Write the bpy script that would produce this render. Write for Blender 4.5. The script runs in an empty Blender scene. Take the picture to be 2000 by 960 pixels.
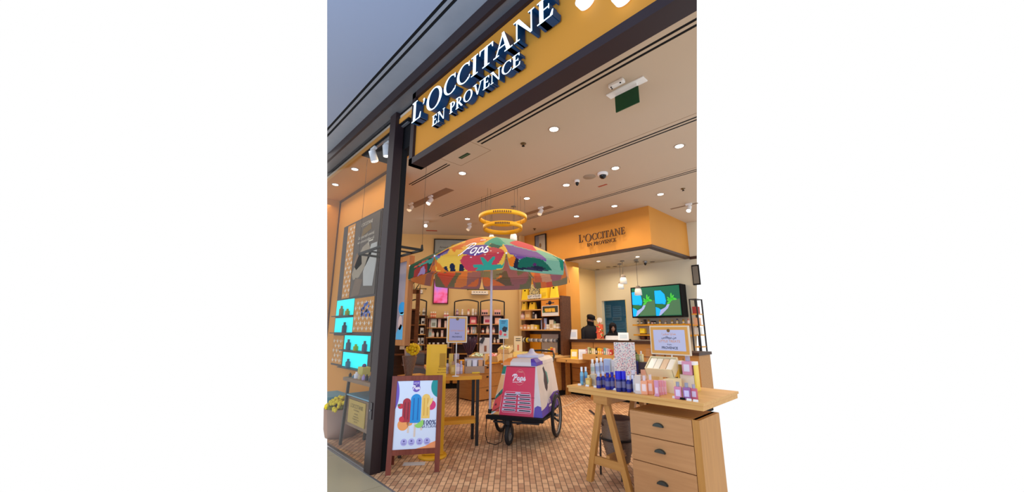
import bpy, bmesh, math, random
from mathutils import Vector, Matrix
random.seed(7)
PI = math.pi
SC = bpy.context.scene
COL = SC.collection
R = math.radians
# ------------------------------------------------------------------ camera
F = 734.0; PITCH = math.atan(162 / 734.0); YAW = R(46.4); H = 1.4
cam = bpy.data.cameras.new('camera'); camo = bpy.data.objects.new('camera', cam); COL.objects.link(camo)
cam.sensor_width = 36; cam.lens = F / 2000 * 36; cam.clip_start = 0.05
camo.location = (0, 0, H); camo.rotation_euler = (PI / 2 + PITCH, 0, YAW)
SC.camera = camo
FW = Vector((-math.sin(YAW) * math.cos(PITCH), math.cos(YAW) * math.cos(PITCH), math.sin(PITCH)))
RT = Vector((math.cos(YAW), math.sin(YAW), 0)); UPV = RT.cross(FW)
C0 = Vector((0, 0, H))
def ray(x, y): return FW * F + RT * (x - 1000) - UPV * (y - 480)
def at(x, y, X=None, Y=None, z=None, D=None, P=None):
    """point of the survey photograph on a plane of the room (X, Y, z), at plan distance D, or on a vertical wall P=(point, direction)"""
    r = ray(x, y)
    if X is not None: t = X / r.x
    elif Y is not None: t = Y / r.y
    elif z is not None: t = (z - H) / r.z
    elif D is not None: t = D / math.hypot(r.x, r.y)
    else:
        a, d = P; n = Vector((-d[1], d[0])); t = n.dot(Vector(a)) / (n.x * r.x + n.y * r.y)
    return C0 + r * t
# ------------------------------------------------------------------ exposure, world
SC.view_settings.view_transform = 'Standard'; SC.view_settings.look = 'None'
SC.view_settings.exposure = 0.0; SC.view_settings.gamma = 1.0; SC.view_settings.use_curve_mapping = False
w = bpy.data.worlds.new('world'); SC.world = w; w.use_nodes = True
w.node_tree.nodes['Background'].inputs[0].default_value = (1, 1, 1, 1)
w.node_tree.nodes['Background'].inputs[1].default_value = 1.0
# ------------------------------------------------------------------ main numbers of the room (metres)
YF = 1.807; CZ = 3.876; YB = 7.114; YR = 9.01; XB = -3.404; XC = -5.6; SOF = 3.01; YW = 2.38
DN = (Vector((-9.144, 4.46)), Vector((.603, .798)))          # rear left wall: foot point and direction
WANG = math.atan2(.798, .603)
def area(name, loc, power, sx, sy, col=(1, .9, .78), rot=(0, 0, 0), spread=None):
    l = bpy.data.lights.new(name, 'AREA'); l.energy = power; l.shape = 'RECTANGLE'; l.size = sx; l.size_y = sy; l.color = col
    if spread: l.spread = spread
    o = bpy.data.objects.new(name, l); o.location = loc; o.rotation_euler = rot; COL.objects.link(o); return o
AREA_ROOM = area('light_room', (-4.6, 4.9, 3.72), 125, 4.5, 3.6, (1, .82, .58))
area('light_counter', (-5.0, 8.0, 2.9), 24, 1.2, 1.2, (1, .84, .62))
area('light_window', (-5.9, 2.08, 3.7), 12, 3.0, .25, (1, .74, .45))
area('light_mall_screen', (-1.0, -1.7, 2.0), 150, 2.4, 1.6, (.25, .52, 1), (R(125), 0, R(32)))

# ------------------------------------------------------------------ materials
def lin(c):
    return tuple(((v / 255) / 12.92 if v / 255 <= .04045 else ((v / 255 + .055) / 1.055) ** 2.4) for v in c)
MATS = {}
def mat(name, rgb, rough=.55, metal=0, emit=0, spec=.4, noise=.06, nscale=6, trans=0, alpha=None):
    if name in MATS: return MATS[name]
    m = bpy.data.materials.new(name); m.use_nodes = True; nt = m.node_tree; b = nt.nodes['Principled BSDF']
    c = lin(rgb)
    b.inputs['Roughness'].default_value = rough; b.inputs['Metallic'].default_value = metal
    b.inputs['Specular IOR Level'].default_value = spec
    if noise > 0:
        tc = nt.nodes.new('ShaderNodeTexCoord'); n = nt.nodes.new('ShaderNodeTexNoise'); n.inputs['Scale'].default_value = nscale
        nt.links.new(tc.outputs['Object'], n.inputs['Vector'])
        mr = nt.nodes.new('ShaderNodeMapRange'); mr.inputs['To Min'].default_value = 1 - noise * 2; mr.inputs['To Max'].default_value = 1 + noise * 2
        nt.links.new(n.outputs['Fac'], mr.inputs['Value'])
        vm = nt.nodes.new('ShaderNodeVectorMath'); vm.operation = 'SCALE'; vm.inputs[0].default_value = c
        nt.links.new(mr.outputs['Result'], vm.inputs['Scale']); nt.links.new(vm.outputs[0], b.inputs['Base Color'])
    else: b.inputs['Base Color'].default_value = (*c, 1)
    if emit: b.inputs['Emission Color'].default_value = (*c, 1); b.inputs['Emission Strength'].default_value = emit
    if trans: b.inputs['Transmission Weight'].default_value = trans; b.inputs['IOR'].default_value = 1.3
    MATS[name] = m; return m
def wood(name, a, b_, scale=3, rough=.45, axis='X'):
    if name in MATS: return MATS[name]
    m = bpy.data.materials.new(name); m.use_nodes = True; nt = m.node_tree; b = nt.nodes['Principled BSDF']
    tc = nt.nodes.new('ShaderNodeTexCoord'); mp = nt.nodes.new('ShaderNodeMapping')
    mp.inputs['Scale'].default_value = (1, 12, 12) if axis == 'X' else (12, 12, 1)
    n = nt.nodes.new('ShaderNodeTexNoise'); n.inputs['Scale'].default_value = scale; n.inputs['Detail'].default_value = 4
    nt.links.new(tc.outputs['Object'], mp.inputs['Vector']); nt.links.new(mp.outputs[0], n.inputs['Vector'])
    r = nt.nodes.new('ShaderNodeValToRGB'); r.color_ramp.elements[0].position = .3; r.color_ramp.elements[1].position = .7
    r.color_ramp.elements[0].color = (*lin(a), 1); r.color_ramp.elements[1].color = (*lin(b_), 1)
    nt.links.new(n.outputs['Fac'], r.inputs['Fac']); nt.links.new(r.outputs[0], b.inputs['Base Color'])
    b.inputs['Roughness'].default_value = rough; b.inputs['Specular IOR Level'].default_value = .3
    MATS[name] = m; return m
def clearglass(name, tint=(1, 1, 1), rough=.02, refl=1.0):
    m = bpy.data.materials.new(name); m.use_nodes = True; nt = m.node_tree; nt.nodes.remove(nt.nodes['Principled BSDF'])
    o = nt.nodes['Material Output']; t = nt.nodes.new('ShaderNodeBsdfTransparent'); g = nt.nodes.new('ShaderNodeBsdfGlossy')
    g.inputs['Roughness'].default_value = rough; g.inputs['Color'].default_value = (refl, refl, refl, 1); t.inputs['Color'].default_value = (*tint, 1)
    f = nt.nodes.new('ShaderNodeLayerWeight'); f.inputs['Blend'].default_value = .5; x = nt.nodes.new('ShaderNodeMixShader')
    pw = nt.nodes.new('ShaderNodeMath'); pw.operation = 'POWER'; pw.inputs[1].default_value = 5; nt.links.new(f.outputs['Facing'], pw.inputs[0])
    ma = nt.nodes.new('ShaderNodeMath'); ma.operation = 'MULTIPLY_ADD'; ma.inputs[1].default_value = .9; ma.inputs[2].default_value = .03; nt.links.new(pw.outputs[0], ma.inputs[0])
    nt.links.new(ma.outputs[0], x.inputs[0]); nt.links.new(t.outputs[0], x.inputs[1]); nt.links.new(g.outputs[0], x.inputs[2])
    nt.links.new(x.outputs[0], o.inputs['Surface']); MATS[name] = m; return m
def vcol(name, rough=.6, transl=0, spec=.3):
    m = bpy.data.materials.new(name); m.use_nodes = True; nt = m.node_tree; b = nt.nodes['Principled BSDF']
    a = nt.nodes.new('ShaderNodeAttribute'); a.attribute_name = 'Col'
    n = nt.nodes.new('ShaderNodeTexNoise'); n.inputs['Scale'].default_value = 9
    mr = nt.nodes.new('ShaderNodeMapRange'); mr.inputs['To Min'].default_value = .94; mr.inputs['To Max'].default_value = 1.06
    vm = nt.nodes.new('ShaderNodeVectorMath'); vm.operation = 'SCALE'
    nt.links.new(n.outputs['Fac'], mr.inputs['Value']); nt.links.new(a.outputs['Color'], vm.inputs[0]); nt.links.new(mr.outputs['Result'], vm.inputs['Scale'])
    nt.links.new(vm.outputs[0], b.inputs['Base Color']); b.inputs['Roughness'].default_value = rough; b.inputs['Specular IOR Level'].default_value = spec
    if transl:
        t = nt.nodes.new('ShaderNodeBsdfTranslucent'); x = nt.nodes.new('ShaderNodeMixShader'); x.inputs[0].default_value = transl
        nt.links.new(vm.outputs[0], t.inputs['Color']); nt.links.new(b.outputs[0], x.inputs[1]); nt.links.new(t.outputs[0], x.inputs[2])
        nt.links.new(x.outputs[0], nt.nodes['Material Output'].inputs['Surface'])
    MATS[name] = m; return m
def m_brick(name, c1, c2, cm, w, h, rot, rough=.5, off=.5, mort=.004, patches=True):
    m = bpy.data.materials.new(name); m.use_nodes = True; nt = m.node_tree; b = nt.nodes['Principled BSDF']
    tc = nt.nodes.new('ShaderNodeTexCoord'); mp = nt.nodes.new('ShaderNodeMapping'); mp.inputs['Rotation'].default_value = (0, 0, rot)
    br = nt.nodes.new('ShaderNodeTexBrick'); br.offset = off; br.inputs['Scale'].default_value = 1
    br.inputs['Brick Width'].default_value = w; br.inputs['Row Height'].default_value = h; br.inputs['Mortar Size'].default_value = mort; br.inputs['Mortar Smooth'].default_value = .3
    br.inputs['Color1'].default_value = (*lin(c1), 1); br.inputs['Color2'].default_value = (*lin(c2), 1); br.inputs['Mortar'].default_value = (*lin(cm), 1)
    nt.links.new(tc.outputs['Object'], mp.inputs['Vector']); nt.links.new(mp.outputs[0], br.inputs['Vector'])
    n = nt.nodes.new('ShaderNodeTexNoise'); n.inputs['Scale'].default_value = 7 if patches else 2; n.inputs['Detail'].default_value = 3
    nt.links.new(tc.outputs['Object'], n.inputs['Vector'])
    mr = nt.nodes.new('ShaderNodeMapRange'); mr.inputs['To Min'].default_value = .72 if patches else .95; mr.inputs['To Max'].default_value = 1.3 if patches else 1.05
    vm = nt.nodes.new('ShaderNodeVectorMath'); vm.operation = 'SCALE'
    nt.links.new(n.outputs['Fac'], mr.inputs['Value']); nt.links.new(br.outputs['Color'], vm.inputs[0]); nt.links.new(mr.outputs['Result'], vm.inputs['Scale'])
    nt.links.new(vm.outputs[0], b.inputs['Base Color']); b.inputs['Roughness'].default_value = rough; b.inputs['Specular IOR Level'].default_value = .25
    bp = nt.nodes.new('ShaderNodeBump'); bp.inputs['Strength'].default_value = .35; bp.inputs['Distance'].default_value = .003; bp.invert = True
    nt.links.new(br.outputs['Fac'], bp.inputs['Height']); nt.links.new(bp.outputs[0], b.inputs['Normal'])
    MATS[name] = m; return m
def m_pattern(name, base, dots, dot2=None, scale=20, rough=.5, thr=.3):
    """printed mottled / dotted paper: voronoi dots over a base colour"""
    m = bpy.data.materials.new(name); m.use_nodes = True; nt = m.node_tree; b = nt.nodes['Principled BSDF']
    tc = nt.nodes.new('ShaderNodeTexCoord'); v = nt.nodes.new('ShaderNodeTexVoronoi'); v.inputs['Scale'].default_value = scale
    nt.links.new(tc.outputs['Object'], v.inputs['Vector'])
    r = nt.nodes.new('ShaderNodeValToRGB'); r.color_ramp.interpolation = 'CONSTANT'
    r.color_ramp.elements[0].color = (*lin(dots), 1); r.color_ramp.elements[1].position = thr; r.color_ramp.elements[1].color = (*lin(base), 1)
    nt.links.new(v.outputs['Distance'], r.inputs['Fac']); out = r.outputs[0]
    if dot2:
        v2 = nt.nodes.new('ShaderNodeTexVoronoi'); v2.inputs['Scale'].default_value = scale * 1.4
        mp = nt.nodes.new('ShaderNodeMapping'); mp.inputs['Location'].default_value = (3.1, 1.7, 2.2)
        nt.links.new(tc.outputs['Object'], mp.inputs['Vector']); nt.links.new(mp.outputs[0], v2.inputs['Vector'])
        mt = nt.nodes.new('ShaderNodeMath'); mt.operation = 'LESS_THAN'; mt.inputs[1].default_value = thr; nt.links.new(v2.outputs['Distance'], mt.inputs[0])
        mx = nt.nodes.new('ShaderNodeMixRGB'); nt.links.new(mt.outputs[0], mx.inputs[0]); nt.links.new(out, mx.inputs[1]); mx.inputs[2].default_value = (*lin(dot2), 1); out = mx.outputs[0]
    nt.links.new(out, b.inputs['Base Color']); b.inputs['Roughness'].default_value = rough; MATS[name] = m; return m

BLACKM = mat('dark_bronze_metal', (44, 31, 32), .42, .0, spec=.3, noise=.04)
BLK = mat('black_metal', (26, 23, 23), .45, spec=.4)
BLKM = mat('matte_black', (18, 17, 18), .8, spec=.2)
ORG = mat('ochre_plaster', (208, 142, 58), .7, noise=.03, nscale=2)
SIGNO = mat('ochre_sign_panel', (196, 128, 44), .6, spec=.15, noise=.03, nscale=2)
CRM = mat('cream_plaster', (224, 190, 132), .8, noise=.02, nscale=2)
WHT = mat('white_plaster', (215, 205, 178), .8, noise=.02, nscale=2)
CEIL = mat('ceiling_paint', (196, 176, 152), .85, noise=.015, nscale=1)
BRK = m_brick('clay_pavers', (222, 180, 140), (180, 134, 102), (112, 88, 70), .105, .056, -R(46.4) + PI / 2, .5, mort=.0045)
TILE = m_brick('mall_tile', (176, 166, 140), (170, 160, 134), (128, 118, 98), 1.2, .6, 0, .25, 0, .003, False)
TAN = wood('tan_maple', (176, 122, 62), (192, 138, 74))
TANV = wood('tan_maple_upright', (180, 126, 62), (196, 140, 72), axis='Z')
HON = wood('honey_oak', (206, 154, 84), (222, 172, 102), axis='X')
YWD = wood('yellow_wood', (212, 146, 38), (226, 160, 52))
YEL = mat('yellow_lacquer', (226, 168, 30), .45)
WAL = wood('dark_walnut', (82, 50, 30), (104, 64, 40))
WALD = wood('deep_walnut', (58, 38, 28), (72, 46, 34))
MAH = wood('mahogany', (112, 52, 38), (132, 64, 46), axis='Z')
WHI = mat('white_paint', (236, 234, 230), .5)
PAP = mat('white_card', (232, 230, 226), .7, noise=.02)
GRYM = mat('grey_metal', (150, 148, 148), .35, .6)
LIL = mat('lilac_print', (176, 178, 206), .6, noise=.02)
# ------------------------------------------------------------------ objects
def tag(o, label=None, cat=None, group=None, kind=None):
    if label: o['label'] = label
    if cat: o['category'] = cat
    if group: o['group'] = group
    if kind: o['kind'] = kind
    return o
def thing(name, label, cat, loc=(0, 0, 0), rz=0, group=None):
    o = bpy.data.objects.new(name, None); o.empty_display_size = .05; COL.objects.link(o)
    o.location = loc; o.rotation_euler = (0, 0, rz); return tag(o, label, cat, group)
def dup(root, loc=None, rz=None, label=None, group=None):
    r = root.copy(); COL.objects.link(r)
    if loc is not None: r.location = loc
    if rz is not None: r.rotation_euler = (0, 0, rz)
    if label: r['label'] = label
    if group: r['group'] = group
    for ch in list(root.children):
        c = ch.copy(); COL.objects.link(c); c.parent = r
        for g in list(ch.children):
            d = g.copy(); COL.objects.link(d); d.parent = c
    return r
def sub(poly_center, n): pass
class MB:
    def __init__(s, m=None): s.v = []; s.f = []; s.fm = []; s.mats = []; s.cur = 0; s.sm = []; s.smooth = False; s.xf = None
    def m(s, mt):
        if mt not in s.mats: s.mats.append(mt)
        s.cur = s.mats.index(mt); return s
    def add(s, vs, fs, smooth=None):
        k = len(s.v)
        if s.xf is not None: vs = [s.xf @ Vector(q) for q in vs]
        s.v += [tuple(q) for q in vs]
        for f in fs: s.f.append([i + k for i in f]); s.fm.append(s.cur); s.sm.append(s.smooth if smooth is None else smooth)
        return s
    def box(s, x0, x1, y0, y1, z0, z1, rz=0, piv=None, bev=0):
        if bev > 0:
            bm = bmesh.new(); bmesh.ops.create_cube(bm, size=1)
            for q in bm.verts: q.co = Vector(((x0 + x1) / 2 + q.co.x * (x1 - x0), (y0 + y1) / 2 + q.co.y * (y1 - y0), (z0 + z1) / 2 + q.co.z * (z1 - z0)))
            bmesh.ops.bevel(bm, geom=bm.edges[:], offset=bev, segments=2, affect='EDGES', profile=.6)
            bm.verts.index_update(); vs = [q.co.copy() for q in bm.verts]; fs = [[q.index for q in f.verts] for f in bm.faces]; bm.free()
        else:
            vs = [Vector((x, y, z)) for z in (z0, z1) for y in (y0, y1) for x in (x0, x1)]
            fs = [(0, 2, 3, 1), (4, 5, 7, 6), (0, 1, 5, 4), (2, 6, 7, 3), (0, 4, 6, 2), (1, 3, 7, 5)]
        if rz:
            p = Vector(piv or ((x0 + x1) / 2, (y0 + y1) / 2, 0)); M = Matrix.Rotation(rz, 3, 'Z'); vs = [M @ (q - p) + p for q in vs]
        return s.add(vs, fs)
    def hexa(s, b, t):      # bottom ring of 4, top ring of 4
        return s.add(list(b) + list(t), [(3, 2, 1, 0), (4, 5, 6, 7), (0, 1, 5, 4), (1, 2, 6, 5), (2, 3, 7, 6), (3, 0, 4, 7)])
    def beam(s, a, b, w, h, up=(0, 0, 1)):
        a = Vector(a); b = Vector(b); d = (b - a).normalized(); u = Vector(up)
        if abs(d.dot(u)) > .98: u = Vector((0, 1, 0))
        x = d.cross(u).normalized(); y = x.cross(d)
        q = [(-w / 2, -h / 2), (w / 2, -h / 2), (w / 2, h / 2), (-w / 2, h / 2)]
        return s.hexa([a + x * i + y * j for i, j in q], [b + x * i + y * j for i, j in q])
    def prism(s, poly, d):
        n = len(poly); d = Vector(d); p = [Vector(q) for q in poly]
        return s.add(p + [q + d for q in p], [list(range(n))[::-1], list(range(n, 2 * n))] + [(i, (i + 1) % n, (i + 1) % n + n, i + n) for i in range(n)])
    def cyl(s, a, b, r0, r1=None, n=16, cap=True):
        r1 = r0 if r1 is None else r1; a = Vector(a); b = Vector(b); d = (b - a).normalized()
        u = Vector((1, 0, 0)) if abs(d.x) < .8 else Vector((0, 1, 0)); x = d.cross(u).normalized(); y = d.cross(x)
        vs = []
        for c, r in ((a, r0), (b, r1)):
            for i in range(n): t = 2 * PI * i / n; vs.append(c + x * (r * math.cos(t)) + y * (r * math.sin(t)))
        s.add(vs, [(i, (i + 1) % n, (i + 1) % n + n, i + n) for i in range(n)], True)
        if cap: s.add(vs, [list(range(n))[::-1], list(range(n, 2 * n))], False)
        return s
    def lathe(s, prof, c=(0, 0, 0), n=20, smooth=True, sx=1, sy=1, cap=True):
        vs = []; fs = []; m = len(prof)
        for r, z in prof:
            for i in range(n): t = 2 * PI * i / n; vs.append((c[0] + sx * r * math.cos(t), c[1] + sy * r * math.sin(t), c[2] + z))
        for j in range(m - 1):
            for i in range(n): fs.append((j * n + i, j * n + (i + 1) % n, (j + 1) * n + (i + 1) % n, (j + 1) * n + i))
        s.add(vs, fs, smooth)
        if cap: s.add(vs, ([list(range(n))[::-1]] if prof[0][0] > 1e-5 else []) + ([[(m - 1) * n + i for i in range(n)]] if prof[-1][0] > 1e-5 else []), False)
        return s
    def tube(s, pts, r, n=8, closed=False):
        pts = [Vector(p) for p in pts]; m = len(pts); vs = []; fs = []
        rr = r if isinstance(r, (list, tuple)) else [r] * m
        prev = None
        for i, p in enumerate(pts):
            d = (pts[(i + 1) % m] - pts[i - 1]) if closed else (pts[min(i + 1, m - 1)] - pts[max(i - 1, 0)])
            d = d.normalized() if d.length else Vector((0, 0, 1))
            if prev is None: u = Vector((0, 0, 1)) if abs(d.z) < .9 else Vector((1, 0, 0)); x = d.cross(u).normalized()
            else: x = (prev - d * prev.dot(d)).normalized()
            prev = x; y = d.cross(x)
            for k in range(n): t = 2 * PI * k / n; vs.append(p + x * rr[i] * math.cos(t) + y * rr[i] * math.sin(t))
        for i in range(m if closed else m - 1):
            for k in range(n): a = i * n; b = ((i + 1) % m) * n; fs.append((a + k, a + (k + 1) % n, b + (k + 1) % n, b + k))
        s.add(vs, fs, True)
        if not closed: s.add(vs, [list(range(n))[::-1], [(m - 1) * n + k for k in range(n)]], False)
        return s
    def ball(s, c, r, n=10, sx=1, sy=1, sz=1):
        prof = [(r * math.sin(PI * i / n), -r * math.cos(PI * i / n) * sz) for i in range(n + 1)]
        prof[0] = (0.00001, prof[0][1]); prof[-1] = (0.00001, prof[-1][1])
        return s.lathe(prof, c, max(8, int(n * 1.4)), True, sx, sy)
    def torus(s, c, R_, r, n=32, k=8, plane='XY'):
        f = {'XY': lambda a, b: (a, b, 0), 'YZ': lambda a, b: (0, a, b), 'XZ': lambda a, b: (a, 0, b)}[plane]
        return s.tube([Vector(c) + Vector(f(R_ * math.cos(2 * PI * i / n), R_ * math.sin(2 * PI * i / n))) for i in range(n)], r, k, True)
    def build(s, name, parent=None, loc=None, rz=None, cut=False):
        me = bpy.data.meshes.new(name); me.from_pydata(s.v, [], s.f)
        for m in s.mats: me.materials.append(m)
        me.polygons.foreach_set('material_index', s.fm); me.polygons.foreach_set('use_smooth', s.sm); me.update()
        bm = bmesh.new(); bm.from_mesh(me); bmesh.ops.recalc_face_normals(bm, faces=bm.faces[:])
        if cut: section(bm)
        bm.to_mesh(me); bm.free()
        o = bpy.data.objects.new(name, me); COL.objects.link(o)
        if parent: o.parent = parent
        if loc is not None: o.location = loc
        if rz is not None: o.rotation_euler = (0, 0, rz)
        return o
# The photograph ends left and right at two planes; the shell of the place is modelled up to them and no further.
NL = ray(639.0, 0).cross(ray(639.0, 960)).normalized(); NR_ = ray(1361.0, 0).cross(ray(1361.0, 960)).normalized()
if NL.dot(FW) < 0: NL.negate()
if NR_.dot(FW) < 0: NR_.negate()
def section(bm):
    for n in (NL, NR_):
        r = bmesh.ops.bisect_plane(bm, geom=bm.verts[:] + bm.edges[:] + bm.faces[:], plane_co=C0, plane_no=n, clear_inner=True, dist=1e-6)
        ed = [e for e in r['geom_cut'] if isinstance(e, bmesh.types.BMEdge)]
        if ed:
            try: bmesh.ops.triangle_fill(bm, edges=ed, use_beauty=True)
            except Exception: pass
def struct(name, mb, cut=True):
    o = mb.build(name, cut=cut); o['kind'] = 'structure'; return o
# flat artwork on a surface: a frame with origin, two axes and a normal
class Fr:
    def __init__(s, o, ux=(1, 0, 0), uy=(0, 0, 1), n=None, k=1.0):
        s.o = Vector(o); s.ux = Vector(ux).normalized(); s.uy = Vector(uy).normalized(); s.n = Vector(n).normalized() if n else s.ux.cross(s.uy).normalized(); s.k = k
    def p(s, x, y, d=0): return s.o + s.ux * x * s.k + s.uy * y * s.k + s.n * d
def poly(mb, fr, pts, d0=0, d1=.001): mb.prism([fr.p(x, y, d0) for x, y in pts], fr.n * (d1 - d0)); return mb
def rect(mb, fr, x0, x1, y0, y1, d0=0, d1=.001): return poly(mb, fr, [(x0, y0), (x1, y0), (x1, y1), (x0, y1)], d0, d1)
def ell(cx, cy, rx, ry, n=28, a0=0, a1=2 * PI, rot=0):
    q = []
    full = abs(a1 - a0 - 2 * PI) < 1e-6
    for i in range(n if full else n + 1):
        t = a0 + (a1 - a0) * i / n; x = rx * math.cos(t); y = ry * math.sin(t)
        q.append((cx + x * math.cos(rot) - y * math.sin(rot), cy + x * math.sin(rot) + y * math.cos(rot)))
    return q
def rrect(x0, x1, y0, y1, r, n=6):
    q = []
    for cx, cy, a in ((x1 - r, y1 - r, 0), (x0 + r, y1 - r, PI / 2), (x0 + r, y0 + r, PI), (x1 - r, y0 + r, 1.5 * PI)):
        q += [(cx + r * math.cos(a + PI / 2 * i / n), cy + r * math.sin(a + PI / 2 * i / n)) for i in range(n + 1)]
    return q
def stroke(mb, fr, pts, w, d0=0, d1=.001, closed=False):
    n = len(pts); L = []; Rr = []
    for i in range(n):
        a = pts[i - 1] if (closed or i > 0) else pts[0]; b = pts[(i + 1) % n] if (closed or i < n - 1) else pts[-1]
        dx, dy = b[0] - a[0], b[1] - a[1]; l = math.hypot(dx, dy) or 1; ww = w[i] if isinstance(w, list) else w
        nx, ny = -dy / l * ww / 2, dx / l * ww / 2; L.append((pts[i][0] + nx, pts[i][1] + ny)); Rr.append((pts[i][0] - nx, pts[i][1] - ny))
    for i in range(n if closed else n - 1):
        j = (i + 1) % n; poly(mb, fr, [L[i], Rr[i], Rr[j], L[j]], d0, d1)
    return mb
def curve(ctrl, n=8):
    """Catmull-Rom through the control points"""
    P = [ctrl[0]] + list(ctrl) + [ctrl[-1]]; out = []
    for i in range(1, len(P) - 2):
        for k in range(n):
            t = k / n; out.append(tuple(.5 * ((2 * P[i][j]) + (-P[i - 1][j] + P[i + 1][j]) * t + (2 * P[i - 1][j] - 5 * P[i][j] + 4 * P[i + 1][j] - P[i + 2][j]) * t * t + (-P[i - 1][j] + 3 * P[i][j] - 3 * P[i + 1][j] + P[i + 2][j]) * t ** 3) for j in range(2)))
    out.append(tuple(ctrl[-1])); return out
TXC = {}
def text(mb, fr, s, x, y, size, d0=0, d1=.001, align='CENTER', sx=1.0, bold=0):
    key = (s, align, bold)
    if key not in TXC:
        c = bpy.data.curves.new('t', 'FONT'); c.body = s; c.align_x = align; c.size = 1; c.resolution_u = 3; c.offset = bold
        o = bpy.data.objects.new('t', c); COL.objects.link(o); dg = bpy.context.evaluated_depsgraph_get()
        me = o.evaluated_get(dg).to_mesh(); TXC[key] = ([tuple(v.co) for v in me.vertices], [list(p.vertices) for p in me.polygons])
        bpy.data.objects.remove(o); bpy.data.curves.remove(c)
    vs, fs = TXC[key]; n = len(vs)
    a = [fr.p(x + v[0] * size * sx, y + v[1] * size, d1) for v in vs]
    mb.add(a, fs); return mb
# ---- roman serif capitals drawn by hand (height 1)
def ring(cx, cy, rx, ry, th, tv, a0=0, a1=2 * PI, n=26, tilt=.0):
    out = []
    for i in range(n):
        q = []
        for k in (i, i + 1):
            t = a0 + (a1 - a0) * k / n; q.append((cx + rx * math.cos(t) + tilt * ry * math.sin(t), cy + ry * math.sin(t)))
            q.append((cx + (rx - th) * math.cos(t) + tilt * ry * math.sin(t), cy + (ry - tv) * math.sin(t)))
        out.append([q[0], q[1], q[3], q[2]])
    return out
def bx(a, b, c, d): return [(a, c), (b, c), (b, d), (a, d)]
def sl(x0, x1, w, w2=None): return [(x0, 0), (x0 + w, 0), (x1 + (w2 or w), 1), (x1, 1)]
GL = {
 'L': (.62, [bx(.09, .25, 0, 1), bx(0, .34, .955, 1), bx(0, .55, 0, .05), [(.5, 0), (.6, 0), (.63, .27), (.59, .27), (.5, .05)]]),
 "'": (.26, [ell(.12, .93, .075, .075, 12), [(.12, .9), (.195, .92), (.13, .7), (.05, .66)]]),
 'O': (.98, ring(.48, .5, .48, .52, .15, .05)),
 'C': (.80, ring(.48, .5, .48, .52, .15, .05, R(52), R(312)) + [[(.72, .76), (.78, .72), (.78, .99), (.74, .99)], [(.74, .08), (.80, .14), (.82, .25), (.78, .25)]]),
 'I': (.38, [bx(.11, .27, 0, 1), bx(0, .38, 0, .045), bx(0, .38, .955, 1)]),
 'T': (.74, [bx(.29, .45, 0, 1), bx(.18, .56, 0, .045), bx(0, .74, .95, 1), [(0, .76), (.04, .76), (.09, .95), (0, .97)], [(.74, .76), (.70, .76), (.65, .95), (.74, .97)]]),
 'A': (.86, [sl(.04, .40, .055), [(.6, 0), (.78, 0), (.47, 1.03), (.36, 1.03)], bx(.18, .62, .33, .38), bx(-.06, .22, 0, .045), bx(.5, .88, 0, .045)]),
 'N': (.92, [bx(.1, .155, 0, 1), bx(.74, .795, 0, 1), [(.06, 1), (.24, 1), (.795, 0), (.72, -.02)], bx(0, .26, 0, .045), bx(-.02, .2, .955, 1), bx(.64, .9, .955, 1)]),
 'E': (.64, [bx(.09, .25, 0, 1), bx(0, .3, .955, 1), bx(.1, .56, .95, 1), bx(.1, .56, 0, .05), bx(.2, .47, .49, .54), bx(0, .3, 0, .045), bx(.45, .48, .41, .62), [(.5, .05), (.6, 0), (.63, .25), (.59, .25)], [(.5, .95), (.58, 1), (.58, .78), (.54, .78)]]),
 'P': (.64, [bx(.09, .25, 0, 1), bx(0, .36, 0, .045), bx(0, .3, .955, 1)] + ring(.25, .73, .36, .27, .14, .05, -PI / 2, PI / 2)),
 'R': (.76, [bx(.09, .25, 0, 1), bx(0, .34, 0, .045), bx(0, .3, .955, 1), [(.28, .47), (.42, .5), (.78, 0), (.6, 0)]] + ring(.25, .74, .35, .26, .14, .05, -PI / 2, PI / 2)),
 'V': (.86, [[(.36, 0), (.46, 0), (.24, 1), (.07, 1)], [(.40, 0), (.46, 0), (.78, 1), (.72, 1)], bx(-.04, .34, .955, 1), bx(.6, .9, .955, 1)]),
 ' ': (.4, []),
}
def glyph_width(s, gap=.09): return sum(GL[c][0] + gap for c in s) - gap
def serif(fr, s, x, y, h, depth, face, side, parent, wide=None, big=(), standoff=0, lift=.01, name='letter'):
    """each letter a mesh of its own: a lit face on a coloured side"""
    gap = .09
    def hh(i): return h * (1.22 if i in big else 1)
    tot = sum((GL[c][0] + gap) * hh(i) for i, c in enumerate(s)) - gap * h
    k = wide / tot if wide else 1; cx = x
    for i, c in enumerate(s):
        g, polys = GL[c]; q = hh(i); yy = y - (.13 * h if i in big and c == 'O' else 0)
        if polys:
            mb = MB(); mb.m(side)
            for pl in polys: poly(mb, fr, [(cx + px_ * q * k, yy + py_ * q) for px_, py_ in pl], standoff, standoff + depth)
            mb.m(face)
            for pl in polys: poly(mb, fr, [(cx + px_ * q * k, yy + py_ * q) for px_, py_ in pl], standoff + depth, standoff + depth + .002)
            mb.build(name, parent)
        cx += (g + gap) * q * k
ORD = ['leftmost', 'second from left', 'third from left', 'fourth from left', 'fifth from left', 'sixth from left', 'seventh from left', 'eighth from left', 'ninth from left', 'tenth from left']
def lastord(i, n):
    if n == 1: return 'only'
    if i == n - 1: return 'rightmost'
    return ORD[i]
# ================================================================== SHELL
U = .875
FZ = 0
# floors
mb = MB(); mb.m(BRK); mb.box(-12, 2.5, YF, 12, -.08, 0); struct('floor_shop', mb)
mb = MB(); mb.m(TILE); mb.box(-9, 2.0, -.5, YF - .02, -.08, 0); struct('floor_mall', mb)
mb = MB(); mb.m(GRYM); mb.box(-9, 2.0, YF - .02, YF, -.08, .003); struct('trim_1', mb)
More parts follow.
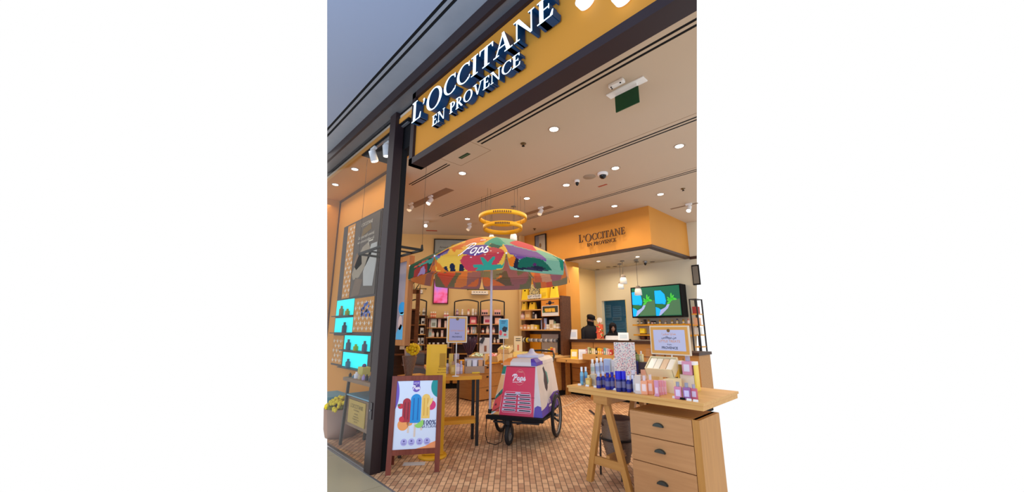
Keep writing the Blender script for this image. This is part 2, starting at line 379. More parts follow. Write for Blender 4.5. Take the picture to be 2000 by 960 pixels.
# shop ceiling with three recessed double slots
mb = MB(); mb.m(CEIL)
slots = [(2.92, -3.72, 2.0), (4.43, -7.0, 2.0), (6.0, -6.6, -1.0)]
prevY = YF + .05
for ys, x0, x1 in slots:
    for k in (0, 1):
        a = ys - .045 + k * .065
        mb.box(-12, 2.5, prevY, a, CZ, CZ + .05); mb.box(-12, x0, a, a + .032, CZ, CZ + .05); mb.box(x1, 2.5, a, a + .032, CZ, CZ + .05); prevY = a + .032
mb.box(-12, 2.5, prevY, 10.2, CZ, CZ + .05); struct('ceiling_shop', mb)
for i, (ys, x0, x1) in enumerate(slots):
    for k in (0, 1):
        mb = MB(); mb.m(BLKM); mb.box(x0, x1, ys - .045 + k * .065, ys - .013 + k * .065, CZ + .004, CZ + .02); struct('trim_%d' % (20 + 2 * i + k), mb)
mb = MB(); mb.m(BLKM); mb.box(-12, 2.5, YF + .05, 10.2, CZ + .06, CZ + .1); struct('ceiling_void', mb)
for i, (ys, x0, x1) in enumerate(slots):
    mb = MB(); mb.m(mat('ceiling_joint', (150, 122, 96), .8)); mb.box(x0, x1, ys + .10 - .22, ys + .104 - .22, CZ - .002, CZ); struct('trim_%d' % (i + 10), mb)
# rear left cream wall (angled), stub of cream wall beside orange wall
def wp(s, z=0, d=0):     # along the angled wall, d metres out towards the viewer
    v = DN[0] + DN[1] * s + Vector((DN[1].y, -DN[1].x)) * d
    return Vector((v.x, v.y, z))
mb = MB(); mb.m(CRM); mb.prism([wp(-.8), wp(3.32), wp(3.32, 0, -.15), wp(-.8, 0, -.15)], (0, 0, CZ)); struct('wall_rear_left', mb)
mb = MB(); mb.m(CRM); e = wp(3.32); mb.prism([(e.x, e.y, 0), (-6.98, YB, 0), (-6.98, YB + .15, 0), (e.x - .1, YB + .15, 0)], (0, 0, CZ)); mb.box(-7.06, -6.98, 6.98, YB + .1, 0, CZ); struct('wall_rear_corner', mb)
# orange wall + column + bulkhead
mb = MB(); mb.m(ORG); mb.prism([(-6.98, YB, 0), (XC, YB, 0), (XC, 7.64, 0), (XC - .2, 7.64, 0), (XC - .2, YB + .16, 0), (-6.98, YB + .16, 0)], (0, 0, CZ)); struct('wall_rear', mb)
mb = MB(); mb.m(ORG); mb.prism([(XC, YB, SOF + .05), (XB, YB, SOF + .05), (XB, YR, SOF + .05), (XB - .12, YR, SOF + .05), (XB - .12, YB + .12, SOF + .05), (XC, YB + .12, SOF + .05)], (0, 0, CZ - SOF - .05)); struct('wall_bulkhead', mb)
mb = MB(); mb.m(WALD); mb.prism([(XC, YB - .012, SOF), (XB + .012, YB - .012, SOF), (XB + .012, YR, SOF), (XB - .12, YR, SOF), (XB - .12, YB + .12, SOF), (XC, YB + .12, SOF)], (0, 0, .05)); struct('trim_2', mb)
mb = MB(); mb.m(mat('soffit_paint', (206, 194, 172), .85)); mb.box(XC - .6, XB - .12, YB + .12, YR, SOF + .005, SOF + .05); struct('ceiling_counter', mb)
mb = MB(); mb.m(WALD); mb.box(XB, 0, YR - .02, YR, SOF - .02, SOF + .045); struct('trim_3', mb)
# cream side wall, white rear wall with opening to a back office
dxa, dxb, dzt = -5.87, -5.13, 2.155
mb = MB(); mb.m(CRM); mb.box(-6.15, -6.05, 7.6, YR, 0, SOF + .05); mb.box(XC - .6, XC - .2, 7.5, 7.64, 0, SOF + .05); struct('wall_counter_side', mb)
mb = MB(); mb.m(WHT); mb.box(-6.15, dxa, YR, YR + .12, 0, CZ); mb.box(dxb, 0, YR, YR + .12, 0, CZ); mb.box(dxa, dxb, YR, YR + .12, dzt, CZ); struct('wall_counter_rear', mb)
mb = MB(); mb.m(mat('yellow_lit_side', (226, 202, 130), .8)); mb.box(dxb - .02, dxb, YR - .005, YR + .5, 0, dzt); struct('door_1', mb)  # side of the opening; the yellow light on it is put into the colour
mb = MB(); mb.m(mat('office_blue_wall', (86, 142, 168), .8)); mb.box(dxa - .5, dxb + .2, YR + 1.0, YR + 1.05, 0, 2.8); struct('wall_office', mb); mb = MB(); mb.m(MATS['office_blue_wall']); mb.box(dxa - .52, dxa - .5, YR + .13, YR + .99, 0, 2.8); struct('wall_office_side', mb)
# window bay behind the glass
XWL = -7.315; XWR = -5.25
mb = MB(); mb.m(ORG); mb.box(XWL, XWR, YW, YW + .22, 0, CZ); mb.box(XWL - .1, XWL, YF + .1, YW + .2, 0, CZ); struct('wall_window', mb)
mb = MB(); mb.m(ORG); mb.box(XWL - 1.5, -3.6, YF + .04, YW, CZ - .06, CZ); struct('ceiling_window', mb)
mb = MB(); mb.m(WAL); mb.box(XWL, XWR, YW - .02, YW, CZ - .1, CZ - .06); mb.box(XWL, XWL + .025, YW - .02, YW, 0, CZ - .06); struct('trim_4', mb)
mb = MB(); mb.m(BLKM); mb.box(-5.05, -3.7, YF + .05, YW - .04, CZ - .075, CZ - .058); struct('trim_5', mb)
# front glazing, post, lintel and the mall soffit above
mb = MB(); mb.m(clearglass('window_glass', (.97, .97, .97), .01, .22)); mb.box(-9, -4.06, YF + .02, YF + .032, .02, 3.96); struct('window_1', mb)
mb = MB(); mb.m(GRYM); mb.box(-9, -4.06, YF + .005, YF + .05, 0, .02); struct('window_2', mb)
mb = MB(); mb.m(mat('lintel_grey', (110, 108, 108), .35, .2)); mb.box(-10, 1, 1.693, YF + .25, 3.96, 3.975); struct('trim_6', mb)
mb = MB(); mb.m(BLACKM); mb.box(-10, 1, 1.66, 1.693, 3.955, 4.078); struct('trim_7', mb)
mb = MB(); mb.m(mat('mall_soffit', (140, 142, 146), .45)); mb.box(-10, 1, 1.48, 1.66, 4.078, 4.13); mb.box(-10, 1, 1.42, 1.45, 4.078, 4.13); struct('ceiling_mall_edge', mb)
mb = MB(); mb.m(mat('mall_ceiling_paint', (146, 154, 170), .6, noise=.02, nscale=.6)); mb.box(-10, 1, -1.5, 1.39, 4.078, 4.13); struct('ceiling_mall', mb)
for k, (y0, y1) in enumerate(((1.39, 1.42), (1.45, 1.48))):
    mb = MB(); mb.m(BLKM); mb.box(-10, 1, y0, y1, 4.083, 4.10); struct('trim_%d' % (30 + k), mb)
# dark post of the sliding glass door
o = thing('door_post', 'tall dark bronze metal post between window glass and shop entrance', 'post', (-3.99, YF, 0))
mb = MB(); mb.m(BLACKM); mb.box(-.075, .075, -.005, .105, 0, 3.955, bev=.004); mb.build('post_body', o)
mb = MB(); mb.m(BLKM); mb.box(-.06, .062, .11, .18, 0, 3.955); mb.build('door_channel', o)
mb = MB(); mb.m(mat('lock_plate', (34, 28, 30), .3)); mb.box(-.02, .03, -.012, -.005, .50, .66); k = mb.build('lock_plate', o)
mb = MB(); mb.m(GRYM); mb.cyl((.0, -.02, .585), (.0, -.012, .585), .009); mb.build('lock_cylinder', k)
# stub block between post and sign (dark transom piece)
o = tag(MB().m(BLKM).box(-3.9, -3.46, YF + .12, YF + .2, 3.5, 3.955).build('transom_bracket'), 'dark metal bracket panel between the tall post and orange shop sign', 'bracket')
# ------------------------------------------------------------------ shop sign box
xs0, xs1, zs0, zs1 = -3.465, 1.0, 3.10, 3.935
sg = thing('shop_sign', 'long ochre fascia sign in dark frame with lit white capital letters', 'sign', (0, 0, 0))
mb = MB(); mb.m(SIGNO); mb.box(xs0 + .07, xs1, YF - .005, YF + .02, zs0 + .07, zs1 - .05); mb.build('sign_panel', sg, cut=True)
mb = MB(); mb.m(BLACKM); mb.box(xs0, xs0 + .07, YF - .035, YF + .12, zs0, zs1 + .02); mb.box(xs0, xs1, YF - .035, YF + .12, zs0, zs0 + .07); mb.box(xs0, xs1, YF - .035, YF + .12, zs1 - .05, zs1 + .02); mb.build('sign_frame', sg, cut=True)
LF = mat('lit_letter_face', (226, 246, 255), .5, emit=1.1, noise=0); LS = mat('letter_side_blue', (20, 62, 96), .35, noise=0)
fr = Fr((0, YF - .007, 0), (1, 0, 0), (0, 0, 1), (0, -1, 0))
serif(fr, "L'OCCITANE", -3.315, 3.505, .185, .085, LF, LS, sg, wide=1.94, big=(0, 2), standoff=.012)
serif(fr, "EN PROVENCE", -2.945, 3.325, .105, .06, LF, LS, sg, wide=1.22, standoff=.012)
for cx_ in (-1.16, -.90):
    mb = MB(); mb.m(LF); poly(mb, fr, ell(cx_, 3.50 + (0 if cx_ < -1 else -.16), .06, .05), .012, .06); poly(mb, fr, [(cx_ - .05, 3.5), (cx_ + .05, 3.5), (cx_ + .05, 3.8), (cx_ - .02, 3.8)], .012, .06) 
    mb.build('arabic_letter', sg)
# ------------------------------------------------------------------ bulkhead letters
il = thing('wall_lettering', 'dark brown raised capital letters in two rows on the orange bulkhead', 'lettering', (0, 0, 0))
fr = Fr((0, YB - .02, 0), (1, 0, 0), (0, 0, 1), (0, -1, 0))
LB = mat('letter_brown', (64, 36, 20), .4)
a = at(1136, 487, Y=YB); b = at(1226, 470, Y=YB)
serif(fr, "L'OCCITANE", a.x, 3.36, .15, .02, LB, LB, il, wide=b.x - a.x, big=(0, 2), standoff=.06)
a2 = at(1152, 490, Y=YB); b2 = at(1208, 482, Y=YB)
serif(fr, "EN PROVENCE", a2.x, 3.235, .075, .02, LB, LB, il, wide=b2.x - a2.x, standoff=.06)
# ------------------------------------------------------------------ ceiling fittings
LAMP = mat('lamp_glow', (255, 250, 240), .5, emit=6, noise=0)
def downlight(x, y, label, z=CZ, r=.058, power=14, tilt=0, grp='recessed ceiling spotlights of the shop'):
    t = thing('downlight', label, 'ceiling light', (x, y, z), 0, grp)
    MB().m(mat('lamp_trim', (168, 150, 130), .5)).lathe([(r * 1.25, -.006), (r * 1.3, -.001), (r * 1.3, 0), (r, 0), (r, -.006), (r * 1.25, -.006)], n=24, cap=False).build('trim_ring', t)
    MB().m(LAMP).lathe([(.00001, -.004), (r * .93, -.004), (r * .93, -.001), (.00001, -.001)], n=24).build('lamp_face', t)
    if power:
        l = bpy.data.lights.new('downlight_beam', 'SPOT'); l.energy = power; l.color = (1, .82, .6); l.spot_size = R(115); l.spot_blend = .9; l.shadow_soft_size = .05
        ob = bpy.data.objects.new('downlight_beam', l); ob.location = (0, 0, -.02); ob.parent = t; COL.objects.link(ob)
    return t
dls = [(1082, 252, 'large spotlight in the front row, nearest the entrance'), (903, 338, 'front row spotlight left of the green ceiling plate'), (1327, 285, 'bright spotlight at far right of the middle row'), (1202, 328, 'spotlight beside the dome camera in the middle row'),
       (1106, 361, 'spotlight left of the small dome camera'), (1029, 387, 'spotlight just above the upper yellow ring lamp'), (913, 427, 'small spotlight left of the yellow ring lamps'), (1290, 379, 'spotlight above the corner of the orange bulkhead'), (1200, 402, 'spotlight above the brown wall lettering'), (1126, 422, 'spotlight above left end of the orange bulkhead')]
for px_, py_, l in dls:
    p_ = at(px_, py_, z=CZ); downlight(p_.x, p_.y, 'round recessed ' + l, power=26)
for px_, py_, l in [(1169, 510, 'small spotlight in counter soffit, left one'), (1245, 501, 'small spotlight in counter soffit by its front edge')]:
    p_ = at(px_, py_, z=SOF); downlight(p_.x, p_.y, 'round recessed ' + l, z=SOF, r=.045, power=8, grp='recessed spotlights over the counter')
for px_, py_, l in [(693, 330, 'right one of two in the display window ceiling'), (655, 360, 'left one of two in the display window ceiling')]:
    p_ = at(px_, py_, z=CZ - .06); downlight(p_.x, p_.y, 'round recessed spotlight, ' + l, z=CZ - .06, r=.05, power=9, grp='recessed spotlights of the window')
def track_head(px_, py_, label, z=CZ, tilt=R(35), az=0, power=0, glow=LAMP, col=WHI, s=1, mx=0):
    p_ = at(px_, py_, z=z); t = thing('track_spotlight', label, 'spotlight', p_, az)
    MB().m(col).box(-.06 * s, .06 * s, -.02, .02, -.035, 0).build('adapter', t)
    MB().m(col).cyl((0, 0, -.035), (0, 0, -.075 * s), .009).build('stem', t)
    d = Vector((0, -math.sin(tilt), -math.cos(tilt))); c = Vector((0, 0, -.10 * s))
    MB().m(col).cyl(c - d * .05 * s, c + d * .08 * s, .042 * s, .046 * s, 20).build('lamp_housing', t)
    k = MB().m(glow).cyl(c + d * .08 * s, c + d * .083 * s, .038 * s, n=20).build('lamp_face', t)
    if power:
        l = bpy.data.lights.new('spot_beam', 'SPOT'); l.energy = power; l.color = (1, .75, .42); l.spot_size = R(45); l.spot_blend = .6; l.shadow_soft_size = .03
        ob = bpy.data.objects.new('spot_beam', l); ob.location = c + d * .1; ob.rotation_euler = (-tilt, 0, 0); ob.parent = t; COL.objects.link(ob)
    return t
DIM = mat('lamp_off', (225, 205, 170), .4, emit=.6, noise=0)
track_head(803, 396, 'white track spotlight at the left end of the recessed ceiling slot', glow=DIM)
track_head(841, 382, 'white lit track spotlight at the middle of the recessed ceiling slot')
track_head(1056, 404, 'white track spotlight right of the yellow ring lamps', glow=DIM)
track_head(917, 436, 'small white track spotlight near the rear cream wall', glow=DIM)
track_head(1345, 397, 'white lit track spotlight at the right beyond the orange bulkhead')
track_head(833, 432, 'glaring white track spotlight aimed at the entrance', tilt=R(62), az=R(46), s=.9, glow=mat('glare_lamp', (225, 240, 255), .4, emit=14, noise=0))
track_head(730, 288, 'white track spotlight in the display window, nearer the glass edge', z=CZ - .075, power=50, tilt=-R(20), s=1.1)
track_head(756, 277, 'white track spotlight in the display window beside the post', z=CZ - .075, power=50, tilt=-R(10), s=1.1)
mb = MB(); mb.m(mat('slot_shade', (140, 112, 88), .8))
p0 = at(797, 402, z=CZ); p1 = at(880, 369, z=CZ)
tag(MB().m(mat('slot_shade', (140, 112, 88), .8)).box(p0.x, p1.x, p1.y - .1, p1.y + .08, CZ - .004, CZ - .001).build('track_recess'), 'long recessed ceiling slot holding two white track spotlights', 'track')
p0 = at(1040, 414, z=CZ); p1 = at(1078, 403, z=CZ)
tag(MB().m(mat('slot_shade', (140, 112, 88), .8)).box(p0.x - .4, p1.x, p1.y - .08, p1.y + .06, CZ - .004, CZ - .001).build('track_recess'), 'short recessed ceiling slot behind the yellow ring lamps', 'track')
p0 = at(1310, 408, z=CZ)
tag(MB().m(mat('slot_shade', (140, 112, 88), .8)).box(p0.x, p0.x + .55, p0.y - .03, p0.y + .03, CZ - .004, CZ - .001).build('track_recess'), 'short ceiling track at the right beyond the orange bulkhead', 'track')
# white rail in the window
p0 = at(728, 293, z=CZ - .08)
tag(MB().m(GRYM).box(p0.x - .05, p0.x + 1.0, p0.y - .015, p0.y + .015, CZ - .09, CZ - .075).build('light_track'), 'thin grey light track in the dark recess of the display window', 'track')
# short double air slot top left
p0 = at(792, 358, z=CZ); p1 = at(872, 319, z=CZ)
av = thing('air_slot', 'short black double air slot in the ceiling near the entrance post', 'air vent', (p1.x, p1.y, CZ))
for k in (0, 1): MB().m(BLKM).box(p0.x - p1.x, 0, k * .05, k * .05 + .02, -.002, 0).build('slot', av)
# green exit plate with mount
p_ = at(1222, 171, z=CZ); q0 = at(1201, 184, Y=p_.y); q1 = at(1246, 162, Y=p_.y); q2 = at(1201, 221, Y=p_.y)
ex = thing('exit_sign', 'dark green rectangular exit plate hanging from a white ceiling mount', 'exit sign', (p_.x, p_.y, CZ))
MB().m(WHI).box(-.21, .22, -.05, .05, -.014, 0, bev=.004).build('mount_plate', ex)
MB().m(WHI).box(q0.x - p_.x + .01, q1.x - p_.x - .01, -.012, .012, -.05, -.014).build('mount_bar', ex)
MB().m(mat('exit_green', (10, 66, 36), .4)).box(q0.x - p_.x, q1.x - p_.x, -.006, .006, q2.z - CZ, -.05).build('green_plate', ex)
p_ = at(1204, 160, z=CZ); sn = thing('ceiling_sensor', 'white rounded motion sensor box with three dark lenses on the ceiling', 'sensor', p_)
MB().m(WHI).box(-.085, .085, -.03, .03, -.04, 0, bev=.012).build('sensor_body', sn)
for x in (-.055, -.062, .05): MB().m(BLKM).cyl((x, -.015 if x != -.062 else .012, -.043), (x, -.015 if x != -.062 else .012, -.038), .009, n=12).build('lens', sn)
for px_, py_, lb in [(1022, 280, 'brass sprinkler head on the ceiling near the entrance'), (1334, 368, 'dark sprinkler head on the ceiling at the right edge'), (1044, 446, 'dark sprinkler head right of the lower yellow ring lamp')]:
    p_ = at(px_, py_, z=CZ); s_ = thing('sprinkler', lb, 'sprinkler', p_)
    MB().m(mat('brass_dark', (110, 84, 50), .4, .5)).lathe([(.04, 0), (.036, -.008), (.012, -.01), (.01, -.035), (.0001, -.036)], n=16).build('escutcheon', s_)
    MB().m(BLKM).lathe([(.02, -.036), (.022, -.04), (.0001, -.041)], n=12).build('deflector', s_)
for px_, py_, r_, lb in [(1177, 338, .085, 'large white dome camera with black glass on the ceiling'), (1127, 352, .045, 'small white dome camera with black glass on the ceiling'), (1260, 510, .05, 'black dome camera under the counter soffit')]:
    zz = SOF if py_ > 500 else CZ; p_ = at(px_, py_, z=zz); s_ = thing('dome_camera', lb, 'camera', p_)
    MB().m(WHI if zz == CZ else GRYM).lathe([(r_, 0), (r_, -.03), (r_ * .7, -.04), (.0001, -.04)], n=24).build('housing', s_)
    MB().m(mat('black_glass', (12, 12, 14), .1)).lathe([(r_ * .66, -.04), (r_ * .6, -.07), (r_ * .35, -.09), (.0001, -.1)], n=20).build('dome', s_)
p_ = at(1151, 345, z=CZ); tag(MB().m(mat('speaker_grille', (158, 142, 122), .7)).lathe([(.0001, -.004), (.1, -.004), (.105, 0), (.0001, 0)], p_, 28).build('ceiling_speaker'), 'round beige flush ceiling speaker grille beside the dome camera', 'speaker')
p_ = at(1177, 362, z=CZ); tag(MB().m(mat('red_print', (170, 70, 50), .6)).box(p_.x - .09, p_.x + .09, p_.y - .02, p_.y + .02, CZ - .003, CZ).build('warning_label'), 'small red printed strip on the ceiling near the dome camera', 'label')
p_ = at(843, 450, z=CZ); tag(MB().m(mat('red_print', (170, 70, 50), .6)).box(p_.x - .14, p_.x + .14, p_.y - .05, p_.y + .05, CZ - .003, CZ, rz=WANG).build('warning_label'), 'small red printed strip on the ceiling beside the glaring spotlight', 'label')
p_ = at(907, 304, z=CZ); g_ = thing('green_label', 'narrow dark green printed plate flush on the ceiling access panel', 'label', p_)
MB().m(mat('green_dark', (24, 58, 40), .6)).box(-.11, .11, -.03, .03, -.004, 0).build('plate', g_); MB().m(mat('green_line', (96, 128, 90), .6)).box(-.09, .09, -.005, .005, -.006, -.004).build('print', g_)
p_ = at(905, 300, z=CZ); mb = MB(); mb.m(mat('ceiling_joint', (150, 122, 96), .8))
for a_ in ((-.36, .36, -.22, -.215), (-.36, .36, .215, .22)): mb.box(p_.x + a_[0], p_.x + a_[1], p_.y + a_[2], p_.y + a_[3], CZ - .002, CZ)
mb.box(p_.x - .36, p_.x - .355, p_.y - .22, p_.y + .22, CZ - .002, CZ).box(p_.x + .355, p_.x + .36, p_.y - .22, p_.y + .22, CZ - .002, CZ); tag(mb.build('access_panel'), 'faint outline of an access panel around the green ceiling plate', 'panel')
for px_, py_ in ((1243, 511), (1201, 520), (1188, 521), (1167, 526), (1274, 511)):
    p_ = at(px_, py_, z=SOF); tag(MB().m(mat('vent_shade', (120, 108, 92), .6)).lathe([(.0001, -.006), (.05, -.006), (.06, 0), (.0001, 0)], p_, 20).build('soffit_fitting'), {1243: 'dark round fitting next to the black dome camera under the soffit', 1201: 'bright little fitting behind the pendant cords under the soffit', 1188: 'small dark fitting left of the pendant cords under the soffit', 1167: 'pale round fitting at the left rear of the soffit', 1274: 'pale round fitting right of the black dome camera'}[px_], 'ceiling fitting')
# ------------------------------------------------------------------ ring lamps
GOLD = mat('ring_yellow', (214, 158, 14), .35, .15, noise=.03)
rc = at(983, 447, z=3.2); rc2 = at(982, 426, z=3.4)
def ringlamp(c, rad, label, txt=True):
    t = thing('ring_lamp', label, 'hanging lamp', (rc2.x, rc2.y, c), YAW, 'suspended yellow ring lamps')
    w_ = .03; h_ = .075
    MB().m(GOLD).lathe([(rad - w_, h_ / 2), (rad - w_, -h_ / 2), (rad, -h_ / 2), (rad, h_ / 2), (rad - w_, h_ / 2)], n=64, cap=False).build('ring', t)
    mb = MB(); mb.m(mat('ring_print', (92, 56, 16), .5))
    for i in range(9 if txt else 3):
        a_ = -PI / 2 + (i - (4 if txt else 1)) * .085 + (0 if txt else .75); x, y = (rad + .001) * math.cos(a_), (rad + .001) * math.sin(a_)
        mb.box(x - .011, x + .011, y - .002, y + .002, -.018, .018, rz=a_ + PI / 2)
    mb.build('lettering', t)
    for a_ in (.3, PI - .3, PI + .9, -.9):
        x, y = (rad - w_ / 2) * math.cos(a_), (rad - w_ / 2) * math.sin(a_); MB().m(BLK).cyl((x, y, h_ / 2), (x, y, CZ - c - .012), .0025, n=5).build('suspension_wire', t)
    return t
ringlamp(3.40, .445, 'larger yellow ring lamp hanging uppermost above the parasol')
ringlamp(3.215, .36, 'smaller yellow ring lamp hanging just under the larger ring')
# pendants
def pendant(px_, pyc, zc, pybot, r_, label, shade=WHI, glow=0):
    c = at(px_, pyc, z=zc); D_ = math.hypot(c.x, c.y); b_ = at(px_, pybot, D=D_)
    t = thing('pendant_lamp', label, 'pendant lamp', (b_.x, b_.y, b_.z), 0, 'white pendant lamps')
    MB().m(BLK).cyl((0, 0, r_ * 2.6), (0, 0, zc - b_.z), .004, n=6).build('cord', t)
    MB().m(GRYM).lathe([(.05, zc - b_.z - .02), (.05, zc - b_.z), (.0001, zc - b_.z)], n=16).build('canopy', t)
    MB().m(mat('pendant_collar', (120, 104, 94), .5)).lathe([(r_ * .35, r_ * 2.6), (r_ * .7, r_ * 2.2), (r_ * .72, r_ * 1.8)], n=20).build('collar', t)
    MB().m(shade).lathe([(r_ * .72, r_ * 1.8), (r_ * .9, r_ * 1.3), (r_, 0), (r_ * .96, 0), (r_ * .85, r_ * 1.3), (.0001, r_ * 1.75)], n=24).build('lamp_shade', t)
    MB().m(LAMP).ball((0, 0, r_ * .7), r_ * .3, 8).build('bulb', t)
SHD = mat('pendant_shade', (238, 236, 226), .4, emit=.15)
pendant(1003, 403, CZ, 470, .075, 'white pendant lamp hanging inside the yellow rings above the parasol', SHD)
pendant(960, 412, CZ, 469, .06, 'white pendant lamp just above the left of the parasol tip', SHD)
pendant(1218, 509, SOF, 554, .085, 'white pendant lamp, upper of the pair left of the television', SHD)
pendant(1213, 515, SOF, 564, .075, 'white pendant lamp, lower of the pair left of the television', SHD)
pendant(1247, 507, SOF, 576, .085, 'white pendant lamp hanging in front of the television', SHD)
# ================================================================== FURNITURE
def xz(px_, py_, Y): p_ = at(px_, py_, Y=Y); return p_.x, p_.z
# ---- trestle table at the right front
ZT = .84
t = thing('trestle_table', 'long honey oak table top on A-shaped trestles at the right front', 'table', (-2.55, 3.2, 0))
mb = MB(); mb.m(HON); mb.box(0, 1.33, 0, .85, ZT - .022, ZT, bev=.003); mb.box(.01, 1.32, .012, .838, ZT - .06, ZT - .022); mb.build('table_top', t)
for i, yy in enumerate((.055, .70)):
    for x0, x1 in ((.20, .36), (.62, .40)):
        MB().m(TANV).beam((x0, yy, 0), (x1, yy + (.0 if x0 < .3 else .03), ZT - .10), .055, .045, (0, 1, 0)).build('leg', t)
    MB().m(TAN).beam((.235, yy - .0, .20), (.575, yy - .0, .20), .03, .07).build('crossbar', t)
MB().m(TAN).box(.31, .46, .01, .8, ZT - .13, ZT - .061).build('trestle_beam', t)
MB().m(TAN).box(.39, .425, .06, .72, .20, .26).build('stretcher', t)
# ---- drawer cabinet under the table
cb = thing('drawer_cabinet', 'three-drawer tan cabinet with cup pulls under the oak table', 'cabinet', (-1.88, 3.235, 0))
MB().m(TAN).box(0, .57, .02, .44, .03, .70).build('cabinet_body', cb)
MB().m(TANV).box(.545, .60, .0, .44, 0, .70).build('side_panel', cb)
zs = [.03, .30, .505, .70]
for i in range(3):
    d = MB().m(wood('drawer_front', (184, 132, 84), (196, 144, 94))).box(.003, .54, .0, .02, zs[i] + .004, zs[i + 1] - .004).build('drawer', cb)
    mb = MB(); mb.m(mat('pull_metal', (70, 76, 72), .35, .5)); cx_, cz_ = .265, (zs[i] + zs[i + 1]) / 2
    pr = [(cx_ + .045 * math.cos(PI * k / 10), cz_ + .03 * math.sin(PI * k / 10)) for k in range(11)]
    mb.prism([(x, -.022, z) for x, z in pr], (0, .004, 0))
    for k in range(10): mb.hexa([(pr[k][0], -.022, pr[k][1]), (pr[k + 1][0], -.022, pr[k + 1][1]), (pr[k + 1][0], 0, pr[k + 1][1]), (pr[k][0], 0, pr[k][1])], [(pr[k][0] * .96 + cx_ * .04, -.022, pr[k][1] * .96 + cz_ * .04), (pr[k + 1][0] * .96 + cx_ * .04, -.022, pr[k + 1][1] * .96 + cz_ * .04), (pr[k + 1][0] * .96 + cx_ * .04, 0, pr[k + 1][1] * .96 + cz_ * .04), (pr[k][0] * .96 + cx_ * .04, 0, pr[k][1] * .96 + cz_ * .04)])
    mb.build('cup_pull', d)
# ---- woven basket on a black stand below
bk = thing('basket_stand', 'black metal stand holding the woven basket under the table', 'stand', (-2.24, 3.60, 0))
MB().m(BLK).torus((0, 0, .34), .176, .011, 32).build('stand_ring', bk)
for a_ in (-2.35, -.9, .9, 2.5): MB().m(BLK).beam((.176 * math.cos(a_), .168 * math.sin(a_), .35), (.185 * math.cos(a_), .185 * math.sin(a_), 0), .018, .006).build('leg', bk)
WICK = wood('woven_taupe', (142, 118, 98), (116, 94, 78), 9)
bs = thing('woven_basket', 'taupe woven basket with rope handles on the stand below the table', 'basket', (-2.24, 3.60, .12), R(46))
mb = MB(); mb.m(WICK)
prof = [(.0001, 0), (.10, 0)]
for k in range(17): z = k * .0235; r_ = .105 + .05 * min(1, k / 8.) ; prof += [(r_ + .004, z + .006), (r_ - .001, z + .0175)]
prof += [(.15, .405), (.14, .40), (.10, .015), (.0001, .012)]
mb.lathe(prof, n=32).build('basket_body', bs)
for sx in (-1, 1):
    pts = [Vector((sx * .153, -.05, .34)), Vector((sx * .22, -.05, .43)), Vector((sx * .27, 0, .47)), Vector((sx * .22, .05, .43)), Vector((sx * .153, .05, .34))]
    MB().m(mat('rope', (96, 74, 62), .8)).tube(pts, .009, 8).build('handle', bs)
mb = MB(); mb.m(mat('bag_cloth', (88, 70, 64), .8)); mb.ball((0, 0, .375), .135, 10, 1, 1, .35); mb.build('folded_liner', bs)
# ---- long table, front left
LT = thing('long_table', 'long honey-topped table on slim black legs left of the ice cart', 'table', (-3.92, 3.18, 0), math.atan2(.887, .46))
# local x = front-edge direction (.46,.887) away from camera right end at 0 ; local y = (-.887,.46) to the rear
MB().m(YWD).box(-.60, 0.02, 0, 1.75, .775, .82, bev=.003).build('table_top', LT)
for x, y in ((-.03, .03), (-.03, .33), (-.56, .03), (-.56, .33), (-.03, 1.7), (-.56, 1.7)): MB().m(BLK).box(x - .018, x + .018, y - .018, y + .018, 0, .775).build('leg', LT)
MB().m(YWD).box(-.57, -.03, .03, .25, .255, .30, bev=.002).build('lower_shelf', LT)
# ---- yellow totem
p_ = at(852, 886, z=0)
to = thing('display_totem', 'tall yellow display totem with a niche on a round yellow base', 'display stand', (-3.985, 2.555, 0), R(60))
MB().m(YEL).lathe([(.0001, .025), (.15, .025), (.16, .015), (.16, 0), (.0001, 0)], n=40).build('base_plate', to)
mb = MB(); mb.m(YEL); mb.prism([(-.115, -.03, .03), (-.075, -.06, .03), (.115, -.06, .03), (.115, .05, .03), (-.115, .05, .03)], (0, 0, 1.19)); mb.build('totem_body', to)
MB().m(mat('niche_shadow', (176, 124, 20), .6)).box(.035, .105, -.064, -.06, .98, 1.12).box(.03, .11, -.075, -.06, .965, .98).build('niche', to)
mb = MB(); mb.m(mat('totem_print', (120, 84, 16), .6)); fr = Fr((0, -.0605, 0), (1, 0, 0), (0, 0, 1), (0, -1, 0))
text(mb, fr, 'Soin corps', .07, .93, .022); text(mb, fr, 'aux amandes', .07, .90, .022); rect(mb, fr, .068, .073, .80, .84); mb.build('print', to)
# ---- brown desk and honey side table behind the post
dk = thing('brown_desk', 'dark brown low desk with open compartment behind the yellow totem', 'desk', (0, 0, 0))
a = at(835, 715, z=.73); mb = MB(); mb.m(WAL); mb.box(a.x - .95, a.x + .1, a.y, a.y + .45, .68, .72); mb.build('desk_top', dk)
MB().m(WALD).box(a.x - .9, a.x, a.y + .05, a.y + .4, 0, .68).build('desk_body', dk)
MB().m(WALD).box(a.x - .88, a.x - .32, a.y + .12, a.y + .42, .72, .93).build('riser_box', dk)
MB().m(WAL).box(a.x - .92, a.x - .28, a.y + .09, a.y + .44, .93, .96).build('riser_top', dk)
DESK = a
st = thing('side_table', 'low honey wood side table beneath the basket of yellow flowers', 'table', (0, 0, 0))
a = at(815, 737, z=.72); mb = MB(); mb.m(HON); mb.box(a.x - .52, a.x, a.y - .04, a.y + .34, .675, .715); mb.build('table_top', st)
for dx in (-.49, -.03):
    for dy in (0, .30): MB().m(WAL).box(a.x + dx - .015, a.x + dx + .015, a.y + dy - .015, a.y + dy + .015, 0, .675).build('leg', st)
SIDE = a
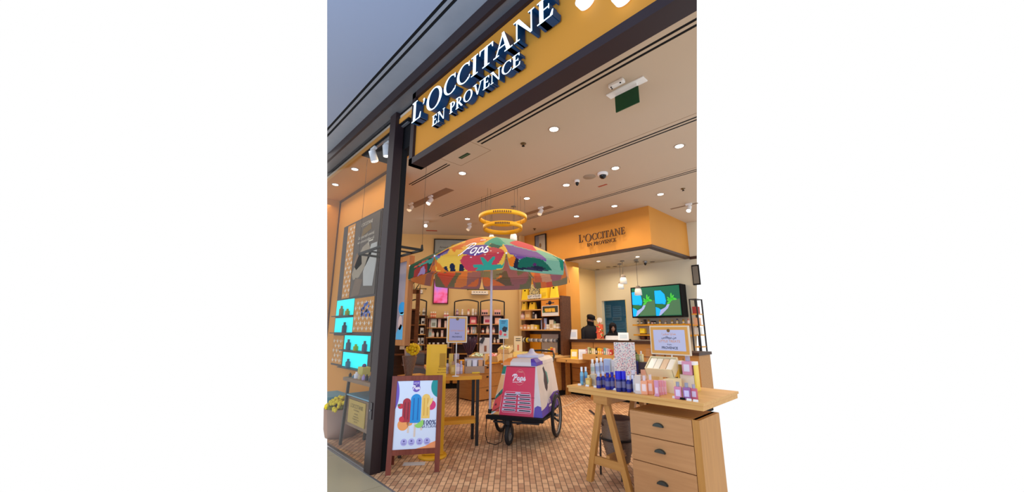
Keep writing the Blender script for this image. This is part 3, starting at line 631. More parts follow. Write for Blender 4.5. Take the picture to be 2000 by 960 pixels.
# ---- island with drawers
isl = thing('display_island', 'tan display island with drawers and honey top behind the ice cart', 'display counter', (-6.18, 4.89, 0))
MB().m(TAN).box(-.62, 0, 0, 1.42, .02, .70).build('island_body', isl)
MB().m(YWD).box(-.65, .05, -.04, 1.45, .70, .76, bev=.003).build('island_top', isl)
for r_, (za, zb) in enumerate(((.03, .25), (.258, .51), (.518, .69))):
    for c in range(2):
        y0 = .02 + c * .70; d = MB().m(wood('drawer_tan', (170, 116, 60), (184, 130, 72))).box(0, .014, y0, y0 + .67, za, zb).build('drawer', isl)
        MB().m(BLK).box(.014, .03, y0 + .25, y0 + .29, zb - .07, zb - .045).build('knob', d)
# ---- wall shelving on the angled cream wall
def wframe(s, z, d=0): return wp(s, z, d)
WZ = lambda px_, py_: at(px_, py_, P=(DN[0] + Vector((DN[1].y, -DN[1].x)) * .25, DN[1]))
def ws(px_, py_, off=.25):
    p_ = at(px_, py_, P=(DN[0] + Vector((DN[1].y, -DN[1].x)) * off, DN[1])); return (Vector((p_.x, p_.y)) - DN[0]).dot(DN[1]), p_.z
def wall_unit(px0, px1, ytop, rows, label, arch=None, solid=True):
    s0, zt = ws(px0, ytop); s1, _ = ws(px1, ytop); w_ = s1 - s0; o = wp(s0, 0, .25)
    t = thing('wall_shelf_unit', label, 'shelf unit', o, WANG, 'dark brown shelf units along the rear cream wall')
    MB().m(WALD).box(0, w_, .22, .24, .1, zt).build('back_panel', t)
    MB().m(WAL).box(0, .03, 0, .24, 0, zt).build('side_panel', t); MB().m(WAL).box(w_ - .03, w_, 0, .24, 0, zt).build('side_panel', t)
    zz = []
    for y in rows:
        z = ws(px0, y)[1]; zz.append(z); MB().m(TAN if z < zt - .01 else WAL).box(.0, w_, -.005, .24, z - .022, z).build('shelf', t)
    MB().m(TAN).box(.03, w_ - .03, -.06, .2, .12, .62).build('base_cabinet', t)
    MB().m(BLKM).box(.0, w_, -.04, .2, 0, .12).build('plinth', t)
    if arch:
        zt2 = ws((px0 + px1) / 2, arch)[1]; pts = [Vector((.015, .02, zt))]
        rise = .05
        for k in range(13): u = k / 12; pts.append(Vector((.015 + u * (w_ - .03), .02, zt2 - rise + rise * math.sin(PI * u))))
        pts.append(Vector((w_ - .015, .02, zt)))
        mb = MB(); mb.m(BLK)
        for a_, b_ in zip(pts, pts[1:]): mb.beam(a_, b_, .03, .03, (0, 1, 0))
        mb.build('arch_frame', t)
    return dict(t=t, s0=s0, s1=s1, rows=zz, ztop=zt, w=w_)
UA = wall_unit(797, 833, 615, [615, 633, 652, 672, 690], 'shelf unit with arched frame at the left, beside the tall brown tower', arch=584)
UB = wall_unit(834, 885, 620, [620, 639, 658, 678, 700], 'lower shelf unit without an arch below the pink picture')
UC = wall_unit(886, 935, 615, [615, 632, 651, 670, 690], 'shelf unit with arched frame just left of the parasol pole', arch=585)
UD = wall_unit(937, 986, 615, [615, 632, 651, 670, 690], 'shelf unit with arched frame behind the parasol pole', arch=585)
# brown tower in front of the left end
pt = at(810, 705, D=8.6); a = at(813, 565, D=8.6)
tw = thing('shelf_tower', 'tall dark brown open shelf tower with a metal bracket on top', 'shelf tower', (pt.x, pt.y, 0), WANG)
ZTW = a.z
for x in (-.52, 0): MB().m(WAL).box(x - .04, x + .04, -.04, .04, 0, ZTW).build('post', tw)
MB().m(WAL).box(-.52, .02, -.04, .04, ZTW - .09, ZTW).build('top_rail', tw)
for k, y in enumerate((603, 633, 662, 690)): z = at(800, y, D=8.7).z; MB().m(WAL).box(-.5, -.04, -.04, .26, z - .03, z).build('shelf', tw)
MB().m(WALD).box(-.5, -.04, .22, .24, .3, at(800, 603, D=8.7).z).build('back_panel', tw)
mb = MB(); mb.m(BLK)
for x in (-.10, .03): mb.tube([(x - .10, 0, ZTW), (x, 0, ZTW + .16), (x, 0, ZTW)], .012, 6)
mb.beam((-.3, 0, ZTW + .16), (.05, 0, ZTW + .16), .02, .02); mb.build('top_bracket', tw)
# ---- gift shelf on the orange wall
GY = 6.80
def gx(px_, py_): return xz(px_, py_, GY)
gs = thing('gift_shelf', 'wide brown gift shelf with honey boards against the orange wall', 'shelf unit', (0, 0, 0))
x0, _ = gx(1015, 620); x1, _ = gx(1097, 620); xm, _ = gx(1056, 620)
zt = gx(1050, 583)[1]; zc = gx(1050, 643)[1]; zk = gx(1060, 691)[1]
MB().m(WALD).box(x0 + .1, x1 - .02, YB - .03, YB - .005, zk, zt - .02).build('back_panel', gs)
MB().m(HON).box(x0, x1 - .01, GY, YB - .005, zt - .035, zt).build('top_board', gs)
for y in (604, 622): z = gx(1035, y)[1]; MB().m(HON).box(x0, xm, GY, YB - .03, z - .025, z).build('shelf', gs)
MB().m(HON).box(x0, x1 - .02, GY, YB - .03, zc - .025, zc).build('shelf', gs)
MB().m(WAL).box(x1 - .03, x1 + .03, GY - .02, YB - .005, zk + .002, zt + .03).build('side_post', gs)
MB().m(WAL).box(x0 + .08, x0 + .11, GY + .1, YB - .03, zk, zt - .03).build('side_post', gs)
MB().m(WAL).box(xm - .01, xm + .015, GY + .05, YB - .03, zc, zt - .03).build('divider', gs)
GS = dict(x0=x0, x1=x1, xm=xm, zt=zt, zc=zc, zk=zk, z2=gx(1035, 604)[1], z3=gx(1035, 622)[1])
gc = thing('gift_counter', 'tan base cabinet with pale top under the gift shelf', 'cabinet', (0, 0, 0))
MB().m(wood('pale_top', (222, 186, 128), (232, 198, 140))).box(x0 - .1, x1 + .02, GY - .32, YB - .04, zk - .04, zk).build('counter_top', gc)
MB().m(TAN).box(x0, x1 - .04, GY - .28, YB - .06, .1, zk - .04).build('cabinet_body', gc)
MB().m(WAL).box(x1 - .035, x1 + .02, GY - .02, YB - .045, .1, zk - .045).build('end_post', gc)
MB().m(BLKM).box(x0, x1 + .0, GY - .26, YB - .06, 0, .1).build('plinth', gc)
# baseboard on the orange wall
mb = MB(); mb.m(BLKM); mb.box(x1 + .06, XC + .012, YB - .015, YB, 0, .1); mb.box(XC, XC + .012, YB - .015, 7.6, 0, .1); struct('baseboard_rear', mb)
# ---- cash counter
CY = 6.98
cc = thing('cash_counter', 'tall tan cash counter with dark walnut top under the bulkhead', 'counter', (0, 0, 0))
xa = at(1112, 661, Y=CY).x; xb = at(1273, 666, Y=CY).x; zc2 = at(1200, 664, Y=CY).z
MB().m(WALD).box(xa, xb, CY, CY + .62, zc2 - .055, zc2).build('counter_top', cc)
MB().m(TAN).box(xa + .03, xb - .03, CY + .03, CY + .58, .08, zc2 - .055).build('counter_body', cc)
MB().m(BLKM).box(xa + .05, xb - .03, CY + .06, CY + .55, 0, .08).build('plinth', cc)
for z in (zc2 - .30, zc2 - .62, zc2 - .9): MB().m(mat('panel_groove', (96, 60, 30), .7)).box(xa + .03, xb - .03, CY + .027, CY + .03, z, z + .012).build('groove', cc)
for xq in (at(1157, 680, Y=CY).x, (xa + xb) / 2 + .2): MB().m(mat('panel_groove', (96, 60, 30), .7)).box(xq, xq + .012, CY + .026, CY + .03, .08, zc2 - .055).build('groove', cc)
c2 = thing('low_counter', 'lower tan counter with dark walnut top behind the little treats sign', 'counter', (0, 0, 0))
xc_ = at(1358, 688, Y=CY).x; zl = at(1330, 687, Y=CY).z
MB().m(WALD).box(xb + .02, xc_ + .06, CY, CY + .6, zl - .05, zl).build('counter_top', c2)
MB().m(TAN).box(xb + .04, xc_ + .04, CY + .03, CY + .56, .08, zl - .05).build('counter_body', c2)
MB().m(BLKM).box(xb + .06, xc_ + .02, CY + .06, CY + .5, 0, .08).build('plinth', c2)
MB().m(mat('panel_groove', (96, 60, 30), .7)).box(at(1297, 700, Y=CY).x, at(1299, 700, Y=CY).x, CY + .026, CY + .03, .08, zl - .05).build('groove', c2)
# display ledges in front of the counter
l1 = thing('display_ledge', 'small tan drawer ledge beside the orange column, holding two cards', 'ledge', (0, 0, 0))
MB().m(HON).box(-5.52, -4.92, 6.58, CY, .705, .78).build('ledge_body', l1)
MB().m(BLK).box(-5.24, -5.22, 6.57, 6.58, .735, .75).build('knob', l1)
MB().m(TAN).box(-5.5, -5.45, 6.85, CY, 0, .705).build('support', l1)
l2 = thing('display_tray', 'tan open drawer tray full of small colourful products on the counter front', 'tray', (0, 0, 0))
MB().m(HON).box(-4.84, -4.16, 6.62, CY, .79, .90).build('tray_body', l2)
MB().m(BLK).box(-4.51, -4.48, 6.61, 6.62, .84, .86).build('knob', l2)
MB().m(TAN).box(-4.8, -4.2, 6.8, CY, 0, .79).build('support', l2)
# ---- television and rear shelves
TY = 8.72
ta = at(1231, 562, Y=TY); tb = at(1335, 618, Y=TY); tc_ = at(1282, 557, Y=TY)
tv = thing('television', 'large wall screen in black frame showing hands holding a green plant, twice', 'screen', ((ta.x + tb.x) / 2, TY, (tc_.z + tb.z) / 2))
hw = (tb.x - ta.x) / 2; hh = (tc_.z - tb.z) / 2
MB().m(BLKM).box(-hw, hw, 0, YR - TY - .0, -hh, hh, bev=.01).build('tv_case', tv)
def em(name, rgb, s=.85): return mat(name, rgb, .5, emit=s, noise=0, spec=.1)
g_ = em('screen_green', (30, 88, 66)); 
MB().m(g_).box(-hw + .035, hw - .035, -.006, -.001, -hh + .035, hh - .03).build('screen', tv)
fr = Fr((0, -.006, 0), (1, 0, 0), (0, 0, 1), (0, -1, 0))
for i, ox in enumerate((-hw + .035, .0)):
    W_ = hw - .035; H_ = 2 * hh - .065; b0 = -hh + .035
    P_ = lambda pts: [(ox + a_ * W_, b0 + b_ * H_) for a_, b_ in pts]
    mb = MB(); mb.m(em('screen_grass', (66, 100, 72))) ; poly(mb, fr, P_([(.3, .02), (.98, .02), (.98, .55), (.6, .5), (.3, .2)]), 0, .001); mb.build('picture_grass', tv)
    mb = MB(); mb.m(em('screen_blue', (22, 150, 250), 1)); poly(mb, fr, P_([(0, .42), (.40, .38), (.44, .50), (.40, .72), (.25, .86), (0, .86)]), .001, .002); poly(mb, fr, P_([(0, 0), (.12, 0), (.2, .2), (.12, .26), (0, .3)]), .001, .002); mb.build('picture_sleeve', tv)
    mb = MB(); mb.m(em('screen_leafshade', (44, 96, 52))); poly(mb, fr, P_([(.02, .30), (.2, .26), (.38, .34), (.3, .42), (.05, .4)]), .001, .002); mb.build('picture_leaf', tv)
    mb = MB(); mb.m(em('screen_skin', (140, 150, 196))); poly(mb, fr, P_([(.12, 0), (.2, .02), (.5, .25), (.58, .38), (.48, .38), (.40, .28), (.2, .2)]), .002, .003); mb.build('picture_hand', tv)
    mb = MB(); mb.m(em('screen_plant', (66, 170, 62)))
    for (x, y, l_, w_, r_) in ((.62, .53, .17, .05, .1), (.56, .44, .13, .04, .6), (.74, .55, .17, .045, -.15), (.66, .66, .12, .035, 1.5), (.56, .57, .1, .03, 2.4), (.72, .62, .1, .03, .9)): poly(mb, fr, [(ox + a_ * W_, b0 + b_ * H_) for a_, b_ in ell(x, y, l_ * .8, w_ * .95, 14, rot=r_)], .002, .003)
    mb.build('picture_plant', tv)
def rear_board(y, xa_, xb_, lb):
    p0 = at(xa_, y, Y=8.85); p1 = at(xb_, y, Y=8.85); tag(MB().m(YWD).box(p0.x, p1.x, 8.78, YR - .002, p0.z - .035, p0.z).build('wall_shelf'), lb, 'shelf', 'honey wood shelves under the television'); return p0.z
ZS1 = rear_board(633, 1238, 1352, 'upper honey wood wall shelf with small bottles below the television')
ZS2 = rear_board(652, 1240, 1354, 'lower honey wood wall shelf below the television')
# metal rack at the right edge
rk = thing('metal_rack', 'narrow black metal rack with honey shelves at the right edge', 'rack', (0, 0, 0))
rx = at(1352, 640, Y=8.4).x
zr_ = [at(1355, y, Y=8.4).z for y in (612, 634, 653, 676)]
for dx in (0, .14):
    for dy in (0, .3): MB().m(BLK).box(rx + dx - .012, rx + dx + .012, 8.4 + dy - .012, 8.4 + dy + .012, 0, at(1352, 583, Y=8.4).z).build('upright', rk)
MB().m(BLK).box(rx, rx + .14, 8.39, 8.71, at(1352, 583, Y=8.4).z - .02, at(1352, 583, Y=8.4).z).build('top_frame', rk)
for z in zr_: MB().m(YWD).box(rx, rx + .14, 8.4, 8.7, z - .02, z).build('shelf', rk)
for px_, y, lb in ((1357, 604, 'small red box on the top board of the right edge rack'), (1357, 628, 'small peach box on the second board of the right edge rack'), (1357, 648, 'small white box on the third board of the right edge rack')):
    p_ = at(px_, y, Y=8.5); zz = [z for z in zr_ if z <= p_.z + .05]; z0 = max(zz)
    tag(MB().m(mat('redbox' + str(y), {604: (176, 60, 54), 628: (226, 170, 130), 648: (225, 220, 210)}[y], .6)).box(rx + .02, rx + .12, 8.45, 8.6, z0, z0 + .15, bev=.004).build('product_box'), lb, 'box')
# dark framed picture at far right of the rear wall
pp = at(1352, 528, Y=YR); fp = thing('framed_picture', 'dark framed picture cut off by the right edge beside the television', 'picture', (pp.x + .06, YR - .02, pp.z - .12))
MB().m(BLKM).box(-.06, .10, -.01, .02, -.22, .24).build('frame', fp); MB().m(mat('pic_grey', (120, 112, 100), .5)).box(-.04, .08, -.014, -.01, -.19, .21).build('picture', fp)
# ---- office noticeboard seen through the opening
nb = thing('notice_board', 'blue tinted notice board full of paper sheets in the back office', 'notice board', (0, YR + .98, 0))
p0 = at(1177, 590, Y=YR + .96); p1 = at(1232, 664, Y=YR + .96)
fr = Fr((0, 0, 0), (1, 0, 0), (0, 0, 1), (0, -1, 0)); W_ = p1.x - p0.x; H_ = p0.z - p1.z
mb = MB(); mb.m(mat('board_blue', (70, 130, 160), .6)); rect(mb, fr, p0.x - .05, p1.x + .05, p1.z - .2, p0.z + .05, 0, .012); mb.build('board', nb)
for i, (a_, b_, c_, d_) in enumerate(((.06, .32, .58, .92), (.38, .72, .62, .88), (.76, .98, .62, .85), (.36, .7, .50, .6), (.04, .36, .1, .5), (.44, .82, .28, .46), (.84, .98, .1, .56), (.44, .8, .06, .24))):
    mb = MB(); mb.m(mat('sheet_blue%d' % (i % 3), ((128, 168, 186), (110, 158, 186), (96, 150, 182))[i % 3], .7)); x_, X_, z_, Z_ = p0.x + a_ * W_, p0.x + b_ * W_, p1.z + c_ * H_, p1.z + d_ * H_
    rect(mb, fr, x_, X_, z_, Z_, .012, .016); mb.m(mat('sheet_ink', (38, 66, 84), .7))
    for k in range(4): rect(mb, fr, x_ + .02, X_ - .02 - .03 * (k % 2), Z_ - .03 - k * (Z_ - z_ - .04) / 4 - .008, Z_ - .03 - k * (Z_ - z_ - .04) / 4, .016, .017)
    mb.build('paper_sheet', nb)
# ---- display window furniture
wd = thing('window_display_panel', 'framed wall panel in the window with dark poster, lit niches and patterned tiles', 'display panel', (0, 2.32, 0))
YP = 2.30
def pr_(px0, px1, py0, py1):
    a_ = at((px0 + px1) / 2, py0, Y=YP); b_ = at((px0 + px1) / 2, py1, Y=YP); l_ = at(px0, (py0 + py1) / 2, Y=YP); r_ = at(px1, (py0 + py1) / 2, Y=YP); return l_.x, r_.x, b_.z, a_.z
frm = mat('panel_frame', (56, 44, 40), .5)
X0, X1 = at(648, 690, Y=YP).x, at(746, 420, Y=YP).x; Z0 = at(650, 712, Y=YP).z; Z1 = at(745, 407, Y=YP).z
MB().m(frm).box(X0, X1, -.02, .05, Z0, Z1).build('panel_frame', wd)
fr = Fr((0, -.021, 0), (1, 0, 0), (0, 0, 1), (0, -1, 0))
def px_rect(nm, pts, m, d1=.006, par=wd):
    q = [at(x, y, Y=YP) for x, y in pts]; mb = MB(); mb.m(m); poly(mb, fr, [(k.x, k.z) for k in q], 0, d1); return mb.build(nm, par)
zsp = at(735, 577, Y=YP).z; xsp = at(690, 500, Y=YP).x
mb = MB(); mb.m(mat('pattern_ochre', (196, 134, 52), .6)); rect(mb, fr, X0 + .22, xsp - .01, zsp + .03, Z1 - .03, 0, .006)
mb.m(mat('pattern_white', (220, 208, 190), .6))
def floral(mb, xa_, xb_, za_, zb_, st=.075):
    r0 = 0; z = za_ + .05
    while z < zb_ - .03:
        x = xa_ + (.06 if r0 % 2 == 0 else .135)
        while x < xb_ - .03:
            poly(mb, fr, [(x, z - .032), (x + .02, z - .008), (x + .035, z), (x + .02, z + .010), (x, z + .036), (x - .02, z + .010), (x - .035, z), (x - .02, z - .008)], .006, .0075)
            if x + .075 < xb_ - .01: poly(mb, fr, ell(x + .075, z + .01, .014, .008, 6), .006, .0075)
            x += .15
        z += .075; r0 += 1
floral(mb, X0 + .22, xsp - .01, zsp + .03, Z1 - .03, .07); mb.build('patterned_strip', wd)
mb = MB(); mb.m(mat('poster_dark', (78, 66, 56), .5)); rect(mb, fr, xsp + .01, X1 - .04, zsp + .03, Z1 - .03, 0, .006)
px0, px1, pz0, pz1 = xsp + .01, X1 - .04, zsp + .03, Z1 - .03; PW = px1 - px0; PH = pz1 - pz0
def pq(pts): return [(px0 + a_ * PW, pz0 + b_ * PH) for a_, b_ in pts]
for nm, rgb, pts in (('poster_robe', (150, 138, 118), [(.02, .3), (.2, .48), (.4, .62), (.62, .66), (.78, .5), (.6, .38), (.35, .24), (.1, .22)]), ('poster_cloth', (176, 176, 170), [(.55, .12), (.9, .1), (.98, .4), (.96, .62), (.74, .62), (.62, .44), (.5, .3)]), ('poster_hand', (128, 96, 66), [(.06, .42), (.16, .56), (.36, .56), (.42, .4), (.2, .34)]), ('poster_gold', (112, 88, 44), [(.3, .76), (.7, .82), (.66, .9), (.36, .86)]), ('poster_skirt', (112, 92, 74), [(.05, 0), (.4, .02), (.5, .2), (.2, .24)])):
    mb.m(mat(nm, rgb, .6)); poly(mb, fr, pq(pts), .006, .0075)
mb.m(mat('poster_text', (206, 198, 180), .6)); text(mb, fr, "L'OCCITANE", px0 + PW * .5, pz0 + PH * .9, .075, .0075, .009); text(mb, fr, "Let yourself unwind", px0 + PW * .5, pz0 + PH * .74, .075, .0075, .009); text(mb, fr, "with almond shower oil", px0 + PW * .5, pz0 + PH * .68, .065, .0075, .009)
rect(mb, fr, px0 + PW * .62, px0 + PW * .64, pz0 + PH * .62, pz0 + PH * .72, .0075, .009); rect(mb, fr, px0 + PW * .62, px0 + PW * .8, pz0 + PH * .66, pz0 + PH * .675, .0075, .009)
mb.build('poster', wd)
CY_ = em('niche_cyan', (40, 226, 232), .95)
niches = [('lit_niche', [(656, 587), (693, 583), (690, 614), (654, 617)]), ('lit_niche', [(654, 621), (690, 619), (688, 648), (652, 649)]), ('lit_niche', [(674, 654), (725, 656), (722, 685), (672, 682)]), ('lit_niche', [(671, 687), (719, 691), (716, 723), (669, 713)])]
NB = []
for nm, pts in niches:
    xs = [at(x, y, Y=YP) for x, y in pts]; xa_ = (xs[0].x + xs[3].x) / 2; xb_ = (xs[1].x + xs[2].x) / 2; za_ = (xs[2].z + xs[3].z) / 2; zb_ = (xs[0].z + xs[1].z) / 2
    xa_ = max(xa_, X0 + .03); xb_ = min(xb_, X1 - .02)
    mb = MB(); mb.m(CY_); rect(mb, fr, xa_, xb_, za_, zb_, 0, .004); NB.append((mb.build(nm, wd), xa_, xb_, za_, zb_))
for i, (pts) in enumerate(([(693, 583), (731, 578), (728, 648), (690, 648)], [(651, 654), (672, 655), (668, 711), (647, 708)])):
    xs = [at(x, y, Y=YP) for x, y in pts]; xa_ = (xs[0].x + xs[3].x) / 2; xb_ = (xs[1].x + xs[2].x) / 2; za_ = (xs[2].z + xs[3].z) / 2; zb_ = (xs[0].z + xs[1].z) / 2
    xb_ = min(xb_, X1 - .02); xa_ = max(xa_, X0 + .02)
    mb = MB(); mb.m(MATS['pattern_ochre']); rect(mb, fr, xa_, xb_, za_, zb_, 0, .006); mb.m(MATS['pattern_white']); floral(mb, xa_, xb_, za_, zb_, .085)
    if i == 0:
        mb.m(mat('pattern_blue', (60, 96, 180), .6))
        for k in range(26): x_, z_ = xa_ + (xb_ - xa_) * random.uniform(.4, .85), za_ + (zb_ - za_) * random.uniform(.45, .85); poly(mb, fr, ell(x_, z_, .022, .03, 7, rot=k), .0076, .009)
    mb.build('patterned_tile', wd)
# products standing on the niche floors (held out on a ledge)
k = 0
def small_item(nm, label, cat, x, y, z, h, r, col, group=None):
    return tag(MB().m(mat('c_%d_%d_%d' % col, col, .5)).lathe([(r, 0), (r, h * .65), (r * .5, h * .75), (r * .5, h), (.0001, h)], (x, y, z), 14).build(nm), label, cat, group)
for (o_, xa_, xb_, za_, zb_), items in zip(NB, ([('tan jar with lid', .45, .62, (150, 116, 70)), ('yellow flower bunch', .8, .4, (150, 150, 40))], [('dark grey shopping bag', .7, .7, (52, 62, 76))], [('tall dark bottle', .28, .75, (70, 80, 96)), ('yellow-green soap bar', .58, .45, (150, 170, 30)), ('grey tall bottle', .9, .7, (80, 84, 100))], [('slim teal bottle', .35, .6, (40, 110, 130))])):
    zz = za_ - .004; k += 1
    MB().m(frm).box(xa_, xb_, -.10, -.02, za_ - .018, za_ - .004).build('niche_ledge', wd)
    for nm, u_, hf, cl in items: small_item('display_product', '%s on the %s lit cyan niche of the window panel' % (nm, ('uppermost', 'second', 'third', 'lowest')[k - 1]), 'product', xa_ + u_ * (xb_ - xa_), 2.26, zz, (zb_ - za_) * hf, .035, cl)
# window table
wt = thing('window_table', 'grey-brown display table with gold plaque behind the window glass', 'table', (-5.17, 1.93, 0))
GB = wood('grey_brown', (130, 104, 80), (146, 118, 92)); WT = .80
MB().m(GB).box(0, 1.0, 0, .36, WT - .04, WT).build('table_top', wt)
lf = mat('leg_dark', (66, 60, 56), .5)
for x in (.12, .92):
    for y in (.03, .33): MB().m(lf).beam((x - (.10 if x < .5 else -.06), y, 0), (x, y, WT - .04), .03, .03, (0, 1, 0)).build('leg', wt)
MB().m(mat('shelf_cyan_reflection', (110, 158, 178), .4)).box(.10, .98, .02, .34, .595, .61).build('shelf', wt)  # blue of the cyan glow reflected on this shelf, put into its colour
MB().m(GB).box(.06, .97, .045, .06, .25, .58).build('front_panel', wt)
pa = [at(x, y, Y=1.97) for x, y in ((688, 781), (719, 791), (717, 836), (684, 823))]
pl = MB().m(mat('plaque_gold', (190, 160, 78), .5)).box(.17, .66, .036, .045, .29, .555).build('plaque', wt)
fr2 = Fr((-5.17, 1.93 + .0355, 0), (1, 0, 0), (0, 0, 1), (0, -1, 0)); mb = MB(); mb.m(mat('plaque_ink', (110, 92, 50), .6))
fr2.o = Vector((0, .0355, 0))
text(mb, fr2, "L'OCCITANE", .415, .47, .065); text(mb, fr2, "EN PROVENCE", .415, .44, .025)
for i, s_ in enumerate(('NATURAL', 'ingredients from', 'the south of France', 'since 1976')): text(mb, fr2, s_, .415, .40 - i * .028, .024)
mb.build('plaque_print', pl)
# planters
def flowers(mb, c, r, n, sz, rng, flat=.6):
    for i in range(n):
        a_ = rng.uniform(0, 2 * PI); q = math.sqrt(rng.random()) * r; z = c[2] + flat * math.sqrt(max(0, r * r - q * q)) * rng.uniform(.6, 1)
        mb.ball((c[0] + q * math.cos(a_), c[1] + q * math.sin(a_), z), sz * rng.uniform(.7, 1.2), 5)
rng = random.Random(3)
pb = at(657, 850, z=0); pc = at(650, 852, Y=2.1)
pl_ = thing('flower_planter', 'large taupe round planter with yellow flowers behind the window glass', 'planter', (-5.58, 2.115, 0))
MB().m(mat('planter_taupe', (158, 128, 112), .6)).lathe([(.0001, 0), (.19, 0), (.215, .1), (.235, .36), (.22, .36), (.2, .32), (.0001, .32)], n=40).build('pot', pl_)
mb = MB(); mb.m(mat('flower_yellow', (236, 212, 40), .7)); flowers(mb, (0, 0, .34), .22, 110, .024, rng, .75); tag(mb.build('blossoms', pl_), kind='stuff')
mb = MB(); mb.m(mat('leaf_olive', (120, 120, 44), .8)); flowers(mb, (0, 0, .32), .21, 40, .03, rng, .6); tag(mb.build('foliage', pl_), kind='stuff')
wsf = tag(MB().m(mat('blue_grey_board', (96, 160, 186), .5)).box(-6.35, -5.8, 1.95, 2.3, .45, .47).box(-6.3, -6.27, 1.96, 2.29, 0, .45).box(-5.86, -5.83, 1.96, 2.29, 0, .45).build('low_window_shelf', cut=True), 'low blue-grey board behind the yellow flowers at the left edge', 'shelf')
# baskets with flowers
def flower_cone(x, y, z, label, scale=1, lean=0, hgt=.42, bl=True):
    t = thing('flower_basket', label, 'basket', (x, y, z)); mb = MB(); mb.m(WICK); prof = [(.0001, 0), (.05 * scale, 0)]
    for k in range(14): zz = k * hgt * .62 / 14; r_ = (.05 + .055 * k / 13) * scale; prof += [(r_ + .003, zz + .004), (r_, zz + .012)]
    prof += [(.095 * scale, hgt * .62), (.04 * scale, .02), (.0001, .02)]
    mb.lathe(prof, n=28).build('basket_body', t)
    MB().m(mat('rope', (96, 74, 62), .8)).tube([(-.1 * scale, 0, hgt * .5), (-.15 * scale, -.03, hgt * .42), (-.14 * scale, -.05, hgt * .3), (-.08 * scale, -.06, hgt * .36)], .007, 6).build('handle', t)
    mb = MB(); mb.m(mat('tissue_paper', (206, 194, 176), .7)); mb.hexa([(-.09 * scale, -.03, hgt * .5), (.0, -.06, hgt * .5), (.02, .02, hgt * .5), (-.06, .05, hgt * .5)], [(-.1 * scale, -.04, hgt * .82), (-.01, -.07, hgt * .86), (.02, .02, hgt * .9), (-.08, .05, hgt * .84)]); mb.build('wrapped_parcel', t)
    if bl:
        mb = MB(); mb.m(mat('flower_yellow_bright', (240, 210, 24), .6)); rg = random.Random(8)
        for i in range(70):
            v = Vector((rg.gauss(0, 1), rg.gauss(0, 1), rg.gauss(0, 1))).normalized() * .085 * scale; mb.ball((.10 * scale + v.x, -.01 + v.y, hgt * .82 + v.z * .85), .021 * scale, 5)
        tag(mb.build('blossoms', t), kind='stuff')
    return t
a = at(757, 737, z=.715); flower_cone(SIDE.x - .36, SIDE.y + .06, .715, 'wicker cone basket with bright yellow flowers right of the tall post', 1.05, hgt=.47)
flower_cone(-4.43, 2.12, .80, 'wicker cone basket with looped handle on the window table', 1.0, hgt=.40, bl=False)
for i, (px_, h_, r_, cl, lb) in enumerate(((684, .05, .018, (40, 34, 34), 'small dark bottle at the left end of the window table'), (691, .035, .016, (60, 120, 150), 'tiny blue bottle second along the window table'), (696, .075, .03, (232, 232, 232), 'round white jar on the window table'), (703, .05, .025, (196, 176, 130), 'cream jar in the middle of the window table'), (710, .06, .022, (170, 150, 200), 'lilac bottle on the window table'), (716, .07, .018, (36, 30, 34), 'dark slim bottle right of the lilac one on the window table'), (723, .06, .024, (70, 66, 72), 'dark grey jar in front of the window basket'))):
    p_ = at(px_, 733 + i * 2, Y=2.0); small_item('window_product', lb, 'bottle', p_.x, 2.0, .80, h_, r_, cl)
p_ = at(706, 722, Y=2.15); bx_ = thing('gift_box', 'yellow-green gift box with purple ribbon on the window table', 'box', (p_.x, 2.18, .80))
MB().m(mat('box_lime', (200, 190, 96), .6)).box(-.07, .09, -.05, .05, 0, .11).build('box_body', bx_); MB().m(mat('ribbon_purple', (80, 66, 120), .5)).ball((.01, 0, .12), .03, 6).build('ribbon', bx_)
# suspended black bracket frame
a = at(701, 496, Y=1.97); b = at(824, 488, z=a.z)
hb = thing('hanging_frame', 'black metal frame suspended by thin wires across the tall post', 'hanging frame', (0, 0, 0))
x0_, y0_, x1_, y1_ = a.x, 1.97, b.x, b.y; z_ = a.z; mb = MB(); mb.m(BLK)
for q0, q1 in (((x0_, y0_), (x1_, y0_)), ((x1_, y0_), (x1_, y1_)), ((x1_, y1_), (x0_, y1_)), ((x0_, y1_), (x0_, y0_))): mb.beam((*q0, z_), (*q1, z_), .028, .028)
for f_ in (.35, .7): mb.beam((x0_ + (x1_ - x0_) * f_, y0_, z_), (x0_ + (x1_ - x0_) * f_, y1_, z_), .02, .02)
mb.build('frame_bars', hb)
MB().m(BLK).cyl((x1_, y1_, z_), (x1_, y1_, z_ + .07), .022, .012).build('end_hook', hb)
for q in ((x1_, y1_), (x0_, y0_)): MB().m(BLK).cyl((*q, z_), (*q, CZ - .07), .0022, n=5).build('suspension_wire', hb)
# framed poster behind the post
a = at(803, 498, Y=2.58); b = at(793, 675, Y=2.58); w_ = .62
tp = thing('wood_framed_poster', 'tall wood framed poster of a figure with a blue hat behind the post', 'poster', (a.x, 2.58, 0))
FRW = wood('frame_oak', (168, 112, 66), (186, 128, 80), axis='Z')
for nm, q in (('frame_stile', (-.075, 0, b.z, a.z)), ('frame_stile', (-w_, -w_ + .075, b.z, a.z)), ('frame_rail', (-w_ + .075, -.075, a.z - .075, a.z)), ('frame_rail', (-w_ + .075, -.075, b.z, b.z + .075))):
    MB().m(FRW).box(q[0], q[1], -.02, .06, q[2], q[3]).build(nm, tp)
mb = MB(); mb.m(mat('poster_grey', (148, 140, 150), .5)); mb.box(-w_ + .07, -.07, 0, .02, b.z + .07, a.z - .07); fr = Fr((0, -.001, 0), (1, 0, 0), (0, 0, 1), (0, -1, 0)); zq = lambda y: at(785, y, Y=2.58).z
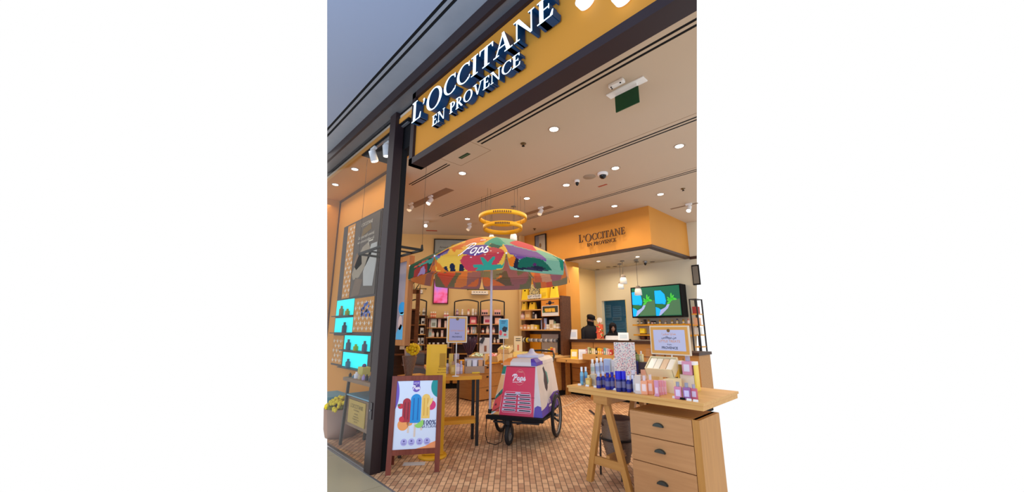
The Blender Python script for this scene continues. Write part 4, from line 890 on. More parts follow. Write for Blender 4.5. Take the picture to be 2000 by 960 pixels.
mb.m(mat('hat_blue', (40, 150, 214), .6)); poly(mb, fr, ell(-.17, zq(601), .10, .085, 20)); mb.m(mat('coat_blue', (90, 176, 222), .6)); poly(mb, fr, [(-.30, b.z + .08), (-.09, b.z + .08), (-.09, zq(640)), (-.18, zq(632)), (-.30, zq(650))])
mb.m(mat('face_pale', (206, 180, 176), .6)); poly(mb, fr, ell(-.2, zq(630), .06, .1, 14)); mb.m(mat('hat_cyan', (120, 214, 236), .6)); poly(mb, fr, ell(-.16, zq(612), .07, .02, 14)); mb.build('poster_sheet', tp)
# ================================================================== PARASOL
NEAR=[('Y',[(-0.552,-0.893),(-0.487,-0.879),(-0.455,-0.798),(-0.423,-0.691),(-0.376,-0.63),(-0.397,-0.115),(-0.325,-0.283),(-0.324,-0.607),(-0.282,-0.543),(-0.288,-0.191),(-0.2,-0.298),(-0.168,-0.16),(-0.114,-0.069),(-0.05,-0.012),(0.026,-0.34),(0.082,-0.556),(0.131,-0.685),(0.18,-0.762),(0.22,-0.855),(0.256,-0.934),(0.3,-0.973),(0.332,-1.034),(0.285,-1.09),(0.232,-1.14),(0.153,-1.171),(0.071,-1.188),(0.005,-1.19),(-0.06,-1.188),(-0.125,-1.183),(-0.19,-1.175),(-0.255,-1.162),(-0.318,-1.147),(-0.376,-1.129),(-0.438,-1.107),(-0.493,-1.083),(-0.556,-1.052),(-0.614,-1.003),(-0.586,-0.941)]),('O',[(-0.422,-0.702),(-0.354,-0.632),(-0.316,-0.571),(-0.335,-0.218),(-0.324,-0.607),(-0.282,-0.543),(-0.288,-0.191),(-0.2,-0.298),(-0.17,-0.088),(-0.077,-0.433),(-0.015,-0.472),(-0.088,-0.605),(-0.163,-0.627),(-0.237,-0.637),(-0.215,-0.673),(-0.291,-0.674),(-0.317,-0.682),(-0.296,-0.671),(-0.261,-0.71),(-0.313,-0.723),(-0.279,-0.795),(-0.357,-0.783),(-0.356,-0.842),(-0.392,-0.801),(-0.396,-0.748)]),('K',[(-0.568,-0.92),(-0.557,-0.927),(-0.521,-1.024),(-0.468,-1.094),(-0.54,-1.061),(-0.612,-1.0)]),('T',[(-0.063,-0.704),(0.006,-0.481),(0.06,-0.349),(0.111,-0.398),(0.157,-0.591),(0.202,-0.705),(0.16,-0.716),(0.149,-0.797),(0.13,-0.8),(0.074,-0.744),(0.016,-0.675),(0.003,-0.792),(-0.031,-0.729)]),('G',[(0.003,-0.792),(0.022,-0.679),(0.089,-0.751),(0.154,-0.805),(0.11,-0.871),(0.05,-0.841)]),('S',[(-0.304,-1.019),(-0.256,-0.981),(-0.18,-0.924),(-0.121,-0.902),(-0.061,-0.872),(0.0,-0.833),(0.08,-0.838),(0.168,-0.917),(0.182,-0.97),(0.166,-1.046),(0.141,-1.113),(0.068,-1.138),(0.01,-1.158),(-0.05,-1.171),(-0.111,-1.18),(-0.176,-1.172),(-0.236,-1.166),(-0.27,-1.126),(-0.301,-1.053)]),('T',[(-0.168,-1.123),(-0.148,-1.108),(-0.109,-1.108),(-0.039,-1.126),(-0.077,-1.038),(-0.06,-1.03),(-0.036,-1.04),(0.009,-1.1),(0.057,-1.035),(0.089,-1.024),(0.091,-1.046),(0.054,-1.135),(0.16,-1.12),(0.217,-1.133),(0.234,-1.148),(0.167,-1.169),(0.103,-1.181),(0.038,-1.189),(-0.023,-1.19),(-0.084,-1.187),(-0.139,-1.182),(-0.099,-1.15),(-0.149,-1.144)]),('N',[(-0.523,-1.028),(-0.499,-1.02),(-0.475,-1.032),(-0.474,-1.062),(-0.468,-1.094),(-0.492,-1.079)]),('N',[(-0.464,-1.096),(-0.447,-1.093),(-0.439,-1.038),(-0.416,-1.018),(-0.391,-1.023),(-0.377,-1.062),(-0.385,-1.126),(-0.451,-1.101),(-0.468,-1.094)]),('N',[(-0.358,-1.135),(-0.344,-1.135),(-0.328,-1.083),(-0.308,-1.06),(-0.291,-1.065),(-0.266,-1.128),(-0.286,-1.118),(-0.262,-1.152),(-0.336,-1.142)]),('P',[(-0.28,-0.875),(-0.27,-0.831),(-0.237,-0.818),(-0.235,-0.724),(-0.216,-0.682),(-0.154,-0.704),(-0.093,-0.714),(-0.031,-0.724),(-0.015,-0.774),(0.011,-0.874),(0.011,-0.932),(-0.03,-0.968),(-0.087,-1.006),(-0.173,-0.994),(-0.234,-0.945),(-0.264,-0.937)]),('W',[(-0.188,-1.01),(-0.167,-1.005),(-0.17,-1.022),(-0.19,-1.019)]),('W',[(0.018,-0.914),(0.036,-0.914),(0.037,-0.941),(0.023,-0.941)]),('W',[(0.101,-0.977),(0.12,-0.975),(0.122,-0.997),(0.107,-0.999)]),('W',[(-0.039,-1.004),(-0.019,-1.0),(-0.019,-1.014),(-0.039,-1.013)]),('K',[(0.221,-1.086),(0.265,-0.997),(0.303,-0.982),(0.33,-1.016),(0.32,-1.099),(0.234,-1.148),(0.206,-1.126)]),('M',[(0.162,-0.548),(0.224,-0.466),(0.281,-0.356),(0.318,-0.211),(0.341,-0.65),(0.273,-0.681),(0.202,-0.705),(0.182,-0.617),(0.28,-0.508),(0.276,-0.689),(0.221,-0.628)]),('S',[(0.245,-0.59),(0.321,-0.214),(0.385,-0.257),(0.446,-0.295),(0.506,-0.335),(0.569,-0.478),(0.558,-0.594),(0.506,-0.616),(0.453,-0.628),(0.401,-0.636),(0.344,-0.648),(0.279,-0.61)]),('L',[(0.506,-0.335),(0.601,-0.398),(0.661,-0.437),(0.721,-0.477),(0.777,-0.523),(0.832,-0.555),(0.787,-0.595),(0.711,-0.5),(0.649,-0.515),(0.582,-0.517),(0.556,-0.539)]),('V',[(0.173,-0.759),(0.215,-0.706),(0.278,-0.679),(0.341,-0.65),(0.276,-0.714),(0.344,-0.674),(0.4,-0.663),(0.453,-0.655),(0.507,-0.638),(0.559,-0.618),(0.621,-0.671),(0.659,-0.741),(0.671,-0.784),(0.601,-0.833),(0.521,-0.88),(0.44,-0.924),(0.351,-0.999),(0.317,-0.987),(0.271,-0.972),(0.339,-0.965),(0.244,-0.979),(0.218,-0.958),(0.2,-0.86)]),('G2',[(0.371,-1.097),(0.361,-1.0),(0.436,-0.915),(0.539,-0.848),(0.636,-0.807),(0.725,-0.803),(0.81,-0.809),(0.757,-0.865),(0.7,-0.917),(0.64,-0.965),(0.577,-1.01),(0.51,-1.05),(0.445,-1.084),(0.377,-1.114)]),('N',[(0.307,-1.103),(0.313,-1.045),(0.317,-0.987),(0.359,-0.996),(0.371,-1.097),(0.447,-1.054),(0.522,-1.004),(0.608,-0.916),(0.719,-0.862),(0.671,-0.938),(0.606,-0.987),(0.535,-1.038),(0.466,-1.075),(0.39,-1.11),(0.325,-1.117)]),('U',[(0.469,-1.049),(0.516,-1.002),(0.62,-0.968),(0.681,-0.921),(0.74,-0.873),(0.794,-0.819),(0.739,-0.886),(0.677,-0.946),(0.61,-0.995),(0.535,-1.038)]),('V2',[(0.536,-0.965),(0.558,-0.91),(0.596,-0.914),(0.588,-0.934)]),('M',[(0.559,-0.618),(0.581,-0.484),(0.648,-0.494),(0.711,-0.5),(0.787,-0.595),(0.844,-0.633),(0.901,-0.654),(0.871,-0.708),(0.803,-0.79),(0.704,-0.791),(0.671,-0.784),(0.655,-0.725),(0.616,-0.651)]),('T2',[(0.713,-0.513),(0.773,-0.538),(0.832,-0.555),(0.868,-0.575),(0.917,-0.607),(0.97,-0.642),(0.958,-0.634),(0.905,-0.679),(0.849,-0.648),(0.788,-0.616)]),('G3',[(-1.011,-0.206),(-0.954,-0.382),(-0.854,-0.571),(-0.731,-0.715),(-0.59,-0.841),(-0.552,-0.893),(-0.59,-0.907),(-0.727,-0.908),(-0.824,-0.858),(-1.002,-0.642),(-1.136,-0.355),(-1.081,-0.224)]),('R',[(-0.987,-0.474),(-0.923,-0.546),(-0.828,-0.675),(-0.722,-0.781),(-0.73,-0.822),(-0.76,-0.904),(-0.883,-0.798),(-0.992,-0.658),(-1.105,-0.443),(-1.05,-0.541)]),('Z',[(-0.919,-0.69),(-0.861,-0.685),(-0.791,-0.738),(-0.787,-0.832),(-0.821,-0.861),(-0.992,-0.658)]),('T3',[(-0.886,-0.563),(-0.774,-0.689),(-0.651,-0.794),(-0.517,-0.883),(-0.556,-0.901),(-0.591,-0.9),(-0.682,-0.845),(-0.706,-0.789),(-0.859,-0.635)]),('R2',[(-0.973,-0.395),(-0.873,-0.55),(-0.758,-0.674),(-0.655,-0.768),(-0.549,-0.836),(-0.51,-0.797),(-0.473,-0.746),(-0.434,-0.69),(-0.438,-0.735),(-0.474,-0.782),(-0.51,-0.818),(-0.551,-0.84),(-0.643,-0.784),(-0.752,-0.707),(-0.853,-0.605),(-0.944,-0.491)]),('Z2',[(-0.651,-0.794),(-0.538,-0.849),(-0.5,-0.824),(-0.465,-0.787),(-0.429,-0.74),(-0.439,-0.853),(-0.521,-0.89)]),('V3',[(-0.539,-0.843),(-0.503,-0.801),(-0.466,-0.755),(-0.433,-0.701),(-0.428,-0.751),(-0.467,-0.812),(-0.505,-0.863)]),('K2',[(-0.729,-0.918),(-0.657,-0.898),(-0.587,-0.903),(-0.556,-0.901),(-0.585,-0.947),(-0.616,-0.997),(-0.685,-0.951)])]
FAR=[('a',[(-1.157,-0.119),(-1.08,-0.056),(-1.035,0.114),(-0.963,0.271),(-0.895,0.358),(-0.981,0.335),(-1.062,0.363),(-1.123,0.394),(-1.167,0.232),(-1.188,0.07),(-1.187,-0.089)]),('b',[(-1.123,0.394),(-1.065,0.369),(-0.992,0.344),(-0.881,0.381),(-0.811,0.479),(-0.904,0.515),(-0.973,0.55),(-1.036,0.585)]),('c',[(-0.88,0.548),(-0.806,0.529),(-0.757,0.582),(-0.702,0.628),(-0.644,0.674),(-0.581,0.718),(-0.509,0.754),(-0.589,0.831),(-0.651,0.881),(-0.712,0.925),(-0.782,0.873),(-0.848,0.815),(-0.914,0.755),(-0.968,0.691),(-0.917,0.623)]),('d',[(-0.803,0.55),(-0.781,0.558),(-0.723,0.617),(-0.663,0.668),(-0.595,0.718),(-0.632,0.781),(-0.722,0.818),(-0.816,0.848),(-0.839,0.825),(-0.833,0.752),(-0.82,0.656)]),('a',[(-0.712,0.925),(-0.594,0.838),(-0.502,0.77),(-0.45,0.796),(-0.431,0.791),(-0.45,0.918),(-0.496,1.012),(-0.624,0.992)]),('b',[(-0.496,1.012),(-0.447,0.92),(-0.422,0.796),(-0.324,0.816),(-0.216,0.828),(-0.24,0.934),(-0.252,0.963),(-0.369,0.998)]),('e',[(-0.496,1.022),(-0.414,1.009),(-0.331,0.992),(-0.252,0.963),(-0.273,1.061),(-0.324,1.098),(-0.416,1.062)]),('f',[(-0.222,0.957),(-0.216,0.828),(-0.136,0.836),(-0.06,0.84),(0.016,0.837),(0.094,0.828),(0.168,0.811),(0.115,0.889),(0.06,0.962),(0.008,1.027),(-0.112,0.976)]),('e',[(-0.222,0.957),(-0.112,0.976),(-0.028,1.009),(0.061,1.035),(0.179,1.103),(0.079,1.119),(-0.018,1.122),(-0.12,1.12),(-0.22,1.105)]),('h',[(0.008,1.027),(0.073,0.989),(0.141,0.94),(0.025,0.932),(0.107,0.881),(0.183,0.822),(0.22,0.92),(0.266,1.006),(0.342,1.069),(0.26,1.087),(0.178,1.099),(0.088,1.064)]),('i',[(0.183,0.822),(0.207,0.746),(0.275,0.738),(0.34,0.731),(0.345,0.852),(0.357,0.958),(0.389,1.043),(0.339,1.06),(0.266,1.006),(0.32,0.948),(0.377,0.873),(0.43,0.797),(0.486,0.704),(0.51,0.887),(0.518,0.97),(0.45,1.008),(0.379,1.042),(0.302,1.072),(0.252,1.001),(0.212,0.917)]),('f',[(0.486,0.704),(0.544,0.701),(0.597,0.836),(0.527,0.845)]),('a',[(0.527,0.686),(0.631,0.637),(0.643,0.83),(0.63,0.89),(0.569,0.882),(0.597,0.836),(0.55,0.77)]),('j',[(0.624,0.644),(0.699,0.583),(0.716,0.711),(0.786,0.769),(0.649,0.887),(0.603,0.798)]),('k',[(0.699,0.583),(0.808,0.474),(0.858,0.564),(0.943,0.583),(0.872,0.677),(0.786,0.769),(0.716,0.711)]),('l',[(0.808,0.474),(0.861,0.414),(0.907,0.352),(0.947,0.292),(1.034,0.387),(0.95,0.572),(0.863,0.558)]),('a',[(0.947,0.292),(1.07,-0.306),(1.135,-0.044),(1.034,0.387)])]
NC = {'Y': (250, 214, 84), 'O': (240, 136, 32), 'K': (244, 150, 40), 'T': (64, 186, 160), 'G': (44, 112, 92), 'S': (222, 78, 92), 'N': (30, 38, 72), 'P': (128, 96, 190), 'W': (250, 240, 236), 'M': (150, 206, 184),
      'L': (246, 214, 140), 'V': (142, 92, 180), 'V2': (110, 40, 120), 'G2': (14, 126, 104), 'U': (60, 56, 92), 'T2': (20, 160, 134), 'G3': (16, 84, 66), 'R': (176, 44, 44), 'Z': (176, 150, 196), 'T3': (86, 178, 156), 'R2': (214, 84, 66), 'Z2': (140, 130, 190), 'V3': (88, 56, 130), 'K2': (226, 130, 60)}
FC = {'a': (226, 160, 92), 'b': (164, 128, 146), 'c': (112, 134, 110), 'd': (214, 98, 84), 'e': (226, 140, 76), 'f': (136, 152, 132), 'h': (104, 108, 92), 'i': (160, 116, 140), 'j': (208, 130, 106), 'k': (214, 190, 176), 'l': (172, 126, 168)}  # muted far side: shaded, lit-through look of the cloth put into these colours
FC = {k: tuple(int(v * .68 + w * .32) for v, w in zip(c_, (250, 220, 190))) for k, c_ in FC.items()}  # lightened to offset the low light under the canopy
def inside(pt, pl):
    x, y = pt; r = False; j = len(pl) - 1
    for i in range(len(pl)):
        xi, yi = pl[i]; xj, yj = pl[j]
        if (yi > y) != (yj > y) and x < (xj - xi) * (y - yi) / (yj - yi) + xi: r = not r
        j = i
    return r
PB_ = at(957, 806, z=.33)
par = thing('parasol', 'large multicoloured fruit-print parasol with white pole standing at the ice cart', 'parasol', (PB_.x, PB_.y, .33), YAW)
RR = 1.12; ZA = 2.69 - .33; ZRM = 2.24 - .33
def csurf(pan, u, t, dz=0):
    a0 = R(-33.5 + 45 * pan); a1 = a0 + R(45); tt = min(t, 1)
    q0 = Vector((math.sin(a0), -math.cos(a0))); q1 = Vector((math.sin(a1), -math.cos(a1))); q = (q0 * (1 - u) + q1 * u) * RR * tt
    sag = -.012 * math.sin(PI * u) * tt
    z = ZA - (ZA - ZRM) * (.35 * tt + .65 * tt ** 1.9) + sag
    if t > 1:
        k = t - 1; q = q * (1 + .02 * math.sin(PI * u) + .12 * k); z -= k
    return Vector((q.x, q.y, z + dz))
VH = .19
GEN = [NC[k] for k in ('Y', 'S', 'T', 'V', 'G2', 'K', 'M')]
def ccolor(pan, u, t):
    th = R(-33.5 + 45 * (pan + u)); pt = (t * math.sin(th), -t * math.cos(th))
    if pan in (-1, 7, 0, 1):
        c = None
        for n, pl in NEAR:
            if inside(pt, pl): c = NC[n]
        if c: return c
        return {0: NC['Y'], 1: NC['M']}.get(pan, NC['G3'])
    c = None
    for n, pl in FAR:
        if inside(pt, pl): c = FC[n]
    if c: return c
    s_ = math.sin(3.1 * pt[0] + 1.7 * math.sin(2.3 * pt[1]) + pan) + math.cos(4.1 * pt[1] - pt[0] * 1.3)
    return (FC['a'], FC['i'], FC['c'], FC['e'], FC['d'], FC['f'])[int((s_ + 2) * 1.49) % 6]
CLOTH = vcol('parasol_cloth', .55, .5)
def cloth(name, pan, ts, nu, parent, valance=False):
    me = bpy.data.meshes.new(name); vs = []; fs = []; cols = []
    for t in ts:
        for i in range(nu + 1):
            u = i / nu; tt = t
            if valance:
                k = (t - 1) / VH; e = min(u, 1 - u); lim = 1 - max(0, (.055 - e) / .055) ** 2 * .75 if k > 0 else 1
                uu = .5 + (u - .5) * (1 - .022 * min(1, k * 2)); tt = 1 + (t - 1) * lim; vs.append(csurf(pan, uu, tt))
            else: vs.append(csurf(pan, u, tt))
    for j in range(len(ts) - 1):
        for i in range(nu):
            fs.append((j * (nu + 1) + i, j * (nu + 1) + i + 1, (j + 1) * (nu + 1) + i + 1, (j + 1) * (nu + 1) + i)); cols.append(lin(ccolor(pan, (i + .5) / nu, (ts[j] + ts[j + 1]) / 2)))
    me.from_pydata(vs, [], fs); me.materials.append(CLOTH); ca = me.color_attributes.new('Col', 'FLOAT_COLOR', 'CORNER')
    data = []
    for c in cols: data += [*c, 1] * 4
    ca.data.foreach_set('color', data); me.polygons.foreach_set('use_smooth', [True] * len(fs)); me.update()
    o = bpy.data.objects.new(name, me); COL.objects.link(o); o.parent = parent
    m = o.modifiers.new('s', 'SOLIDIFY'); m.thickness = .0012; return o
for pan in range(-1, 7):
    hi = pan in (-1, 0, 1)
    n_ = 46; cp = cloth('canopy_panel', pan, [.02 + .98 * k / n_ for k in range(n_ + 1)], 80 if hi else 44, par)
    cloth('valance_flap', pan, [1 + VH * k / 16 for k in range(17)], 80 if hi else 44, cp, True)
POLE = mat('pole_white', (206, 198, 206), .35)
MB().m(POLE).cyl((0, 0, 0), (0, 0, ZA - .02), .017, n=18).build('pole', par)
MB().m(POLE).cyl((0, 0, ZA - .05), (0, 0, ZA + .01), .03, .02).build('crown_hub', par); MB().m(POLE).cyl((0, 0, ZRM + .03), (0, 0, ZRM + .10), .028).build('slide_hub', par)
MB().m(BLK).cyl((0, 0, -.0), (0, 0, .05), .028).build('pole_socket', par)
for k in range(8):
    a_ = R(-33.5 + 45 * k); d_ = Vector((math.sin(a_), -math.cos(a_), 0)); pts = [d_ * (RR * .985 * t) + Vector((0, 0, csurf(0, 0, t).z - .012)) for t in [i / 10 for i in range(11)]]
    r_ = MB().m(POLE).tube(pts, .004, 6).build('rib', par); MB().m(POLE).cyl(Vector((0, 0, ZRM + .07)), d_ * RR * .5 + Vector((0, 0, csurf(0, 0, .5).z - .015)), .004, n=6).build('strut', r_)
    MB().m(WHI).ball(d_ * (RR * 1.0) + Vector((0, 0, ZRM - .004)), .012, 6).build('rib_tip', r_)
# badge lettering on the canopy (white script "Pops")
def pops(mb, M, w=.075):
    """script lettering, drawn with strokes; M maps (x,y) of a unit word box (0..4, 0..1) to a frame point"""
    S = [[(-.2, .75), (-.1, 1.0), (.25, 1.2), (.75, 1.12), (.82, .8), (.5, .52), (.2, .55)], [(.38, 1.15), (.3, .6), (.15, 0), (.0, -.15)],
         [(1.25, .55), (1.0, .45), (.98, .15), (1.2, .02), (1.42, .2), (1.38, .48), (1.22, .56), (1.5, .5)],
         [(1.75, .6), (1.7, .2), (1.58, -.35)], [(1.74, .45), (1.95, .62), (2.15, .5), (2.1, .15), (1.9, .02), (1.74, .15)],
         [(2.75, .62), (2.55, .6), (2.5, .42), (2.72, .3), (2.75, .1), (2.5, .02), (2.35, .12)], [(2.1, .1), (2.3, .15), (2.55, .55)]]
    for c in S: M(mb, curve(c, 7), w)
mbp = MB(); mbp.m(mat('badge_white', (250, 250, 255), .5, noise=0))
def can_pt(x, y):      # badge coordinates -> (pan 0) u,t
    u = .44 + x * .155; t = .90 - y * .27
    u0 = .5 + (u - .5) ; return csurf(0, u0, t, .004)
def Mcan(mb, pts, w):
    n = len(pts)
    for i in range(n - 1):
        (x0, y0), (x1, y1) = pts[i], pts[i + 1]; dx, dy = x1 - x0, y1 - y0; l = math.hypot(dx, dy) or 1; nx, ny = -dy / l * w, dx / l * w
        q = [can_pt(x0 + nx, y0 + ny), can_pt(x0 - nx, y0 - ny), can_pt(x1 - nx, y1 - ny), can_pt(x1 + nx, y1 + ny)]
        mb.add([Vector(v) for v in q] + [Vector(v) + Vector((0, 0, .002)) for v in q], [(0, 1, 2, 3), (4, 7, 6, 5), (0, 4, 5, 1), (1, 5, 6, 2), (2, 6, 7, 3), (3, 7, 4, 0)])
def can_pt(x, y):
    return csurf(0, (.34 + x * .145) + .0, .97 - y * .26, .005)
pops(mbp, Mcan, .06)
for k in range(5): Mcan(mbp, [(.9 + k * .22, 1.72), (1.02 + k * .22, 1.72)], .07)
mbp.build('badge_lettering', par)
# ================================================================== ICE CART
CU = Vector((.891, .454, 0)); CV = Vector((-.454, .891, 0)); CO = Vector((-3.583, 3.45, 0))
ct = thing('ice_cart', 'pink and white three-wheeled ice pop cart with vents and script lettering', 'ice cream cart', CO, math.atan2(.454, .891))
CWHITE = mat('cart_white', (226, 214, 206), .35); CPINK = mat('cart_pink', (218, 40, 76), .4); CPUR = mat('cart_purple', (92, 66, 168), .4)
zb, zt = .34, .93
B = [(-.34, .07), (.34, .07), (.34, 1.10), (-.34, 1.10)]; T = [(-.215, .20), (.235, .20), (.235, 1.12), (-.215, 1.12)]
MB().m(CWHITE).hexa([(x, y, zb) for x, y in B], [(x, y, zt) for x, y in T]).build('cart_body', ct)
mb = MB(); mb.m(CWHITE); L0 = [(-.22, .185, .93), (.24, .185, .93), (.24, 1.13, .93), (-.22, 1.13, .93)]; L1 = [(-.215, .19, .975), (.232, .19, .975), (.232, 1.12, .975), (-.215, 1.12, .975)]; L2 = [(-.17, .24, 1.015), (.19, .24, 1.015), (.19, 1.09, 1.015), (-.17, 1.09, 1.015)]
mb.hexa(L0, L1); mb.hexa(L1, L2); ld = mb.build('lid', ct)
def seg(a, b, t): return Vector(a).lerp(Vector(b), t)
# front face frame: bilinear patch
def FP(x, y, d=.0):      # x -1..1, y 0..1 on front face
    b = seg((-.34, .07, zb), (.34, .07, zb), (x + 1) / 2); t_ = seg((-.215, .20, zt), (.235, .20, zt), (x + 1) / 2)
    n = Vector((0, -.59, .13)).normalized(); return b.lerp(t_, y) + n * d
def SP(y, z, d=0):       # right side face, y 0..1 front to rear, z 0..1
    b = seg((.34, .07, zb), (.34, 1.10, zb), y); t_ = seg((.235, .20, zt), (.235, 1.12, zt), y); n = Vector((.59, 0, .11)).normalized(); return b.lerp(t_, z) + n * d
def patch(mb, fn, pts, d0, d1):
    n = len(pts); return mb.add([fn(*p, d0) for p in pts] + [fn(*p, d1) for p in pts], [list(range(n))[::-1], list(range(n, 2 * n))] + [(i, (i + 1) % n, (i + 1) % n + n, i + n) for i in range(n)])
mb = MB(); mb.m(CPINK); patch(mb, FP, [(-.66, .0), (.66, 0), (.93, .98), (-.80, .98)], 0, .006); mb.m(mat('pink_seam', (150, 24, 52), .5)); patch(mb, FP, [(-.70, .36), (.76, .36), (.76, .37), (-.70, .37)], .006, .0068); patch(mb, FP, [(-.8, .965), (.93, .965), (.93, .985), (-.8, .985)], .006, .010); fpn = mb.build('front_panel', ct)
for nm, rgb, pts in (('watermelon_red', (222, 72, 66), [(-1, .06), (-.7, .06), (-.72, .46), (-.98, .30)]), ('leaf_green', (30, 120, 92), [(-1, .28), (-.98, .36), (-.74, .52), (-.72, .42)]), ('peach', (236, 176, 112), [(-1, .38), (-.74, .52), (-.80, .80), (-1, .80)]), ('green_top', (20, 124, 98), [(-1, .82), (-.80, .82), (-.81, .98), (-1, .98)]), ('green_low', (64, 128, 84), [(-1, .02), (-.7, .12), (-.7, .16), (-1, .05)]), ('orange_low', (238, 160, 84), [(-.94, 0), (-.66, 0), (-.7, .10)]), ('violet_low', (92, 66, 168), [(.67, 0), (1, 0), (1, .20), (.86, .22), (.73, .18)])):
    mb = MB(); mb.m(mat('cart_' + nm, rgb, .45)); patch(mb, FP, pts, 0, .003); mb.build('fruit_print', ct)
for x, y in ((-.86, .42), (-.9, .2)):
    mb = MB(); mb.m(mat('seed_dark', (70, 20, 30), .5)); patch(mb, FP, [(x - .04, y - .03), (x + .05, y - .02), (x, y + .03)], .003, .004); mb.build('seed_print', ct)
# vents
LV = mat('vent_silver', (206, 190, 206), .4)
WLN = mat('outline_pink_white', (244, 190, 200), .5, noise=0)
def FPs(mb, pts, w, d0, d1, closed=True):
    n = len(pts)
    for i in range(n if closed else n - 1):
        (x0, y0), (x1, y1) = pts[i], pts[(i + 1) % n]; X0_, X1_ = x0 * .31, x1 * .31; Y0_, Y1_ = y0 * .6, y1 * .6; dx, dy = X1_ - X0_, Y1_ - Y0_; l = math.hypot(dx, dy) or 1; nx, ny = -dy / l * w / .31, dx / l * w / .6
        patch(mb, FP, [(x0 + nx, y0 + ny), (x0 - nx, y0 - ny), (x1 - nx, y1 - ny), (x1 + nx, y1 + ny)], d0, d1)
mb = MB(); mb.m(WLN); FPs(mb, rrect(-.66 + .06, .60, .06, .465, .07), .0022, .006, .0075); mb.build('vent_outline', fpn)
for c in (0, 1):
    for r_ in range(5):
        xL = (-.575 if c == 0 else .04) + .0 * r_; y0 = .085 + r_ * .074; x1_ = xL + .54 + (.0)
        mb = MB(); mb.m(LV); patch(mb, FP, [(xL, y0), (x1_, y0), (x1_, y0 + .05), (xL, y0 + .05)], .006, .014); mb.m(BLKM); patch(mb, FP, [(xL + .07, y0 + .014), (x1_ - .02, y0 + .014), (x1_ - .02, y0 + .032), (xL + .07, y0 + .032)], .014, .0145); mb.build('vent_slot', fpn)
mb = MB(); mb.m(LV); patch(mb, FP, [(-.10, .41), (.14, .41), (.14, .465), (-.10, .465)], .006, .014); mb.build('latch_plate', fpn)
# front lettering
PWH = mat('lettering_white', (252, 240, 246), .5, noise=0); LGOLD = mat('ring_print_gold', (230, 170, 150), .5)
mb = MB(); mb.m(PWH)
def Mfront(mb, pts, w): FPs(mb, [(-.30 + x * .235, .70 + y * .095) for x, y in pts], w * .12, .006, .0085, False)
pops(mb, Mfront, .07); FPs(mb, [(-.3, .655), (.2, .665)], .003, .006, .0085, False); mb.build('script_lettering', fpn)
mb = MB(); mb.m(LGOLD); FPs(mb, [(.06 + .26 * math.cos(a_), .76 + .155 * math.sin(a_)) for a_ in [2 * PI * k / 36 for k in range(36)]], .0013, .006, .0075)
for k, ch in enumerate('HOUSE'): patch(mb, FP, [(-.04 + k * .05, .86), (-.005 + k * .05, .86), (-.005 + k * .05, .88), (-.04 + k * .05, .88)], .006, .0075)
mb.build('round_emblem', fpn)
# side graphics
mb = MB(); mb.m(CPUR); patch(mb, SP, [(0, 0), (1, 0), (1, .30), (.7, .33), (.45, .27), (.25, .15), (.1, .13), (0, .13)], 0, .003); mb.build('side_print', ct)
mb = MB(); mb.m(mat('emblem_dark', (70, 62, 66), .5)); patch(mb, SP, [(.30, .50), (.36, .42), (.42, .48), (.46, .60), (.44, .80), (.36, .95), (.30, .92), (.33, .80), (.28, .66)], 0, .003); mb.m(mat('emblem_teal', (90, 150, 140), .5)); patch(mb, SP, [(.40, .86), (.5, .80), (.52, .60), (.46, .55), (.45, .72)], .0, .0035); mb.build('side_emblem', ct)
mb = MB(); mb.m(PWH); patch(mb, SP, [(.36, .10), (.48, .10), (.48, .14), (.36, .14)], .003, .005); patch(mb, SP, [(.34, .17), (.38, .17), (.38, .26), (.34, .26)], .003, .005); patch(mb, SP, [(.42, .17), (.46, .17), (.46, .26), (.42, .26)], .003, .005); mb.build('side_lettering', ct)
# lid colour corners
mb = MB(); mb.m(mat('lid_orange', (236, 140, 58), .4)); mb.hexa([(-.222, .183, .932), (-.12, .183, .932), (-.12, .24, .932), (-.222, .24, .932)], [(-.217, .188, .976), (-.118, .188, .976), (-.118, .24, .976), (-.217, .24, .976)]); mb.hexa([(-.217, .187, .976), (-.118, .187, .976), (-.118, .6, .976), (-.217, .6, .976)], [(-.172, .238, 1.017), (-.10, .238, 1.017), (-.10, .6, 1.017), (-.172, .6, 1.017)]); mb.build('lid_print', ld)
mb = MB(); mb.m(CPUR); mb.hexa([(.17, .183, .932), (.242, .183, .932), (.242, .5, .932), (.17, .5, .932)], [(.165, .188, .976), (.235, .188, .976), (.235, .5, .976), (.165, .5, .976)]); mb.hexa([(.165, .187, .976), (.235, .187, .976), (.235, .45, .976), (.165, .45, .976)], [(.15, .238, 1.017), (.193, .238, 1.017), (.193, .42, 1.017), (.15, .42, 1.017)]); mb.build('lid_print', ld)
# handle bar, frame, wheels
MB().m(BLK).tube([(-.2, 1.12, .90), (-.2, 1.25, 1.0), (-.18, 1.28, 1.06), (.0, 1.28, 1.07), (.2, 1.28, 1.06), (.225, 1.25, 1.0), (.225, 1.12, .90)], .016, 10).build('push_handle', ct)
MB().m(BLKM).box(-.37, .37, -.03, .03, .30, .345, bev=.004).box(-.33, .33, .03, 1.1, .30, .338).build('platform', ct)
mb = MB(); mb.m(BLK)
for x in (-.30, .30): mb.beam((x, 0, .30), (x * 1.15, .63, .28), .03, .03)
mb.beam((-.40, .63, .28), (.38, .63, .28), .025, .025)
mb.beam((-.09, .04, .30), (-.09, .04, .24), .05, .05); mb.beam((.0, .1, .24), (.34, .5, .28), .02, .02); mb.beam((-.18, .1, .24), (-.34, .5, .28), .02, .02); mb.beam((-.3, .06, .26), (.3, .06, .27), .02, .02)
mb.beam((.33, .6, .26), (.42, .6, .20), .02, .02); mb.build('chassis', ct)
